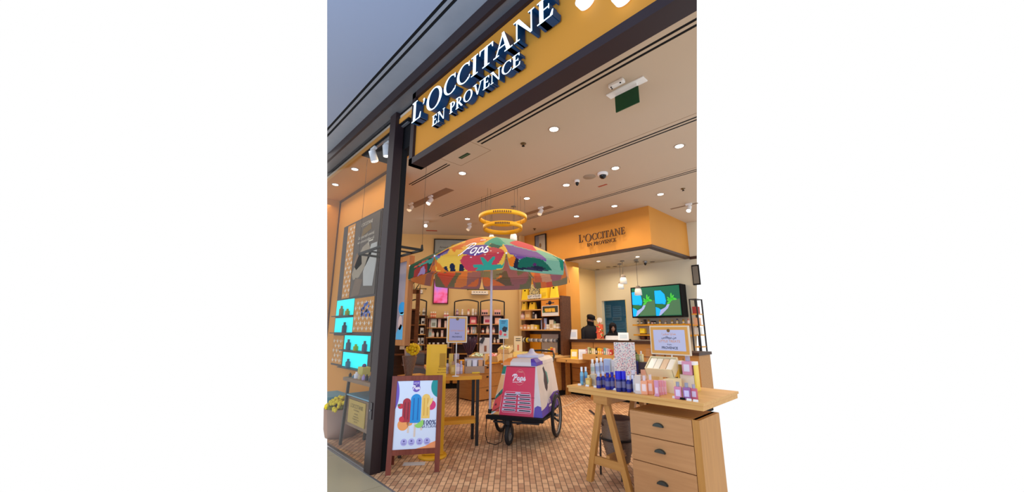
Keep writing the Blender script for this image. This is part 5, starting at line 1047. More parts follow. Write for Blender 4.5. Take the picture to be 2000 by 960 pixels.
def wheel(x, y, r, name, thin):
    tyre = MB().m(mat('tyre_rubber', (30, 28, 28), .7)).torus((x, y, r), r - thin, thin, 40, 10, 'YZ').build(name, ct)
    MB().m(GRYM).torus((x, y, r), r - thin * 2.2, thin * .45, 36, 6, 'YZ').build('rim', tyre)
    MB().m(GRYM).cyl((x - .03, y, r), (x + .03, y, r), .018).build('hub', tyre)
    if r > .2:
        mb = MB(); mb.m(GRYM)
        for k in range(14): a_ = 2 * PI * k / 14; mb.cyl((x + .02 * (-1) ** k, y, r), (x, y + (r - thin * 2.2) * math.cos(a_), r + (r - thin * 2.2) * math.sin(a_)), .0016, n=4)
        tag(mb.build('spokes', tyre), kind='stuff')
    else: MB().m(mat('caster_grey', (120, 118, 118), .5)).cyl((x - .012, y, r), (x + .012, y, r), r * .62).build('wheel_disc', tyre)
wheel(.385, .64, .265, 'rear_wheel', .022); wheel(-.40, .62, .265, 'rear_wheel', .022)
mb = MB(); mb.m(BLK); mb.torus((.385, .64, .265), .292, .006, 30, 6, 'YZ'); 
MB().m(BLK).tube([(.385, .64 + .295 * math.cos(a_), .265 + .295 * math.sin(a_)) for a_ in [R(-10 + 12 * k) for k in range(13)]], .009, 6).build('mudguard', ct)
wheel(-.09, .07, .125, 'front_wheel', .026)
for dx in (-.045, .045): MB().m(BLK).beam((-.09 + dx, .07, .125), (-.09 + dx * .8, .04, .29), .012, .04).build('fork', ct)
MB().m(BLKM).tube([(-.37, .0, .30), (-.37, -.02, .1), (-.34, -.03, .03), (-.24, -.02, .012), (-.2, .1, .02), (-.2, .2, .25)], .005, 6).build('power_cable', ct)
# white freezer cover on the cart
fc_ = thing('lid_cover', 'pale lilac plastic cover with pointed grip lying on the ice cart lid', 'cover', CO + CU * .03 + CV * .62 + Vector((0, 0, 1.015)), math.atan2(.454, .891))
PLV = mat('cover_pale', (206, 204, 222), .45); MB().m(PLV).box(-.15, .16, -.16, .16, 0, .035, bev=.008).build('cover_plate', fc_)
MB().m(PLV).lathe([(.10, .035), (.05, .06), (.025, .11), (.0001, .115)], (.02, 0, 0), 14).build('pointed_grip', fc_)
# ================================================================== A-BOARD
ab = thing('sandwich_board', 'brown wooden A-frame board with ice pop poster beside the post', 'sign board', (-3.805, 1.925, 0), math.atan2(.42, .27))
BWd, BHt, LEAN = .495, .915, .09
def AP(x, z, d=0): return Vector((x, LEAN * z / BHt - d, z))
MHD = MAH
for x in (0, BWd): MB().m(MHD).beam(AP(x + (.012 if x == 0 else -.012), 0), AP(x + (.012 if x == 0 else -.012), BHt), .05, .026, (0, 1, 0)).build('leg', ab)
for x in (0.02, BWd - .02): MB().m(MHD).beam((x, .30, 0), (x, LEAN + .01, BHt - .02), .035, .02, (0, 1, 0)).build('rear_leg', ab)
for z in (BHt - .025, .195): MB().m(MHD).beam(AP(.03, z), AP(BWd - .03, z), .026, .05, (0, 0, 1)).build('rail', ab)
fr = Fr(AP(0, 0, .004), (1, 0, 0), (0, LEAN, BHt), (0, -1, LEAN / BHt))
def z2(z): return z * math.hypot(LEAN, BHt) / BHt
x0, x1, y0, y1 = .036, BWd - .036, z2(.218), z2(BHt - .048); PWd = x1 - x0; PHt = y1 - y0
ps = MB().m(mat('poster_white', (214, 222, 236), .4, noise=.01)); rect(ps, fr, x0, x1, y0, y1, -.004, .001); pst = ps.build('poster', ab)
def AQ(pts): return [(x0 + a_ * PWd, y0 + b_ * PHt) for a_, b_ in pts]
AR = PWd / PHt
def AE(cx, cy, rx, ry, n=28, a0=0, a1=2 * PI, rot=0): return [(x0 + cx * PWd + a_ * PWd, y0 + cy * PHt + b_ * PWd) for a_, b_ in ell(0, 0, rx, ry, n, a0, a1, rot)]
def clipx(pts): return [(min(max(x, x0), x1), min(max(y, y0), y1)) for x, y in pts]
def ink(nm, rgb, pls, d=0, par=None, rough=.45):
    mb = MB(); mb.m(mat('ink_' + nm, rgb, rough, noise=.02))
    for p in pls: poly(mb, fr, p, .001 + d * .0006, .0016 + d * .0006)
    return mb.build(nm, par or pst)
ink('purple_blob', (112, 84, 178), [clipx(AE(-.09, .80, .17, .40, 40))])
ink('teal_blob', (10, 142, 140), [clipx(AE(1.06, .90, .22, .26, 40))])
ink('orange_wave', (238, 148, 92), [AQ([(.52, 0), (1, 0), (1, .10), (.88, .075), (.76, .035), (.6, .012)])])
ink('purple_tab', (112, 84, 178), [AQ([(.40, .88), (.56, .88), (.56, 1), (.40, 1)]), AE(.48, .885, .095, .095, 24)], 1)
mb = MB(); mb.m(PWH); text(mb, fr, 'HOUSE', x0 + .48 * PWd, y0 + .952 * PHt, .017, .002, .0028); text(mb, fr, 'OF', x0 + .48 * PWd, y0 + .928 * PHt, .013, .002, .0028)
pops(mb, lambda m_, pts, w: stroke(m_, fr, [(x0 + (.40 + x * .058) * PWd, y0 + .868 * PHt + y * .03) for x, y in pts], .007, .002, .003)); mb.build('badge_lettering', pst)
def pop(nm, cx, top, bot, w, c1, c2, d=2):
    pts = AQ([(cx - w, bot)]) + AQ([(cx + w, bot)]) + [(x0 + (cx + w * math.cos(a_)) * PWd, y0 + top * PHt - w * PWd + w * PWd * math.sin(a_)) for a_ in [PI * k / 14 for k in range(15)]]
    ink(nm + '_body', c1, [pts], d)
    ink(nm + '_groove', c2, [AQ([(cx + s * w * .42 - .014, bot + .04), (cx + s * w * .42 + .014, bot + .04), (cx + s * w * .42 + .014, top - .06), (cx + s * w * .42 - .014, top - .06)]) for s in (-1, 1)], d + 1)
def stick(cx, y0_, y1_): ink('wooden_stick', (222, 200, 180), [AQ([(cx - .022, y0_), (cx + .022, y0_), (cx + .022, y1_), (cx - .022, y1_)])], 1)
stick(.335, .23, .40); stick(.49, .17, .40); stick(.645, .26, .42)
ink('orange_fruit', (240, 156, 84), [AE(.21, .35, .13, .13), AE(.36, .37, .07, .06)], 1)
ink('berry', (206, 44, 56), [AE(.13, .62, .07, .06)], 1); ink('berry_leaf', (110, 100, 60), [AE(.09, .635, .035, .03)], 2)
pop('red_pop', .27, .735, .385, .095, (172, 38, 52), (130, 26, 40)); ink('raspberry', (206, 50, 60), [AE(.17, .43, .062, .062)], 4)
ink('dragon_fruit', (216, 50, 110), [AE(.86, .62, .11, .11)], 1)
pop('yellow_pop', .73, .79, .43, .10, (240, 196, 96), (222, 168, 66)); pop('blue_pop', .49, .795, .37, .125, (22, 140, 206), (8, 100, 170), 3); ink('mango_slice', (244, 206, 120), [AE(.83, .66, .04, .12, 20, rot=-.5)], 5)
ink('lime_slice', (150, 208, 96), [AE(.58, .37, .115, .115, 20, PI + .5, 2 * PI + .6)], 6)
mb = MB(); mb.m(mat('ink_navy', (60, 66, 110), .5)); text(mb, fr, '100%', x0 + .83 * PWd, y0 + .335 * PHt, .062, .001, .003, bold=.02); text(mb, fr, 'NATURAL', x0 + .82 * PWd, y0 + .29 * PHt, .038, .001, .003); mb.build('slogan', pst)
for k, cx in enumerate((.255, .43, .62, .795)):
    ink('info_circle', (178, 172, 222), [AE(cx, .10, .078, .078, 22)], 1); ink('info_print', (96, 88, 150), [AQ([(cx - .04, .075), (cx + .04, .075), (cx + .04, .082), (cx - .04, .082)]), AE(cx, .115, .022, .022, 8)], 3)
tag(MB().m(mat('pale_sheet', (196, 196, 200), .4)).box(-.11, .12, -.05, .05, 0, .0015).build('floor_sheet', loc=at(808, 905, z=0.001), rz=.9), 'pale grey sheet lying on the pavers under the sandwich board', 'sheet')
# ================================================================== WALL PICTURES, SIGNS
def wfr(s, d):  # frame on the angled wall
    o = wp(s, 0, d); return Fr(o, (DN[1].x, DN[1].y, 0), (0, 0, 1), (DN[1].y, -DN[1].x, 0))
def wpic(name, label, pts, mfun, d=.03):
    q = [ws(x, y, d) for x, y in pts]; s0 = min(a_[0] for a_ in q); s1 = max(a_[0] for a_ in q); z0 = min(a_[1] for a_ in q); z1 = max(a_[1] for a_ in q)
    o = wp(s0, 0, d); t = thing(name, label, 'picture', (o.x, o.y, z0), WANG); W_, H_ = s1 - s0, z1 - z0
    for n_, (a_, b_, c_, e_) in (('frame_side', (0, .025, 0, H_)), ('frame_side', (W_ - .025, W_, 0, H_)), ('frame_rail', (.025, W_ - .025, 0, .025)), ('frame_rail', (.025, W_ - .025, H_ - .025, H_))): MB().m(mfun[0]).box(a_, b_, -.02, .025, c_, e_).build(n_, t)
    return t, W_, H_, Fr((0, -.0, 0), (1, 0, 0), (0, 0, 1), (0, -1, 0))
t, W_, H_, fr = wpic('framed_poster', 'large black framed grey-blue advertising picture high on the rear wall behind the parasol', [(848, 467), (925, 468), (848, 530)], (BLK,))
mb = MB(); mb.m(mat('adv_grey', (150, 160, 158), .5)); rect(mb, fr, .02, W_ - .02, .02, H_ - .02, 0, .008); mb.m(mat('adv_blue', (96, 112, 156), .5)); poly(mb, fr, [(.02, .02), (W_ * .5, .02), (W_ * .5, H_ * .38), (.02, H_ * .42)], .008, .010)
mb.m(mat('adv_gold', (196, 150, 60), .4)); poly(mb, fr, ell(W_ * .5, H_ * .72, .09, .11), .010, .012); mb.m(mat('adv_text', (60, 60, 60), .5)); text(mb, fr, 'Almond', W_ * .25, H_ * .72, .07, .008, .01); text(mb, fr, 'shower oil', W_ * .25, H_ * .62, .07, .008, .01); mb.build('poster_print', t)
t, W_, H_, fr = wpic('framed_poster', 'pink and violet blossom picture in dark red frame on the rear cream wall', [(847, 545), (877, 545), (847, 593)], (mat('frame_red', (96, 36, 40), .5),))
pk = bpy.data.materials.new('blossom_print'); pk.use_nodes = True; nt = pk.node_tree; b_ = nt.nodes['Principled BSDF']; tc_n = nt.nodes.new('ShaderNodeTexCoord'); vn = nt.nodes.new('ShaderNodeTexNoise'); vn.inputs['Scale'].default_value = 6; vn.inputs['Detail'].default_value = 4
sx_ = nt.nodes.new('ShaderNodeSeparateXYZ'); nt.links.new(tc_n.outputs['Object'], vn.inputs['Vector']); nt.links.new(tc_n.outputs['Object'], sx_.inputs[0]); ad = nt.nodes.new('ShaderNodeMath'); ad.operation = 'MULTIPLY_ADD'; ad.inputs[1].default_value = .9; nt.links.new(sx_.outputs['Z'], ad.inputs[0]); nt.links.new(vn.outputs['Fac'], ad.inputs[2])
rp = nt.nodes.new('ShaderNodeValToRGB'); e_ = rp.color_ramp.elements; e_[0].position = .45; e_[0].color = (*lin((214, 40, 90)), 1); e_[1].position = 1.0; e_[1].color = (*lin((190, 130, 236)), 1); k_ = e_.new(.7); k_.color = (*lin((240, 120, 190)), 1)
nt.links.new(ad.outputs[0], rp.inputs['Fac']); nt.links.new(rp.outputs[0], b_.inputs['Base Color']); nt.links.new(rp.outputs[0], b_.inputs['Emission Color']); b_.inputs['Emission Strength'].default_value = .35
mb = MB(); mb.m(pk); rect(mb, fr, .02, W_ - .02, .02, H_ - .02, 0, .008); mb.build('blossom_picture', t)
q0 = at(1046, 460, Y=YB); q1 = at(1068, 490, Y=YB)
t = thing('framed_poster', 'small black framed picture high on the orange wall right of the parasol top', 'picture', (q0.x, YB - .03, q1.z - .03)); W_, H_ = q1.x - q0.x, q0.z - q1.z + .02
MB().m(BLK).box(0, .02, -.01, .028, 0, H_).box(W_ - .02, W_, -.01, .028, 0, H_).box(.02, W_ - .02, -.01, .028, 0, .02).box(.02, W_ - .02, -.01, .028, H_ - .02, H_).build('frame', t)
fr = Fr((0, 0, 0), (1, 0, 0), (0, 0, 1), (0, -1, 0)); mb = MB(); mb.m(mat('pic_taupe', (160, 146, 128), .5)); rect(mb, fr, .02, W_ - .02, .02, H_ - .02, -.01, .0); mb.m(mat('pic_slate', (110, 108, 116), .5)); rect(mb, fr, .02, W_ * .38, .02, H_ - .02, 0, .002); mb.m(mat('pic_brown', (110, 76, 40), .5)); poly(mb, fr, ell(W_ * .5, H_ * .42, .035, .06), .002, .004); mb.build('picture', t)
def shelf_sign(px0, px1, sx0, sx1, y, label):
    s0, z0 = ws(px0, y, .12); s1, _ = ws(px1, y, .12); a_, zb_ = ws(sx0, y + 9, .12); b_, _ = ws(sx1, y + 9, .12); o = wp(s0, 0, .12)
    t = thing('rod_sign', label, 'sign', (o.x, o.y, z0), WANG, None); MB().m(BLK).cyl((0, 0, 0), (s1 - s0, 0, 0), .009, n=8).build('rod', t); MB().m(BLK).cyl((.02, 0, 0), (.02, .118, 0), .007, n=6).cyl((s1 - s0 - .02, 0, 0), (s1 - s0 - .02, .118, 0), .007, n=6).build('rod_bracket', t)
    MB().m(mat('sign_pale', (222, 214, 204), .5, emit=.1)).box(a_ - s0, b_ - s0, -.015, .015, zb_ - z0, -.03).build('sign_board', t); MB().m(mat('sign_dark_edge', (110, 100, 90), .5)).box(a_ - s0 - .015, b_ - s0 + .015, -.018, .018, zb_ - z0 - .02, zb_ - z0).build('lower_edge', t)
    mb = MB(); mb.m(mat('sign_ink', (90, 84, 80), .6)); 
    for k in range(5): w0 = (b_ - a_) / 6; mb.box(a_ - s0 + w0 * (.6 + k), a_ - s0 + w0 * (1.2 + k), -.0165, -.015, (zb_ - z0) * .62, (zb_ - z0) * .48)
    mb.build('sign_print', t)
shelf_sign(812, 833, 813, 825, 563, 'small white category sign hanging from a black rod at the left of the rear wall')
shelf_sign(912, 960, 921, 953, 565, 'long white category sign hanging from a black rod left of the parasol pole')
# ================================================================== PRODUCTS
def pm(c, rough=.4): return mat('p_%d_%d_%d' % c, c, rough, noise=0)
LBLM = pm((240, 236, 230), .6)
def product(kind, base, h, w, cols, label, parts=False, rz=0, group=None, cat=None, name=None, d=None):
    """kind: bottle, square, box, tube, jar, pump; base = point of its foot; h, w metres"""
    r = w / 2; d = d or w; c = [pm(x) for x in cols]; cap = c[1] if len(c) > 1 else c[0]; lb = c[2] if len(c) > 2 else LBLM
    cat = cat or {'bottle': 'bottle', 'square': 'bottle', 'box': 'box', 'tube': 'tube', 'jar': 'jar', 'pump': 'bottle'}[kind]
    name = name or {'bottle': 'product_bottle', 'square': 'perfume_bottle', 'box': 'product_box', 'tube': 'cream_tube', 'jar': 'cream_jar', 'pump': 'pump_bottle'}[kind]
    P1 = []; 
    if kind == 'bottle': P1 = [('body', c[0], 'L', [(r * .94, 0), (r, .03 * h), (r, .62 * h), (r * .8, .70 * h), (r * .42, .74 * h), (r * .42, .77 * h)]), ('cap', cap, 'L', [(r * .58, .76 * h), (r * .58, h), (.0001, h)])]
    elif kind == 'big': P1 = []
    elif kind == 'jar': P1 = [('body', c[0], 'L', [(r * .9, 0), (r, .05 * h), (r, .62 * h)]), ('lid', cap, 'L', [(r * 1.03, .60 * h), (r * 1.03, .97 * h), (r * .98, h), (.0001, h)])]
    elif kind == 'pump': P1 = [('body', c[0], 'L', [(r * .94, 0), (r, .03 * h), (r, .55 * h), (r * .7, .64 * h), (r * .4, .66 * h)]), ('pump', cap, 'L', [(r * .45, .65 * h), (r * .45, .76 * h), (r * .14, .77 * h), (r * .14, .95 * h), (.0001, .95 * h)])]
    elif kind == 'square': P1 = [('body', c[0], 'B', (-r, r, -d / 2, d / 2, 0, .72 * h)), ('cap', cap, 'L', [(r * .5, .72 * h), (r * .5, h), (.0001, h)])]
    elif kind == 'box': P1 = [('body', c[0], 'B', (-r, r, -d / 2, d / 2, 0, h))]
    elif kind == 'tube': P1 = [('body', c[0], 'T', None), ('cap', cap, 'L', [(r * .62, 0), (r * .62, .16 * h), (.0001, .16 * h)])]
    def put(mb, sh, g, m):
        mb.m(m)
        if sh == 'L': mb.lathe(g, n=18 if parts else 12)
        elif sh == 'B': mb.box(*g, bev=min(.003, w * .08))
        else:
            n = 14; lo = [(r * .8 * math.cos(2 * PI * k / n), r * .8 * math.sin(2 * PI * k / n), .15 * h) for k in range(n)]; hi = [(r * 1.05 * math.cos(2 * PI * k / n), r * .06 * math.sin(2 * PI * k / n), h) for k in range(n)]
            mb.add(lo + hi, [(k, (k + 1) % n, (k + 1) % n + n, k + n) for k in range(n)] + [list(range(n, 2 * n))], True)
    def put_label(mb):
        mb.m(lb)
        if kind in ('square', 'box'): mb.box(-r * .62, r * .62, -d / 2 - .0012, -d / 2, .18 * h, .56 * h)
        elif kind == 'tube': mb.box(-r * .5, r * .5, -r * .62, -r * .5, .35 * h, .7 * h)
        else: mb.lathe([(r * 1.012, .2 * h), (r * 1.012, .5 * h)], n=18, cap=False)
    if parts:
        t = thing(name, label, cat, base, rz, group)
        for nm, m, sh, g in P1: mb = MB(); put(mb, sh, g, m); mb.build(nm, t)
        mb = MB(); put_label(mb); mb.build('label_print', t); return t
    mb = MB()
    for nm, m, sh, g in P1: put(mb, sh, g, m)
    put_label(mb); return tag(mb.build(name, loc=base, rz=rz), label, cat, group)
def onplane(px_, pyb, pyt, z, D=None):
    b_ = at(px_, pyb, z=z); Dd = math.hypot(b_.x, b_.y); return b_, at(px_, pyt, D=Dd).z - z, (b_ - C0).dot(FW) / F
# ---- trestle table goods
TT = 'on the trestle table'
BL = (34, 40, 140); NV = (30, 34, 92)
near = [  # kind, x, base y, top y, width px, colours, label
 ('bottle', 1137, 751, 716, 7, [(120, 180, 206), (226, 234, 240), (90, 150, 190)], 'light blue bottle with white cap, leftmost %s'),
 ('bottle', 1145, 750, 716, 7, [(110, 172, 200), (220, 230, 238), (86, 140, 190)], 'light blue bottle with white cap, second from left %s'),
 ('square', 1150, 753, 732, 10, [(206, 162, 70), (214, 196, 140), (228, 200, 120)], 'short amber square bottle in front of the light blue bottles %s'),
 ('box', 1160, 752, 730, 11, [(196, 180, 150), (210, 210, 210), (170, 150, 120)], 'clear-fronted beige box beside the amber bottle %s'),
 ('bottle', 1158, 730, 701, 8, [(214, 214, 208), (240, 240, 238), (170, 190, 180)], 'white bottle with white cap, leftmost of the rear row %s'),
 ('bottle', 1167, 730, 699, 8, [(196, 208, 228), (244, 244, 246), (160, 176, 214)], 'pale blue bottle with round white cap, second in the rear row %s'),
 ('bottle', 1175, 729, 698, 8, [(190, 204, 228), (244, 244, 246), (160, 176, 214)], 'pale blue bottle with round white cap, third in the rear row %s'),
 ('box', 1188, 729, 700, 13, [(176, 194, 226), (0, 0, 0), (150, 166, 214)], 'tall light blue carton in the rear row %s'),
 ('box', 1199, 731, 702, 6, [(214, 210, 212), (0, 0, 0), (190, 186, 190)], 'narrow pale grey carton right of the light blue carton %s'),
 ('jar', 1207, 730, 699, 14, [(246, 210, 60), (250, 244, 214), (250, 236, 190)], 'yellow jar with big cream lid in the rear row %s'),
 ('bottle', 1170, 757, 727, 10, [BL, (190, 196, 226), (104, 100, 140)], 'cobalt blue bottle with silver cap, front row left %s'),
 ('bottle', 1179, 756, 726, 10, [BL, (190, 196, 226), (104, 100, 140)], 'cobalt blue bottle with silver cap, second in the front row %s'),
 ('bottle', 1188, 760, 727, 11, [BL, (26, 30, 160), (104, 100, 140)], 'cobalt blue bottle with blue cap, third in the front row %s'),
 ('bottle', 1197, 760, 726, 11, [BL, (26, 30, 160), (104, 100, 140)], 'cobalt blue bottle with blue cap, fourth in the front row %s'),
 ('jar', 1209, 764, 724, 11, [(28, 34, 110), (28, 26, 190), (104, 100, 140)], 'tall dark blue jar with bright blue lid in the front row %s'),
 ('jar', 1219, 764, 724, 10, [(28, 34, 110), (28, 26, 190), (104, 100, 140)], 'dark blue jar with bright blue lid, right of two %s'),
 ('bottle', 1229, 765, 733, 10, [BL, (206, 210, 232), (104, 100, 140)], 'cobalt blue bottle with silver cap next to the blue-lidded jars %s'),
 ('bottle', 1237, 764, 732, 9, [BL, (214, 220, 240), (104, 100, 140)], 'cobalt blue bottle with white cap, rightmost of the blues %s'),
 ('box', 1211, 727, 712, 13, [(44, 42, 84), (0, 0, 0), (150, 150, 170)], 'low navy carton left of the stacked navy cartons %s'),
 ('jar', 1224, 742, 722, 10, [(40, 46, 130), (190, 200, 230), (60, 66, 150)], 'small navy jar with pale lid, left one before the cartons %s'),
 ('jar', 1238, 743, 722, 10, [(40, 46, 130), (214, 220, 240), (60, 66, 150)], 'small navy jar with pale lid, right one before the cartons %s'),
 ('box', 1241, 766, 738, 6, [(206, 200, 196), (0, 0, 0), (180, 176, 170)], 'slim pale carton behind the tall clear box %s'),
 ('box', 1248, 768, 732, 12, [(208, 190, 176), (0, 0, 0), (232, 226, 220)], 'tall clear-fronted beige box in the front row %s'),
 ('square', 1260, 769, 733, 12, [(238, 162, 118), (222, 200, 200), (240, 214, 206)], 'peach orange square bottle with pale label, left one %s'),
 ('square', 1272, 769, 731, 11, [(240, 156, 106), (222, 200, 196), (240, 206, 190)], 'peach orange square bottle, right one %s'),
 ('box', 1284, 773, 742, 8, [(206, 140, 168), (0, 0, 0), (226, 190, 206)], 'pink carton with navy top edge, leftmost of four %s'),
 ('box', 1290, 771, 742, 5, [(232, 160, 176), (0, 0, 0), (240, 200, 206)], 'pink carton, second of four %s'),
 ('box', 1295, 770, 742, 5, [(232, 166, 180), (0, 0, 0), (240, 200, 206)], 'pink carton, third of four %s'),
 ('box', 1300, 769, 743, 5, [(238, 176, 184), (0, 0, 0), (240, 206, 210)], 'pink carton, rightmost of four %s'),
 ('square', 1326, 778, 745, 13, [(206, 126, 156), (150, 150, 166), (216, 200, 226)], 'pink patterned square bottle with grey cap, left one %s'),
 ('square', 1343, 779, 747, 14, [(150, 92, 150), (150, 150, 168), (206, 196, 230)], 'violet patterned square bottle with grey cap, middle one %s'),
 ('square', 1357, 779, 750, 12, [(206, 100, 120), (170, 160, 180), (216, 196, 216)], 'red-violet patterned square bottle at the right edge %s'),
]
for kd, x, yb, yt, wp_, cols, lb in near:
    b_, h_, k_ = onplane(x, yb, yt, ZT)
    o_ = product(kd, b_, h_, wp_ * k_, cols, lb % TT, True, rz=R(16) if kd in ('square', 'box') else 0)
b_, h_, k_ = onplane(1290, 773, 744, ZT)
# navy cartons, two stacked pairs (printed diamond)
for x, lb in ((1225, 'navy carton with pale diamond emblem, left of the pair'), (1241, 'navy carton with pale diamond emblem, right of the pair')):
    b_ = at(x, 744, z=ZT); D_ = math.hypot(b_.x, b_.y) + .12; b_ = at(x, 738, D=D_); k_ = (b_ - C0).dot(FW) / F; zb_ = at(x, 723, D=D_).z; zt_ = at(x, 704, D=D_).z
    t = thing('navy_carton', lb + ' on the right trestle table', 'box', (b_.x, b_.y, ZT), R(16)); w_ = 13 * k_ / 2
    MB().m(pm((36, 40, 104))).box(-w_, w_, -.03, .03, 0, zt_ - ZT, bev=.002).build('carton_body', t); fr = Fr((0, -.0302, 0), (1, 0, 0), (0, 0, 1), (0, -1, 0)); mb = MB(); mb.m(pm((206, 196, 150))); zz = (zt_ - ZT) - .05; poly(mb, fr, [(-.018, zz), (0, zz - .014), (.018, zz), (0, zz + .014)]); mb.build('diamond_emblem', t)
# price cards
for i, (x, y, c_) in enumerate(((1132, 752, 1), (1147, 754, 1), (1163, 756, 1), (1186, 759, 1), (1200, 761, 1), (1217, 764, 1), (1283, 773, 1), (1318, 777, 1), (1333, 780, 0), (1346, 782, 1), (1359, 784, 1))):
    b_ = at(x, y, z=ZT); m_ = PAP if c_ else BLKM
    tag(MB().m(m_).prism([(-.019, -.006, 0), (-.019, .008, 0), (-.019, .002, .017)], (.038, 0, 0)).build('price_card', loc=(b_.x, max(b_.y, 3.212), ZT), rz=.05), ['small white price card at the left end', 'white price card below the amber bottle', 'white price card below the beige box', 'white price card below the cobalt bottles', 'white price card left of the blue-lidded jars', 'white price card below the blue-lidded jars', 'white price card below the pink cartons', 'white price card left of the pink patterned bottle', 'black price holder below the pink patterned bottle', 'white price card below the violet bottle', 'white price card at the right edge'][i] + ' of the trestle table front', 'price card')
# cream display box with tilted gift box
bx0 = at(1311, 768, z=ZT); t = thing('riser_box', 'cream riser box carrying the open gift box on the right trestle table', 'box', (bx0.x, bx0.y + .09, ZT), 0)
CRB = pm((236, 220, 176)); MB().m(CRB).box(-.075, .02, -.07, .10, 0, .115).build('riser_body', t)
gb = at(1285, 742, z=ZT + .06)
t = thing('open_gift_box', 'cream open gift box tilted forward with white packets, yellow inside, on the trestle table', 'box', (bx0.x - .165, bx0.y + .16, ZT + .117), R(4))
w_, dp, hh_ = .132, .12, .085; M = Matrix.Rotation(R(32), 4, 'X')
mb = MB(); mb.xf = M; mb.m(CRB); mb.box(-w_, w_, 0, .006, 0, hh_).box(-w_, w_, dp * 1.6, dp * 1.6 + .006, 0, hh_).box(-w_, -w_ + .006, 0, dp * 1.6, 0, hh_).box(w_ - .006, w_, 0, dp * 1.6, 0, hh_).box(-w_, w_, 0, dp * 1.6, -.004, 0); mb.build('box_walls', t)
mb = MB(); mb.xf = M; mb.m(pm((250, 206, 60))); mb.box(-w_ + .006, w_ - .006, .006, dp * 1.6, .002, .03); mb.build('yellow_lining', t)
for k, (xa_, xb_, cl) in enumerate(((-.122, -.06, (250, 244, 228)), (-.056, .0, (244, 236, 214)), (.006, .06, (236, 200, 160)), (.065, .122, (250, 240, 220)))):
    mb = MB(); mb.xf = M; mb.m(pm(cl)); mb.box(xa_, xb_, .02, .18, .03, .075, bev=.006); mb.build('packet', t)
mb = MB(); mb.m(pm((244, 190, 40))); mb.prism([(w_ - .01, .03, .0), (w_ - .01, .2, 0), (w_ - .01, .17, .10)], (.006, 0, 0)); mb.build('yellow_support', t)
for x, yt, yb, lb in ((1322, 700, 735, 'dark grey cream tube, left one standing behind the open gift box'), (1329, 703, 736, 'dark grey cream tube, right one standing behind the open gift box')):
    b_, h_, k_ = onplane(x, yb + 16, yt, ZT); product('tube', b_, h_, 9 * k_, [(58, 58, 70), (40, 40, 50), (110, 110, 120)], lb, True)
b_ = at(1341, 762, z=ZT); t = thing('window_box', 'yellow and white open-front display box with black pump tops behind at the right edge', 'box', (b_.x - .0, b_.y + .05, ZT), 0)
k_ = (b_ - C0).dot(FW) / F; zt_ = at(1341, 712, D=math.hypot(b_.x, b_.y)).z - ZT
mb = MB(); mb.m(pm((248, 220, 90))); mb.box(-.08, -.065, -.03, .05, 0, zt_).box(.075, .09, -.03, .05, 0, zt_).box(-.065, .075, -.03, .05, 0, .02); mb.build('box_frame', t); MB().m(pm((244, 240, 234))).box(-.08, .09, -.032, .052, zt_, zt_ + .03).build('box_top', t); MB().m(pm((236, 206, 150))).box(-.065, .075, .045, .05, .02, zt_).build('box_back', t)
t2 = product('square', (b_.x + .02, b_.y + .02, ZT + .14), .17, .085, [(216, 150, 176), (170, 160, 180), (226, 220, 236)], 'pink floral flask standing inside the yellow open-front display box', True); t2.location.y = b_.y + .04
MB().m(pm((238, 226, 200))).box(-.06, .07, -.025, .045, .02, .138).build('inner_riser', [o_ for o_ in COL.objects if o_.name.startswith('window_box')][0])
for x, lb in ((1335, 'black pump bottle, left one above the yellow display box'), (1342, 'black pump bottle, right one above the yellow display box')):
    q = at(x, 709, D=math.hypot(b_.x, b_.y) + .12); product('pump', (q.x, q.y, ZT), q.z - ZT + .06, .04, [(34, 36, 50), (26, 26, 34), (60, 60, 74)], lb, True)
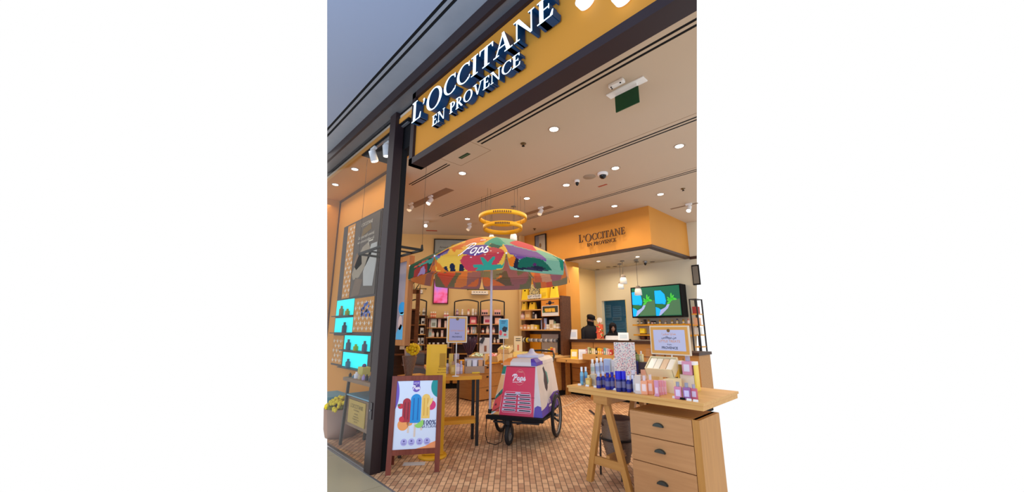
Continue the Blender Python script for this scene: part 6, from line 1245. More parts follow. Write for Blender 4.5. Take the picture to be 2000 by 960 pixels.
# little treats sign (right) and its twin (left)
def treat_sign(loc, rz, w_, h_, lean, pole, label, m_in, arabic=True):
    t = thing('easel_sign', label, 'sign', loc, rz); th = .02
    MB().m(pm((224, 206, 178))).box(-w_ / 2 - .012, w_ / 2 + .012, -.012, .010, -.012, h_ + .012, bev=.002).build('outer_frame', t)
    fr = Fr((0, -.0125, 0), (1, 0, 0), (0, 0, 1), (0, -1, 0)); bw = w_ * .075
    mb = MB(); mb.m(mat('sign_ochre', (216, 156, 70), .5)); rect(mb, fr, -w_ / 2, w_ / 2, 0, h_, 0, .001); mb.build('ochre_border', t)
    mb = MB(); mb.m(m_in); rect(mb, fr, -w_ / 2 + bw, w_ / 2 - bw, bw, h_ - bw, .001, .002); pn = mb.build('sign_panel', t)
    S = h_ / .25; o = mat('sign_orange', (226, 146, 70), .6); dk = mat('sign_navy', (40, 40, 62), .6)
    mb = MB(); mb.m(mat('seal_brown', (120, 84, 36), .5)); poly(mb, fr, ell(0, h_ - bw * 1.25, .016 * S, .016 * S), .002, .003); mb.build('seal', pn)
    mb = MB(); mb.m(o)
    if arabic:
        text(mb, fr, '\uFE93\uFEAE\uFEF4\uFED0\uFEBB \uFE8E\uFEF3\uFE8D\uFEAA\uFEEB', 0, h_ * .70, .030 * S, .002, .003)
        mb.m(dk); text(mb, fr, '\uFEB2\uFEE7\uFE8E\uFED3\uFEED\uFEAE\uFE91 \uFEE6\uFEE3', 0, h_ * .57, .030 * S, .002, .003, bold=.02); mb.m(o)
    text(mb, fr, 'LITTLE TREATS', 0, h_ * .42, .034 * S * w_ / .40 * (1 if arabic else 1.0), .002, .003); mb.build('orange_words', pn)
    mb = MB(); mb.m(dk); text(mb, fr, 'from', 0, h_ * .315, .022 * S, .002, .003); text(mb, fr, 'PROVENCE', 0, h_ * .175, .034 * S * w_ / .40, .002, .003, bold=.015); mb.build('dark_words', pn)
    MB().m(WHI).cyl((0, .016, -pole), (0, .016, h_ * .5), .006, n=10).build('pole', t); MB().m(WHI).lathe([(.045, 0), (.045, .006), (.008, .012), (.0001, .012)], (0, .016, -pole), 20).build('pole_foot', t)
    return t
SP_ = mat('sign_bluegrey', (192, 194, 220), .5, noise=.01)
pc_ = at(1312, 706, Y=3.86); sa = at(1272, 632, Y=3.75); sb_ = at(1346, 684, Y=3.75); s3_ = at(1310, 686, Y=3.75)
treat_sign(((sa.x + sb_.x) / 2, 3.75, s3_.z - .02), R(-2), .375, .255, 0, s3_.z - .02 - ZT, 'ochre bordered sign with Arabic words on a white pole on the trestle table', SP_)
b_ = at(892, 667, D=5.0); t_ = at(892, 619, D=5.0)
treat_sign((b_.x, b_.y, b_.z), R(60), .235, t_.z - b_.z, 0, b_.z - .82, 'ochre bordered lilac sign on a slim white pole on the long table', mat('sign_lilac', (164, 158, 190), .5, noise=.01), False)
# gift bag, pumps behind
FLOR = m_pattern('floral_paper', (226, 214, 206), (206, 130, 140), (120, 160, 170), 48, .6, .34)
def gift_bag(x0, x1, yb, yt, D_, m_, label, z0, hand=True, rz=R(46), dpt=.07):
    a_ = at((x0 + x1) / 2, yb, D=D_); zt_ = at((x0 + x1) / 2, yt, D=D_).z; k_ = (a_ - C0).dot(FW) / F; w_ = (x1 - x0) * k_ / 2
    t = thing('gift_bag', label, 'bag', (a_.x, a_.y, z0), rz); h_ = zt_ - z0
    MB().m(m_).hexa([(-w_, -dpt, 0), (w_, -dpt, 0), (w_, dpt, 0), (-w_, dpt, 0)], [(-w_, -dpt * .4, h_), (w_, -dpt * .4, h_), (w_, dpt * .4, h_), (-w_, dpt * .4, h_)]).build('bag_body', t)
    if hand: MB().m(pm((60, 50, 46))).tube([(-w_ * .4, 0, h_), (-w_ * .3, 0, h_ + .05), (w_ * .3, 0, h_ + .05), (w_ * .4, 0, h_)], .003, 6).build('handle', t)
    return t
a_ = at(1212, 735, z=ZT); D0 = 4.95
for x0, x1, lb in ((1201, 1222, 'floral patterned gift bag behind the blue cartons, left one'), (1221, 1241, 'floral patterned gift bag behind the blue cartons, right one')):
    gift_bag(x0, x1, 702, 668, 4.62, FLOR, lb, ZT, False, R(28), .05)
ped = at(1247, 720, D=4.75)
t = thing('pedestal_tray', 'dark walnut pedestal tray holding a green pump bottle and a clear flask', 'tray', (ped.x, ped.y, ZT), R(20)); MB().m(WALD).box(-.10, .10, -.06, .06, .02, at(1247, 706, D=4.75).z - ZT).build('tray_body', t); MB().m(pm((226, 216, 200))).box(-.07, .08, -.063, -.06, .04, .07).build('tray_label', t); MB().m(WALD).box(-.08, .08, -.05, .05, 0, .02).build('foot', t)
zt_ = at(1247, 706, D=4.75).z
q = at(1243, 704, D=4.75); product('pump', (q.x, q.y, zt_), .135, .062, [(104, 120, 66), (30, 32, 34), (140, 150, 90)], 'green pump bottle with black pump on the dark pedestal tray', True)
q = at(1253, 704, D=4.76); product('square', (q.x, q.y, zt_), .12, .04, [(220, 206, 150), (210, 200, 190), (236, 230, 200)], 'clear pale yellow perfume flask on the dark pedestal tray', True)
q = at(1259, 742, z=ZT); product('box', (q.x, q.y + .03, ZT), .115, .09, [(236, 170, 130), (0, 0, 0), (240, 190, 150)], 'peach carton behind the peach bottles on the trestle table', True, R(20))
for i, x in enumerate((1271, 1279, 1287)):
    q = at(x, 701, Y=5.3); 
# glass shelf with bottles behind the sign's left leg
t = thing('clear_display_box', 'clear acrylic display box with small dark bottles inside, left below the treats sign', 'display box', (at(1279, 706, Y=4.02).x, 4.0, ZT), 0)
kk = (at(1279, 706, Y=4.02) - C0).dot(FW) / F
AC = clearglass('acrylic', (.96, .94, .9), .05, .5); zt_ = at(1279, 680, Y=4.02).z - ZT
MB().m(AC).box(-.065, .065, -.04, .04, .10, zt_).build('acrylic_cover', t); MB().m(pm((226, 196, 130))).box(-.065, .065, -.04, .04, 0, .10).build('display_base', t)
for i, dx in enumerate((-.035, .005, .04)): product('bottle', (at(1279, 706, Y=4.02).x + dx, 4.0, ZT + .101), (.09, .07, .06)[i], .028, [(60, 66, 48), (230, 220, 210), (90, 96, 60)], ['taller dark bottle with white cap at the left', 'dark bottle with white cap in the middle', 'smallest dark bottle with white cap at the right'][i] + ' inside the clear display box')
# ---- white cables on the floor
c0 = at(1088, 800, z=0.006); pts = [at(x, y, z=.006) for x, y in ((1096, 795), (1110, 790), (1124, 783), (1136, 775), (1144, 771))]
tag(MB().m(pm((226, 206, 184))).tube(pts, .006, 6).build('floor_cable'), 'pale cable lying on the brick floor between the cart and the trestle table', 'cable')
# ---- counter things
zC = zc2
def card(px0, px1, pyb, pyt, Y, z0, label, cols, name='counter_card', cat='card'):
    a_ = at((px0 + px1) / 2, pyb, Y=Y); k_ = (a_ - C0).dot(FW) / F; w_ = (px1 - px0) * k_ * .62; h_ = at((px0 + px1) / 2, pyt, Y=Y).z - z0
    t = thing(name, label, cat, (a_.x, Y, z0), R(30)); MB().m(cols[0]).hexa([(-w_, 0, 0), (w_, 0, 0), (w_, .006, 0), (-w_, .006, 0)], [(-w_, .05, h_), (w_, .05, h_), (w_, .056, h_), (-w_, .056, h_)]).build('card_front', t)
    MB().m(cols[1]).hexa([(-w_ * .7, .012 * 1 - .001, h_ * .25), (w_ * .7, .011, h_ * .25), (w_ * .7, .0125, h_ * .25), (-w_ * .7, .0125, h_ * .25)], [(-w_ * .7, .05 * .75 - .002, h_ * .75), (w_ * .7, .0355, h_ * .75), (w_ * .7, .0375, h_ * .75), (-w_ * .7, .0375, h_ * .75)]).build('card_print', t)
    MB().m(cols[0]).hexa([(-w_ * .3, .10, 0), (w_ * .3, .10, 0), (w_ * .3, .104, 0), (-w_ * .3, .104, 0)], [(-w_ * .3, .056, h_ * .9), (w_ * .3, .056, h_ * .9), (w_ * .3, .06, h_ * .9), (-w_ * .3, .06, h_ * .9)]).build('card_stand', t)
card(1113, 1126, 662, 643, CY + .1, zC, 'white leaning card with orange lower half at the left end of the cash counter', (pm((236, 234, 232)), pm((206, 214, 226))))
card(1210, 1226, 665, 649, CY + .12, zC, 'white leaning card at the right part of the cash counter', (pm((238, 242, 244)), pm((206, 220, 226))))
card(1116, 1127, 699, 682, 6.72, .78, 'yellow leaning card on the small drawer ledge', (pm((244, 200, 60)), pm((246, 240, 220))))
card(1132, 1147, 700, 682, 6.72, .78, 'white leaning card on the small drawer ledge', (pm((232, 234, 240)), pm((220, 222, 232))))
q = at(1196, 663, Y=CY + .3); t = thing('laptop', 'silver grey screen lying low on the counter in front of the woman', 'laptop', (q.x, CY + .30, zC), R(20)); MB().m(mat('silver_lid', (170, 172, 180), .35, .3)).hexa([(-.16, -.02, .0), (.16, -.02, 0), (.16, .0, 0), (-.16, 0, 0)], [(-.15, .06, .085), (.15, .06, .085), (.15, .072, .085), (-.15, .072, .085)]).build('screen_back', t); MB().m(BLKM).box(-.15, .15, .02, .2, 0, .012).build('keyboard_base', t)
q = at(1231, 664, Y=CY + .1); tag(MB().m(BLKM).lathe([(.02, 0), (.02, .02), (.012, .03), (.0001, .032)], (q.x, CY + .1, zC), 14).build('counter_button'), 'tiny round black object at the right end of the cash counter', 'knob')
q = at(1173, 663, Y=CY + .2); t = thing('lollipop_stand', 'orange and red lollipop display column with a round topper on the counter', 'display stand', (q.x, CY + .2, zC), R(20)); kq = (q - C0).dot(FW) / F; ht = at(1173, 617, Y=CY + .2).z - zC
MB().m(pm((216, 170, 110))).box(-.10, .10, -.06, .06, 0, .02).build('stand_foot', t); MB().m(pm((226, 96, 50))).box(-.065, .065, -.05, .05, .02, ht * .65).build('stand_column', t); MB().m(pm((226, 220, 206))).cyl((0, -.012, ht * .83), (0, .0, ht * .83), .058, n=24).build('round_topper', t); MB().m(pm((200, 60, 40))).cyl((0, -.006, ht * .64), (0, -.006, ht * .76), .01).build('topper_stem', t)
rg = random.Random(5)
for i in range(14):
    x_, z_ = rg.uniform(-.07, .07), .04 + i * (ht * .6 - .04) / 14; mb = MB(); mb.m(pm([(240, 130, 60), (220, 60, 50), (246, 200, 110), (80, 150, 60), (250, 220, 190)][i % 5])); mb.ball((x_, -.06, z_), .016, 6); mb.cyl((x_, -.055, z_), (x_, -.03, z_ - .02), .002, n=5); mb.build('lollipop', t)
# products in the drawer tray
cl = [(206, 150, 160), (190, 200, 150), (120, 130, 70), (230, 220, 150), (250, 236, 190), (60, 60, 50), (246, 190, 30), (250, 200, 40), (226, 120, 90), (110, 170, 160), (206, 210, 206), (226, 150, 160), (190, 60, 50)]
for i in range(13):
    x_ = -4.80 + i * .048; product('box', (x_ + .01, 6.72, .901), .10 + .03 * ((i * 7) % 4) / 3, .040, [cl[i], (0, 0, 0), (236, 226, 206)], ['pale rose', 'light green', 'olive', 'pale yellow', 'cream', 'black', 'golden yellow', 'bright yellow', 'coral', 'teal', 'silver grey', 'pink', 'dark red'][i] + ' small carton, %s in the open drawer tray' % (ORD + ['eleventh from left', 'twelfth from left', 'rightmost'])[i], d=.05)
# ---- gift shelf contents
GF = GY + .12
def gitem(kind, px0, px1, pyt, z0, cols, label, d=.08, name=None, cat=None, bow=False):
    a_ = at((px0 + px1) / 2, 600, Y=GF); k_ = (a_ - C0).dot(FW) / F; w_ = (px1 - px0) * k_ * 1.38; h_ = at((px0 + px1) / 2, pyt, Y=GF).z - z0
    w_ = at(px1, 600, Y=GF).x - at(px0, 600, Y=GF).x
    if kind == 'bag':
        t = thing('gift_bag', label, 'bag', (a_.x, GF, z0), 0); MB().m(pm(cols[0])).hexa([(-w_ / 2, -.05, 0), (w_ / 2, -.05, 0), (w_ / 2, .05, 0), (-w_ / 2, .05, 0)], [(-w_ * .42, -.02, h_), (w_ * .42, -.02, h_), (w_ * .42, .02, h_), (-w_ * .42, .02, h_)]).build('bag_body', t); MB().m(BLKM).ball((0, -.03, h_ * .85), .022, 6, 1.4, .6, .8).build('bow', t); return t
    o_ = product(kind, (a_.x, GF, z0), h_, w_, cols, label, False, d=d, name=name, cat=cat); return o_
zt_g = GS['zt']
gitem('bag', 1021, 1033, 564, zt_g, [(248, 216, 40)], 'yellow gift bag with black bow, left end of the gift shelf top')
DIAM = m_pattern('diamond_paper', (206, 190, 130), (40, 50, 84), None, 30, .6, .42)
for k, (y0_, y1_) in enumerate(((578, 567), (566, 555))):
    a_ = at(1037, y0_, Y=GF); b2 = at(1055, y1_, Y=GF); z0_ = zt_g + (0 if k == 0 else at(1046, 566, Y=GF).z - zt_g); z1_ = at(1046, y1_ + (0 if k else -1), Y=GF).z
    tag(MB().m(DIAM).box(a_.x, b2.x, GF - .06, GF + .06, z0_ + (.001 if k else 0), z1_, bev=.004).build('patterned_box'), ('lower' if k == 0 else 'upper') + ' navy diamond patterned gift box stacked on the gift shelf top', 'box')
gitem('box', 1058, 1072, 561, zt_g, [(248, 216, 44), (0, 0, 0), (230, 196, 40)], 'plain yellow gift box on the gift shelf top', .1)
gitem('bag', 1077, 1090, 558, zt_g, [(250, 220, 50)], 'yellow gift bag with black bow, right end of the gift shelf top')
a_ = at(1030, 583, Y=GY - .03); b2 = at(1056, 574, Y=GY - .03); t = thing('shelf_sign', 'white sign reading gift atelier on the edge of the gift shelf', 'sign', ((a_.x + b2.x) / 2, GY - .02, a_.z)); w_ = (b2.x - a_.x) / 2; h_ = at(1043, 575, Y=GY - .03).z - a_.z
MB().m(PAP).box(-w_, w_, 0, .012, 0, h_).build('sign_plate', t); mb = MB(); mb.m(mat('sign_ink2', (50, 46, 44), .6)); text(mb, Fr((0, 0, 0), (1, 0, 0), (0, 0, 1), (0, -1, 0)), 'GIFT ATELIER', 0, h_ * .3, w_ * .30, 0, .001, bold=.01); mb.build('sign_words', t)
gitem('bag', 1021, 1029, 589, GS['z2'], [(248, 206, 60)], 'small yellow bag with black bow on the second board of the gift shelf')
t = gitem('bag', 1035, 1047, 590, GS['z2'], [(246, 200, 40)], 'yellow wrapped gift with dark ribbon on the second board of the gift shelf')
gitem('pump', 1018, 1025, 608, GS['z3'], [(226, 180, 170), (206, 150, 150), (240, 220, 210)], 'pink bottle at the left on the third board of the gift shelf')
gitem('box', 1027, 1038, 606, GS['z3'], [(222, 170, 96), (0, 0, 0), (240, 210, 150)], 'ochre printed carton on the third board of the gift shelf')
gitem('bottle', 1040, 1044, 609, GS['z3'], [(50, 46, 50), (230, 226, 220), (90, 84, 84)], 'dark bottle with white cap on the third board of the gift shelf')
gitem('bottle', 1045, 1048, 610, GS['z3'], [(232, 224, 214), (40, 40, 40), (240, 230, 220)], 'white bottle beside the dark one on the third board of the gift shelf')
for i in range(5):
    gitem('box', 1017 + i * 7, 1023 + i * 7, 634 - (i % 2), GS['zc'], [((236, 180, 110), (226, 150, 110), (240, 196, 120), (250, 226, 160), (246, 206, 60))[i], (0, 0, 0), (250, 236, 220)], '%s small orange-toned gift tin on the fourth gift shelf board' % ORD[i])
gitem('box', 1057, 1067, 621, GS['zc'], [(176, 190, 226), (0, 0, 0), (230, 150, 130)], 'light blue carton with pink picture right of the gift shelf divider', .04)
gitem('jar', 1067, 1072, 633, GS['zc'], [(222, 206, 180), (236, 226, 210)], 'small cream jar beside the light blue carton on the gift shelf')
gitem('box', 1073, 1081, 624, GS['zc'], [(236, 220, 190), (0, 0, 0), (200, 170, 120)], 'cream printed carton in the right part of the gift shelf', .04)
gitem('bottle', 1081, 1086, 627, GS['zc'], [(216, 206, 160), (120, 150, 120)], 'pale bottle with green cap in the right part of the gift shelf')
gitem('jar', 1086, 1093, 631, GS['zc'], [(226, 196, 130), (206, 190, 160)], 'amber round jar at the right end of the gift shelf')
# poster on gift shelf
a_ = at(1058, 617, Y=GY + .02); b2 = at(1092, 583, Y=GY + .02); zA, zB = at(1075, 617, Y=GY).z, GS['zt'] - .045
t = thing('shelf_poster', 'orange gift poster with photo of yellow gift boxes on the gift shelf', 'poster', (0, GY + .01, 0)); fr = Fr((0, 0, 0), (1, 0, 0), (0, 0, 1), (0, -1, 0)); W_ = b2.x - a_.x; H_ = zB - zA
def GQ(p): return [(a_.x + u_ * W_, zA + v_ * H_) for u_, v_ in p]
mb = MB(); mb.m(pm((222, 140, 36))); poly(mb, fr, GQ([(0, 0), (1, 0), (1, 1), (0, 1)]), -.01, .002); mb.build('poster_board', t)
mb = MB(); mb.m(pm((226, 222, 216))); poly(mb, fr, GQ([(.04, .02), (.97, .02), (.97, .64), (.04, .64)]), .002, .004); mb.m(pm((60, 56, 40))); poly(mb, fr, GQ([(.08, .22), (.94, .22), (.94, .61), (.08, .61)]), .004, .005); mb.m(pm((236, 180, 50)))
for u_ in (.3, .5, .68): poly(mb, fr, GQ([(u_ - .11, .26), (u_ + .11, .26), (u_ + .09, .48), (u_ - .09, .48)]), .005, .006)
mb.m(pm((80, 120, 60))); poly(mb, fr, GQ([(.08, .22), (.2, .22), (.25, .34), (.1, .36)]), .005, .006); mb.m(pm((40, 40, 60))); poly(mb, fr, ell(a_.x + .5 * W_, zA + .82 * H_, .05, .05), .002, .004); poly(mb, fr, GQ([(.28, .74), (.74, .78), (.74, .84), (.28, .80)]), .002, .004); mb.build('poster_print', t)
# boards and ribbons under the gift shelf
for px0, px1, cl_, lb in ((1027, 1056, (238, 160, 20), 'bright orange back board below the gift shelf'), (1058, 1090, (186, 172, 158), 'taupe back board below the gift shelf')):
    a_ = at(px0, 690, Y=YB - .06); b2 = at(px1, 652, Y=YB - .06); tag(MB().m(pm(cl_, .6)).box(a_.x, b2.x, YB - .06, YB - .035, GS['zk'], at((px0 + px1) / 2, 652, Y=YB - .06).z, bev=.004).build('back_board'), lb, 'board')
a_ = at(1015, 664, Y=GY + .08); b2 = at(1090, 668, Y=GY + .08); t = thing('ribbon_rod', 'horizontal rod full of grey and white ribbon rolls under the gift shelf', 'ribbon rod', (a_.x, GY + .08, at(1050, 664, Y=GY + .08).z)); L_ = b2.x - a_.x
MB().m(BLK).cyl((0, 0, 0), (L_, 0, 0), .008, n=8).build('rod', t); MB().m(BLK).box(L_ - .01, L_ + .01, -.01, .012, GS['zk'] - t.location.z, .06).build('rod_stand', t)
for i in range(22):
    x_ = .06 + i * (L_ - .1) / 22; r_ = .058 if i < 5 else .042; MB().m(pm([(196, 190, 186), (30, 28, 30), (226, 220, 200), (24, 22, 24), (240, 206, 60)][i] if i < 5 else [(150, 150, 156), (206, 206, 210), (110, 112, 124)][i % 3])).cyl((x_, 0, 0), (x_ + (L_ - .1) / 22 * .8, 0, 0), r_, n=18).build('ribbon_roll', t)
a_ = at(1075, 690, Y=GY - .05); t = thing('card_tray', 'small tan tray of greeting cards on the gift counter', 'tray', (a_.x, GY - .06, GS['zk'])); MB().m(TAN).box(-.17, .17, -.06, .08, 0, .05).build('tray_body', t)
for i, (x_, cl_) in enumerate(((-.12, (232, 230, 226)), (-.04, (244, 206, 60)), (.03, (226, 90, 50)), (.09, (240, 190, 150)), (.0, (246, 200, 40)))): MB().m(pm(cl_)).box(x_ - .035, x_ + .035, .0 + i * .012, .004 + i * .012, .05, .12 + .012 * i).build('greeting_card', t)
# ---- products on the angled wall shelving
def row(U_, zi, items, group_name):
    for i, (px_, hpx, kind, wpx, cols, lb) in enumerate(items):
        s_, _ = ws(px_, 640, .12); hw_ = wpx * .0071 + .045; s_ = min(max(s_, U_['s0'] + hw_), U_['s1'] - hw_); o = wp(s_, 0, .13); z = (U_['rows'] + [U_['ztop']])[zi]; k_ = .0142
        product(kind, (o.x, o.y, z), hpx * k_, wpx * k_, cols, lb, False, WANG, d=min(.12, wpx * k_))
PK = (226, 150, 160); WB = (236, 230, 222); AM = (222, 120, 70); BR = (70, 54, 44); GN = (70, 90, 60)
row(UA, 0, [(816, 13, 'bottle', 5, [WB, WB, (120, 110, 100)], 'white bottle atop the leftmost arched unit, left one'), (827, 13, 'bottle', 5, [WB, (230, 210, 200), (120, 110, 100)], 'white bottle atop the leftmost arched unit, right one')], '')
row(UA, 1, [(816, 12, 'bottle', 5, [GN, (40, 40, 40), (120, 130, 90)], 'dark green bottle on the upper board of the leftmost arched unit'), (826, 11, 'box', 6, [WB, BR, (60, 56, 60)], 'white cartons pair on the upper board of the leftmost arched unit')], '')
row(UA, 2, [(814, 12, 'bottle', 4, [GN, (40, 40, 40), (120, 130, 90)], 'dark green bottle on the middle board of the leftmost arched unit'), (825, 11, 'box', 6, [WB, BR, (60, 56, 60)], 'white carton with dark picture on the middle board of the leftmost arched unit')], '')
row(UA, 3, [(819, 11, 'box', 5, [WB, BR, (50, 46, 50)], 'left white carton with dark square, lower board, leftmost arched unit'), (827, 11, 'box', 5, [WB, BR, (50, 46, 50)], 'right white carton with dark square, lower board, leftmost arched unit')], '')
row(UA, 4, [(820, 14, 'box', 13, [(120, 126, 110), BR, (200, 196, 176)], 'dark printed gift set on the lowest board of the leftmost arched unit')], '')
row(UB, 0, [(841, 11, 'bottle', 3.4, [AM, WB, (240, 190, 160)], 'orange-red bottle with white cap, left of three below the pink picture'), (845, 11, 'bottle', 3.4, [(214, 96, 60), WB, (240, 190, 160)], 'orange-red bottle with white cap, middle of three below the pink picture'), (849, 11, 'bottle', 3.4, [AM, WB, (240, 190, 160)], 'orange-red bottle with white cap, right of three below the pink picture'), (868, 12, 'bottle', 4, [WB, (206, 180, 170), (216, 120, 120)], 'white bottle with red print, left of the pair below the pink picture'), (873, 12, 'bottle', 4, [WB, (206, 180, 170), (216, 120, 120)], 'white bottle with red print, right of the pair below the pink picture')], '')
row(UB, 1, [(847, 15, 'box', 10, [(206, 216, 214), BR, (140, 150, 140)], 'silver-white floral gift box in the unit below the pink picture'), (837.5, 15, 'box', 4, [(226, 180, 176), BR, (236, 200, 196)], 'pale pink carton left of the silver gift box'), (858, 15, 'box', 5, [(236, 196, 190), BR, (240, 206, 200)], 'pale pink carton right of the silver gift box'), (870, 12, 'box', 4, [(236, 206, 196), BR, (240, 216, 206)], 'pale pink narrow carton beside the lilac sign')], '')
row(UB, 2, [(836, 15, 'box', 6, [(216, 216, 210), BR, (160, 196, 200)], 'white and teal carton on the third board below the pink picture'), (846, 13, 'pump', 5, [(230, 190, 180), (200, 150, 140), WB], 'pink pump bottle on the third board below the pink picture'), (855, 13, 'pump', 4, [(206, 196, 170), (150, 130, 110), WB], 'beige pump bottle on the third board below the pink picture'), (864, 12, 'box', 4, [(232, 196, 186), BR, WB], 'slim pink carton on the third board below the pink picture')], '')
row(UB, 3, [(840, 8, 'jar', 4, [WB, WB, PK], 'white jar, leftmost on the board above the yellow totem'), (848, 8, 'jar', 4, [WB, WB, PK], 'white jar, second on the board above the yellow totem'), (857, 8, 'jar', 4, [WB, WB, PK], 'white jar, third on the board above the yellow totem'), (867, 8, 'jar', 4, [WB, WB, PK], 'white jar, rightmost on the board above the yellow totem'), (877, 10, 'bottle', 4, [WB, (170, 170, 170), (200, 196, 190)], 'white bottle under the lilac sign')], '')
row(UC, 0, [(892, 11, 'bottle', 5, [(150, 110, 140), (190, 180, 200), (220, 190, 200)], 'violet perfume bottle atop the arched unit left of the pole'), (902, 11, 'bottle', 4, [(226, 206, 196), (230, 226, 226)], 'pale flask, second atop the arched unit left of the pole'), (914, 11, 'bottle', 4.5, [(230, 190, 170), (206, 90, 90)], 'peach flask, third atop the arched unit left of the pole'), (923, 12, 'box', 4, [(232, 222, 206), BR, (206, 196, 190)], 'cream carton, fourth atop the arched unit left of the pole'), (931, 11, 'bottle', 4, [(232, 196, 176), (236, 232, 226)], 'pale peach flask, rightmost atop the arched unit left of the pole')], '')
row(UC, 1, [(924, 13, 'box', 12, [(214, 90, 100), BR, (240, 196, 190)], 'red and white polka gift box right of the lilac sign')], '')
row(UC, 2, [(914, 11, 'bottle', 5, [(214, 130, 130), (190, 110, 110), WB], 'rose bottle on the third board right of the lilac sign'), (921, 12, 'box', 3, [(236, 180, 160), BR, WB], 'pink slim carton, first in the pastel row'), (924.5, 12, 'box', 3, [(150, 186, 206), BR, WB], 'light blue slim carton, second in the pastel row'), (928, 12, 'box', 3, [(206, 206, 210), BR, WB], 'grey-white slim carton, third in the pastel row'), (931.5, 12, 'box', 3, [(240, 220, 120), BR, WB], 'yellow slim carton, fourth in the pastel row')], '')
row(UC, 3, [(918, 10, 'bottle', 4, [(206, 206, 206), WB], 'grey-white bottle above the lavender bouquet'), (928, 11, 'bottle', 4, [(200, 60, 80), (230, 226, 226)], 'dark red bottle above the lavender bouquet')], '')
for i, x in enumerate((942, 946, 950)):
    row(UD, 0, [(x, 10, 'box', 4.4, [(240, 176, 166), BR, (40, 34, 40)], '%s of three dark-topped pink cartons left of the pole' % ('leftmost', 'middle', 'rightmost')[i])], '')
for i, x in enumerate((967, 971, 975)):
    row(UD, 0, [(x, 10, 'box', 4.4, [(240, 176, 166), BR, (40, 34, 40)], '%s of three dark-topped pink cartons right of the pole' % ('leftmost', 'middle', 'rightmost')[i])], '')
row(UD, 1, [(951, 14, 'box', 13, [(226, 196, 200), BR, (176, 60, 90)], 'white and crimson floral gift box left of the parasol pole'), (972, 11, 'box', 11, [(240, 176, 146), BR, (246, 196, 170)], 'peach gift box behind the blue pop-up poster')], '')
row(UD, 2, [(943, 12, 'bottle', 5, [(150, 70, 50), (60, 40, 36), (240, 230, 226)], 'brown bottle on the third board left of the parasol pole'), (952, 13, 'bottle', 6, [(236, 196, 180), (236, 206, 190), WB], 'large pale pink bottle left of the parasol pole'), (964, 12, 'bottle', 5, [(206, 150, 150), (180, 130, 130), WB], 'rose bottle right of the parasol pole')], '')
row(UD, 3, [(966, 10, 'bottle', 4, [(226, 190, 150), WB], 'beige bottle on the fourth board right of the parasol pole'), (973, 7, 'jar', 5, [(226, 150, 146), WB], 'pink jar on the fourth board right of the parasol pole')], '')
# tower items
for i, (y, cl_, hpx, lb) in enumerate(((603, (232, 228, 220), 11, 'white carton on the top board of the brown tower'), (633, (96, 96, 84), 16, 'dark printed carton on the second board of the brown tower'), (662, (90, 50, 40), 14, 'dark red-brown carton on the third board of the brown tower'), (690, (226, 216, 200), 7, 'pale small box on the lowest board of the brown tower'))):
    z = at(800, y, D=7.2).z; q = tw.matrix_basis @ Vector((-.20 - .03 * i, .1, 0)); product('box', (q.x, q.y, z), hpx * .0095, .10, [cl_, BR, (206, 200, 190)], lb, False, WANG, d=.08)
# rear wall boards
for i, (x, hp, kd, cols, lb) in enumerate(((1246, 9, 'bottle', [(120, 130, 90), (200, 190, 170)], 'greenish bottle, leftmost'), (1253, 9, 'bottle', [(110, 120, 76), (200, 190, 170)], 'greenish bottle, second'), (1260, 10, 'box', [(60, 60, 60), BR, (90, 90, 90)], 'dark slim carton'), (1267, 10, 'bottle', [(236, 190, 60), (220, 160, 30)], 'yellow bottle near the left'), (1274, 7, 'jar', [(206, 110, 100), (60, 50, 50)], 'reddish jar'), (1279, 7, 'jar', [(50, 46, 54), (30, 30, 34)], 'black jar'), (1289, 9, 'bottle', [(240, 196, 60), (226, 170, 40)], 'yellow bottle in the middle'), (1300, 6, 'jar', [(200, 190, 170), (170, 150, 120)], 'beige jar'), (1313, 9, 'bottle', [(206, 170, 70), (226, 190, 90)], 'golden bottle'), (1323, 10, 'bottle', [(206, 190, 110), (104, 100, 140)], 'pale gold flask'), (1335, 9, 'bottle', [(244, 196, 40), (226, 170, 40)], 'bright yellow bottle near the right'), (1345, 10, 'bottle', [(236, 206, 196), (214, 120, 100)], 'pale pink bottle, rightmost'))):
    q = at(x, 630, Y=8.9); product(kd, (q.x, 8.9, ZS1), hp * .0118, .05, cols, lb + ' on the upper honey shelf below the television')
ZS0 = at(1262, 663, Y=8.85).z
tag(MB().m(pm((226, 214, 190))).box(at(1248, 663, Y=8.85).x, at(1300, 663, Y=8.85).x, 8.78, YR - .002, ZS0 - .025, ZS0).build('wall_shelf'), 'pale lowest wall shelf below the television', 'shelf')
q = at(1257, 656, Y=8.88); product('box', (q.x, 8.88, ZS0), .15, .13, [(70, 40, 40), BR, (110, 70, 60)], 'dark brown gift box on the pale lowest shelf below the television', d=.1); hz = ZS0 + .151
product('box', (q.x, 8.88, hz), .12, .13, [(250, 214, 40), BR, (250, 230, 90)], 'bright yellow gift box standing on the dark brown gift box', d=.1)
q = at(1268, 656, Y=8.88); product('box', (q.x, 8.88, ZS0), .14, .08, [(76, 46, 46), BR, (120, 80, 70)], 'narrow dark brown gift box beside the yellow one', d=.1)
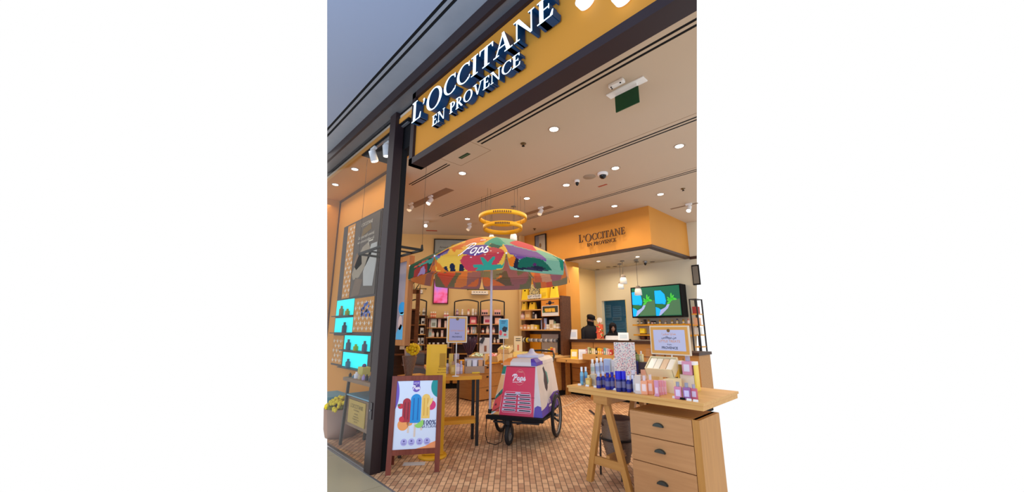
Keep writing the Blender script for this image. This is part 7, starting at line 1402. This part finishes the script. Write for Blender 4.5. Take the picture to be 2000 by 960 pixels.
# ---- goods on the long table
LZ = .82
for kd, x, yb, yt, wpx, cols, lb in (
 ('bottle', 873, 729, 702, 8, [(206, 196, 210), (30, 26, 26), (170, 160, 176)], 'pale lilac bottle with black cap right of the yellow totem'),
 ('box', 880, 727, 690, 8, [(232, 200, 100), BR, (240, 222, 150)], 'pale yellow tall carton on the long table'),
 ('square', 884, 730, 705, 9, [(206, 176, 90), (190, 150, 120), (226, 206, 130)], 'amber glass bottle with brass cap on the long table'),
 ('box', 891, 724, 690, 9, [(196, 190, 212), BR, (206, 200, 222)], 'tall lilac carton behind the bottles on the long table'),
 ('bottle', 893, 730, 701, 9, [(206, 196, 226), (120, 80, 60), (236, 226, 240)], 'lilac bottle with brown cap in front on the long table'),
 ('bottle', 900, 729, 704, 7, [(196, 190, 216), (206, 200, 220), (220, 214, 234)], 'pale lilac bottle beside the kraft box')):
    b_, h_, k_ = onplane(x, yb, yt, LZ); product(kd, b_, h_, wpx * k_, cols, lb, True, R(60))
b_, h_, k_ = onplane(923, 728, 698, LZ)
KR = pm((176, 146, 120), .7); t = thing('kraft_box', 'open grey-brown kraft box with three small packs at the long table corner', 'box', (b_.x, b_.y + .03, LZ), R(62)); w_ = 19 * k_
MB().m(KR).box(-w_, w_, -.04, -.034, 0, h_ * .45).box(-w_, w_, .05, .056, 0, h_).box(-w_, -w_ + .005, -.034, .05, 0, h_ * .8).box(w_ - .005, w_, -.034, .05, 0, h_ * .8).box(-w_, w_, -.034, .05, 0, .004).build('box_walls', t)
MB().m(pm((206, 202, 212))).box(-w_ + .006, w_ - .006, .03, .048, .005, h_ * .92).build('inner_card', t)
for i, (x_, cl_) in enumerate(((-.6, (214, 206, 196)), (0, (226, 222, 230)), (.6, (222, 160, 110)))): MB().m(pm(cl_)).box((x_ - .22) * w_, (x_ + .22) * w_, -.03, .0, .005, h_ * .86, bev=.003).build('pack', t)
MB().m(pm((240, 200, 50))).box(-w_ * .3, w_ * .5, -.052, -.04, .0, .016).build('yellow_ribbon', t)
# lavender bouquet in pot
b_ = at(916, 706, D=5.75); t = thing('lavender_bouquet', 'dense dried dark purple lavender bouquet in a small pot behind the kraft box', 'bouquet', (b_.x, b_.y, .76)); h_ = at(916, 655, D=5.75).z - .76
LT_TOP = .82
LT_TOP = .76; t.location = at(917, 701, z=.76)
bq = t.location; h_ = at(916, 655, D=math.hypot(bq.x, bq.y)).z - LT_TOP
MB().m(pm((96, 74, 70))).lathe([(.05, 0), (.065, .10), (.06, .10), (.0001, .09)], n=20).build('pot', t)
mb = MB(); mb.m(mat('lavender_dark', (78, 58, 82), .8)); rg = random.Random(11)
for i in range(150):
    a_ = rg.uniform(0, 2 * PI); q_ = rg.random() ** .5; e = Vector((.19 * q_ * math.cos(a_), .19 * q_ * math.sin(a_), h_ * rg.uniform(.72, 1))); s_ = Vector((.04 * q_ * math.cos(a_), .04 * q_ * math.sin(a_), .09)); m_ = s_.lerp(e, .55)
    mb.tube([s_, m_, e], [.002, .008, .003], 4)
tag(mb.build('lavender_stems', t), kind='stuff')
# white cartons behind
b_ = at(898, 700, D=6.0)
# ---- goods on the island
IZ = .76
def isl_box(px_, pyb, w_, d_, h_, col, label, tilt=0, inner=None, n=6, cols=None, z0=IZ, rz=R(20)):
    b_ = at(px_, pyb, z=IZ); t = thing('open_box', label, 'box', (b_.x, b_.y, z0), rz); M = Matrix.Rotation(R(tilt), 4, 'X'); m_ = pm(col)
    mb = MB(); mb.xf = M; mb.m(m_); mb.box(-w_, w_, -d_, -d_ + .005, 0, h_).box(-w_, w_, d_ - .005, d_, 0, h_).box(-w_, -w_ + .005, -d_, d_, 0, h_).box(w_ - .005, w_, -d_, d_, 0, h_).box(-w_, w_, -d_, d_, 0, .005); mb.build('box_walls', t)
    rg = random.Random(int(px_)); cols = cols or [(240, 236, 210), (206, 206, 100), (150, 150, 140), (236, 220, 150)]
    for i in range(n):
        mb = MB(); mb.xf = M @ Matrix.Translation((rg.uniform(-w_ * .7, w_ * .7), rg.uniform(-d_ * .7, d_ * .7), h_ * .85)) @ Matrix.Rotation(rg.uniform(0, 3), 4, 'Z'); mb.m(pm(cols[i % len(cols)])); mb.box(-.035, .035, -.02, .02, -.02, .018, bev=.005); mb.build('packet', t)
    return t
isl_box(936, 707, .15, .11, .13, (212, 176, 112), 'kraft box of pale green packs left of the parasol pole', 18, z0=IZ + .03, n=10, cols=[(206, 224, 200), (226, 230, 206), (170, 200, 176)])
isl_box(965, 706, .13, .09, .12, (226, 190, 130), 'kraft box of pink packs right behind the parasol pole', 18, z0=IZ + .03, n=10, cols=[(240, 150, 160), (236, 206, 206), (220, 110, 130)])
CRX = (232, 206, 156)
b_ = at(988, 703, z=IZ); rb = tag(MB().m(pm(CRX)).box(-.11, .11, -.10, .10, 0, .14, bev=.003).build('riser_box', loc=(b_.x, b_.y, IZ), rz=R(20)), 'cream riser box under the tilted open box behind the ice cart', 'box')
t = isl_box(988, 703, .13, .11, .09, CRX, 'cream open box tilted on its riser full of yellow and white packets', 22, n=9, z0=IZ + .185)
b_ = at(1012, 697, z=IZ); 
isl_box(1020, 699, .17, .12, .14, (240, 226, 150), 'pale yellow open box of packets behind the cart cover', 0, n=8)
# poster stands on island and beyond
def stand_poster(px0, px1, py0, py1, D_, z0, label, fn, rz=R(46), name='poster_stand'):
    a_ = at((px0 + px1) / 2, py1, D=D_); zt_ = at((px0 + px1) / 2, py0, D=D_).z; k_ = (a_ - C0).dot(FW) / F; w_ = (px1 - px0) / 2 * k_
    t = thing(name, label, 'poster', (a_.x, a_.y, z0), rz); h0 = a_.z - z0; h1 = zt_ - z0
    MB().m(pm((226, 226, 222))).box(-w_, w_, 0, .012, h0, h1).build('poster_card', t); MB().m(pm((200, 196, 190))).box(-w_ * .5, w_ * .5, .0, .06, 0, .01).build('stand_foot', t)
    if h0 > .03: MB().m(BLK if False else pm((206, 204, 200))).cyl((0, .006, .01), (0, .006, h0), .008, n=8).build('stand_pole', t)
    fn(t, Fr((0, -.0005, h0), (1, 0, 0), (0, 0, 1), (0, -1, 0)), w_, h1 - h0); return t
def f_blue(t, fr, w_, h_):
    mb = MB(); mb.m(pm((70, 160, 206))); rect(mb, fr, -w_ * .9, w_ * .9, h_ * .06, h_ * .96, 0, .001); mb.m(pm((170, 200, 206))); rect(mb, fr, -w_ * .9, w_ * .9, h_ * .06, h_ * .40, .001, .002); mb.m(pm((30, 34, 40))); poly(mb, fr, [(-w_ * .2, h_ * .36), (w_ * .5, h_ * .32), (w_ * .8, h_ * .56), (w_ * .1, h_ * .62), (-w_ * .3, h_ * .52)], .002, .003); mb.m(pm((206, 80, 90))); poly(mb, fr, ell(-w_ * .6, h_ * .3, w_ * .3, h_ * .14), .002, .003); poly(mb, fr, ell(w_ * .3, h_ * .2, w_ * .3, h_ * .06), .002, .003); mb.m(pm((30, 60, 90)))
    for k in range(3): rect(mb, fr, -w_ * .5, w_ * (.5 - .1 * k), h_ * (.88 - .06 * k), h_ * (.90 - .06 * k), .001, .002)
    mb.build('poster_print', t)
def f_beige(t, fr, w_, h_):
    mb = MB(); mb.m(pm((226, 214, 180))); rect(mb, fr, -w_ * .94, w_ * .94, h_ * .03, h_ * .97, 0, .001); mb.m(pm((206, 120, 100))); rect(mb, fr, -w_ * .2, w_ * .2, h_ * .10, h_ * .46, .001, .002); mb.m(pm((60, 56, 50)))
    for k in range(2): rect(mb, fr, -w_ * .6, w_ * .6, h_ * (.82 - .12 * k), h_ * (.87 - .12 * k), .001, .002)
    mb.build('poster_print', t)
def f_bag(t, fr, w_, h_):
    mb = MB(); mb.m(pm((150, 96, 60))); rect(mb, fr, -w_ * .1, w_ * .35, h_ * .12, h_ * .5, 0, .001); mb.m(pm((50, 46, 46))); poly(mb, fr, [(-w_ * 1.1, h_ * .7), (-w_ * .4, h_ * .62), (w_ * .0, h_ * .95), (-w_ * .3, h_ * 1.1)], .0, .02); mb.build('bag_print', t)
def stand_on(px_, D_): return IZ
stand_poster(974, 993, 622, 661, 7.3, IZ, 'blue pop-up poster with a black flask, standing right of the parasol pole', f_blue)
q = at(1012, 689, Y=GY - .15); stand_poster(1004, 1020, 656, 687, math.hypot(q.x, q.y), GS['zk'], 'beige poster with a pink flask in front of the gift shelf', f_beige)
stand_poster(936, 957, 659, 690, 7.0, IZ, 'beige card with a black bow tag left of the parasol pole', f_bag)
# box on the desk behind totem
q = at(818, 714, z=.79); t = thing('open_box', 'tan open box lying tilted on the dark brown desk', 'box', (DESK.x - .12, DESK.y + .24, .76), R(25)); mb = MB(); mb.xf = Matrix.Rotation(R(-20), 4, 'X'); mb.m(pm((196, 156, 110))); mb.box(-.13, .12, -.09, .09, .035, .10, bev=.004); mb.build('box_body', t); MB().m(pm((206, 150, 60))).prism([(-.1, -.08, -.04), (-.1, .08, -.04), (-.1, .08, .01)], (.2, 0, 0)).build('box_wedge', t)
# ================================================================== PEOPLE
SK = mat('skin_brown', (186, 136, 106), .6); BKC = mat('black_cloth', (24, 22, 26), .85, spec=.15); BKC2 = mat('black_jacket', (34, 32, 36), .7, spec=.2)
def skin_mesh(name, verts, edges, root, m, parent, sub=2):
    me = bpy.data.meshes.new(name); me.from_pydata([v[0] for v in verts], edges, []); o = bpy.data.objects.new(name, me); COL.objects.link(o)
    md = o.modifiers.new('k', 'SKIN'); md.use_smooth_shade = True
    if not me.skin_vertices: pass
    sv = me.skin_vertices[0].data if me.skin_vertices else None
    for i, v in enumerate(verts): sv[i].radius = (v[1], v[2] if len(v) > 2 else v[1]); sv[i].use_root = (i == root)
    s_ = o.modifiers.new('s', 'SUBSURF'); s_.levels = sub; s_.render_levels = sub; me.materials.append(m); o.parent = parent; return o
def person(loc, rz, H_, label, lean, armfwd, robe, head_turn=0):
    t = thing('person', label, 'person', loc, rz); k = H_ / 1.75; V = []; E = []
    def v(x, y, z, r, r2=None): V.append(((x * k, (y - lean * max(0, z - .95)) * k, z * k), r * k, (r2 or r) * k)); return len(V) - 1
    def e(*i):
        for a_, b_ in zip(i, i[1:]): E.append((a_, b_))
    pel = v(0, 0, .95, .15, .11); wa = v(0, 0, 1.10, .13, .10); ch = v(0, .0, 1.30, .16, .11); ne = v(0, 0, 1.47, .055); hd0 = v(0, -.01, 1.53, .06)
    e(pel, wa, ch, ne, hd0)
    for s in (-1, 1):
        hip = v(.09 * s, 0, .88, .09); kn = v(.10 * s, -.01, .48, .06); an = v(.10 * s, .01, .09, .04); toe = v(.11 * s, -.14, .04, .035); e(pel, hip, kn, an, toe)
        sh = v(.18 * s, 0, 1.40, .055); el = v(.23 * s, -.02 - .05 * armfwd, 1.12, .042); wr = v(.17 * s, -.28 * armfwd - .02, 1.02 + .06 * armfwd, .027); pa = v(.15 * s, -.36 * armfwd - .03, 1.0 + .07 * armfwd, .026, .016); e(ch, sh, el, wr, pa)
        for f in range(4): f1 = v((.15 + (f - 1.5) * .02) * s, -.36 * armfwd - .09, .99 + .07 * armfwd, .0095); f2 = v((.15 + (f - 1.5) * .022) * s, -.36 * armfwd - (.125, .135, .13, .115)[f], .965 + .07 * armfwd, .008); e(pa, f1, f2)
        th = v(.115 * s, -.36 * armfwd - .05, .985 + .07 * armfwd, .010); th2 = v(.10 * s, -.36 * armfwd - .085, .975 + .07 * armfwd, .009); e(pa, th, th2)
    body = skin_mesh('body', V, E, 0, SK, t)
    hz = 1.63; ly = -lean * (hz - .95)
    hc = Vector((0, (ly - .01) * k, hz * k)); M = Matrix.Translation(hc) @ Matrix.Rotation(head_turn, 4, 'Z') @ Matrix.Rotation(R(18), 4, 'X')
    # head with face: shaped ball, nose, lips, ears, eyes
    mb = MB(); mb.xf = M; mb.m(SK); n = 18; prof = []
    for i in range(n + 1):
        a_ = PI * i / n; z = -math.cos(a_) * .118 * k; r_ = math.sin(a_) * .078 * k * (1 if z > 0 else 1 - .28 * (-z / (.118 * k)) ** 1.5); prof.append((max(r_, .0001), z))
    mb.lathe(prof, (0, 0, 0), 24, True, .93, 1.15); mb.lathe([(.0001, -.02 * k), (.013 * k, -.014 * k), (.008 * k, .012 * k), (.0001, .03 * k)], (0, -.092 * k, -.008 * k), 10)
    for s in (-1, 1): mb.ball((.074 * k * s, .005, -.005), .02 * k, 8, .4, .8, 1.3)
    mb.build('head', t)
    hd = t.children[-1]
    mb = MB(); mb.xf = M
    for s in (-1, 1): mb.m(pm((236, 230, 224))).ball((.03 * k * s, -.079 * k, .012 * k), .011 * k, 8, 1.2, .6, .7); mb.m(pm((40, 26, 20))).ball((.03 * k * s, -.085 * k, .012 * k), .005 * k, 6)
    mb.m(pm((60, 40, 30)))
    for s in (-1, 1): mb.box((.03 * s - .016) * k, (.03 * s + .016) * k, -.092 * k, -.084 * k, .03 * k, .036 * k)
    mb.m(pm((166, 92, 84))).ball((0, -.083 * k, -.05 * k), .018 * k, 8, 1.2, .5, .4); mb.build('face_features', hd)
    return t, k, M, ly
def garment(t, k, ly, prof, m, name, sx=1.0, sy=.72, lean=0):
    mb = MB(); mb.m(m); vs = []; n = 28; fs = []
    for r_, z in prof:
        for i in range(n): a_ = 2 * PI * i / n; vs.append((r_ * k * sx * math.cos(a_), r_ * k * sy * math.sin(a_) - lean * max(0, z - .95) * k, z * k))
    for j in range(len(prof) - 1):
        for i in range(n): fs.append((j * n + i, j * n + (i + 1) % n, (j + 1) * n + (i + 1) % n, (j + 1) * n + i))
    mb.add(vs, fs, True); return mb.build(name, t)
def sleeves(t, k, lean, armfwd, m):
    for s in (-1, 1):
        P = [Vector((.15 * s, 0, 1.41)), Vector((.21 * s, 0, 1.37)), Vector((.245 * s, -.02 - .05 * armfwd, 1.12)), Vector((.175 * s, -.27 * armfwd - .02, 1.03 + .06 * armfwd))]
        P = [Vector((p.x, p.y - lean * max(0, p.z - .95), p.z)) * k for p in P]; MB().m(m).tube(P, [.07 * k, .075 * k, .062 * k, .045 * k], 14).build('sleeve', t)
# man at the left behind the counter, seen from his back-left, looking right
mp = at(1153, 640, Y=7.95); mz = at(1150, 615, Y=7.95).z
t, k, M, ly = person((mp.x, 7.95, 0), R(62), mz - .0, 'person in black jacket and black flat cap behind the counter, head turned right', .04, .15, None, R(8))
garment(t, k, ly, [(.15, .80), (.19, .85), (.185, 1.0), (.195, 1.2), (.215, 1.36), (.17, 1.45), (.09, 1.50), (.075, 1.53)], BKC2, 'jacket', 1.12, .74, .04); sleeves(t, k, .04, .15, BKC2)
garment(t, k, ly, [(.10, .04), (.12, .3), (.16, .7), (.17, .86)], BKC, 'trousers', 1.0, .7, 0)
mb = MB(); mb.xf = M; mb.m(BKC); mb.lathe([(.088 * k, .03 * k), (.10 * k, .07 * k), (.092 * k, .11 * k), (.05 * k, .13 * k), (.0001, .132 * k)], (0, .005, 0), 24, True, .98, 1.22, cap=False); mb.prism([(-.07 * k, -.09 * k, .045 * k), (-.05 * k, -.15 * k, .04 * k), (.05 * k, -.15 * k, .04 * k), (.07 * k, -.09 * k, .045 * k)], (0, 0, .008)); mb.build('cap', t)
mb = MB(); mb.xf = M; mb.m(pm((24, 18, 16), .8)); mb.lathe([(.06 * k, -.09 * k), (.082 * k, -.05 * k), (.084 * k, .03 * k)], (0, .014 * k, 0), 20, True, .98, 1.12, cap=False); hr = mb.build('hair', t)
# cut the hair open at the face: keep only rear two thirds
bm = bmesh.new(); bm.from_mesh(hr.data); Mi = M.inverted(); bmesh.ops.delete(bm, geom=[v_ for v_ in bm.verts if (Mi @ v_.co).y < -.012 * k], context='VERTS'); bm.to_mesh(hr.data); bm.free(); MB().m(BKC).lathe([(.085 * k, 1.44 * k), (.082 * k, 1.52 * k), (.082 * k, 1.60 * k)], (0, (ly + .006) * k, 0), 20, True, 1, 1.1, cap=False).build('collar', t); hr.modifiers.new('s', 'SOLIDIFY').thickness = .006
# woman in black head scarf
wp__ = at(1197, 650, Y=8.0); wz = at(1197, 633, Y=8.0).z
t, k, M, ly = person((wp__.x, 8.0, 0), R(38), wz + .02, 'person in black head scarf and black robe behind the counter, looking down', .08, .4, None, R(0))
garment(t, k, ly, [(.26, .02), (.24, .4), (.21, .8), (.19, 1.0), (.20, 1.2), (.22, 1.36), (.17, 1.45), (.10, 1.50)], BKC, 'robe', 1.1, .78, .08); sleeves(t, k, .08, .4, BKC)
mb = MB(); mb.xf = M; mb.m(BKC); n = 28
prof = [(.20, -.30), (.17, -.20), (.115, -.13), (.098, -.08), (.096, 0), (.098, .05), (.085, .10), (.045, .135), (.0001, .14)]
mb.lathe([(a_ * k, b_ * k) for a_, b_ in prof], (0, .012 * k, 0), 32, True, 1.0, 1.18, cap=False); hj = mb.build('head_scarf', t)
bm = bmesh.new(); bm.from_mesh(hj.data); bmesh.ops.subdivide_edges(bm, edges=bm.edges[:], cuts=2, use_grid_fill=True); Mi = M.inverted()
bmesh.ops.delete(bm, geom=[v_ for v_ in bm.verts if (Mi @ v_.co).y < 0 and ((Mi @ v_.co).x / (.056 * k)) ** 2 + (((Mi @ v_.co).z + .005 * k) / (.075 * k)) ** 2 < 1], context='VERTS'); bm.to_mesh(hj.data); bm.free(); hj.modifiers.new('s', 'SOLIDIFY').thickness = .006
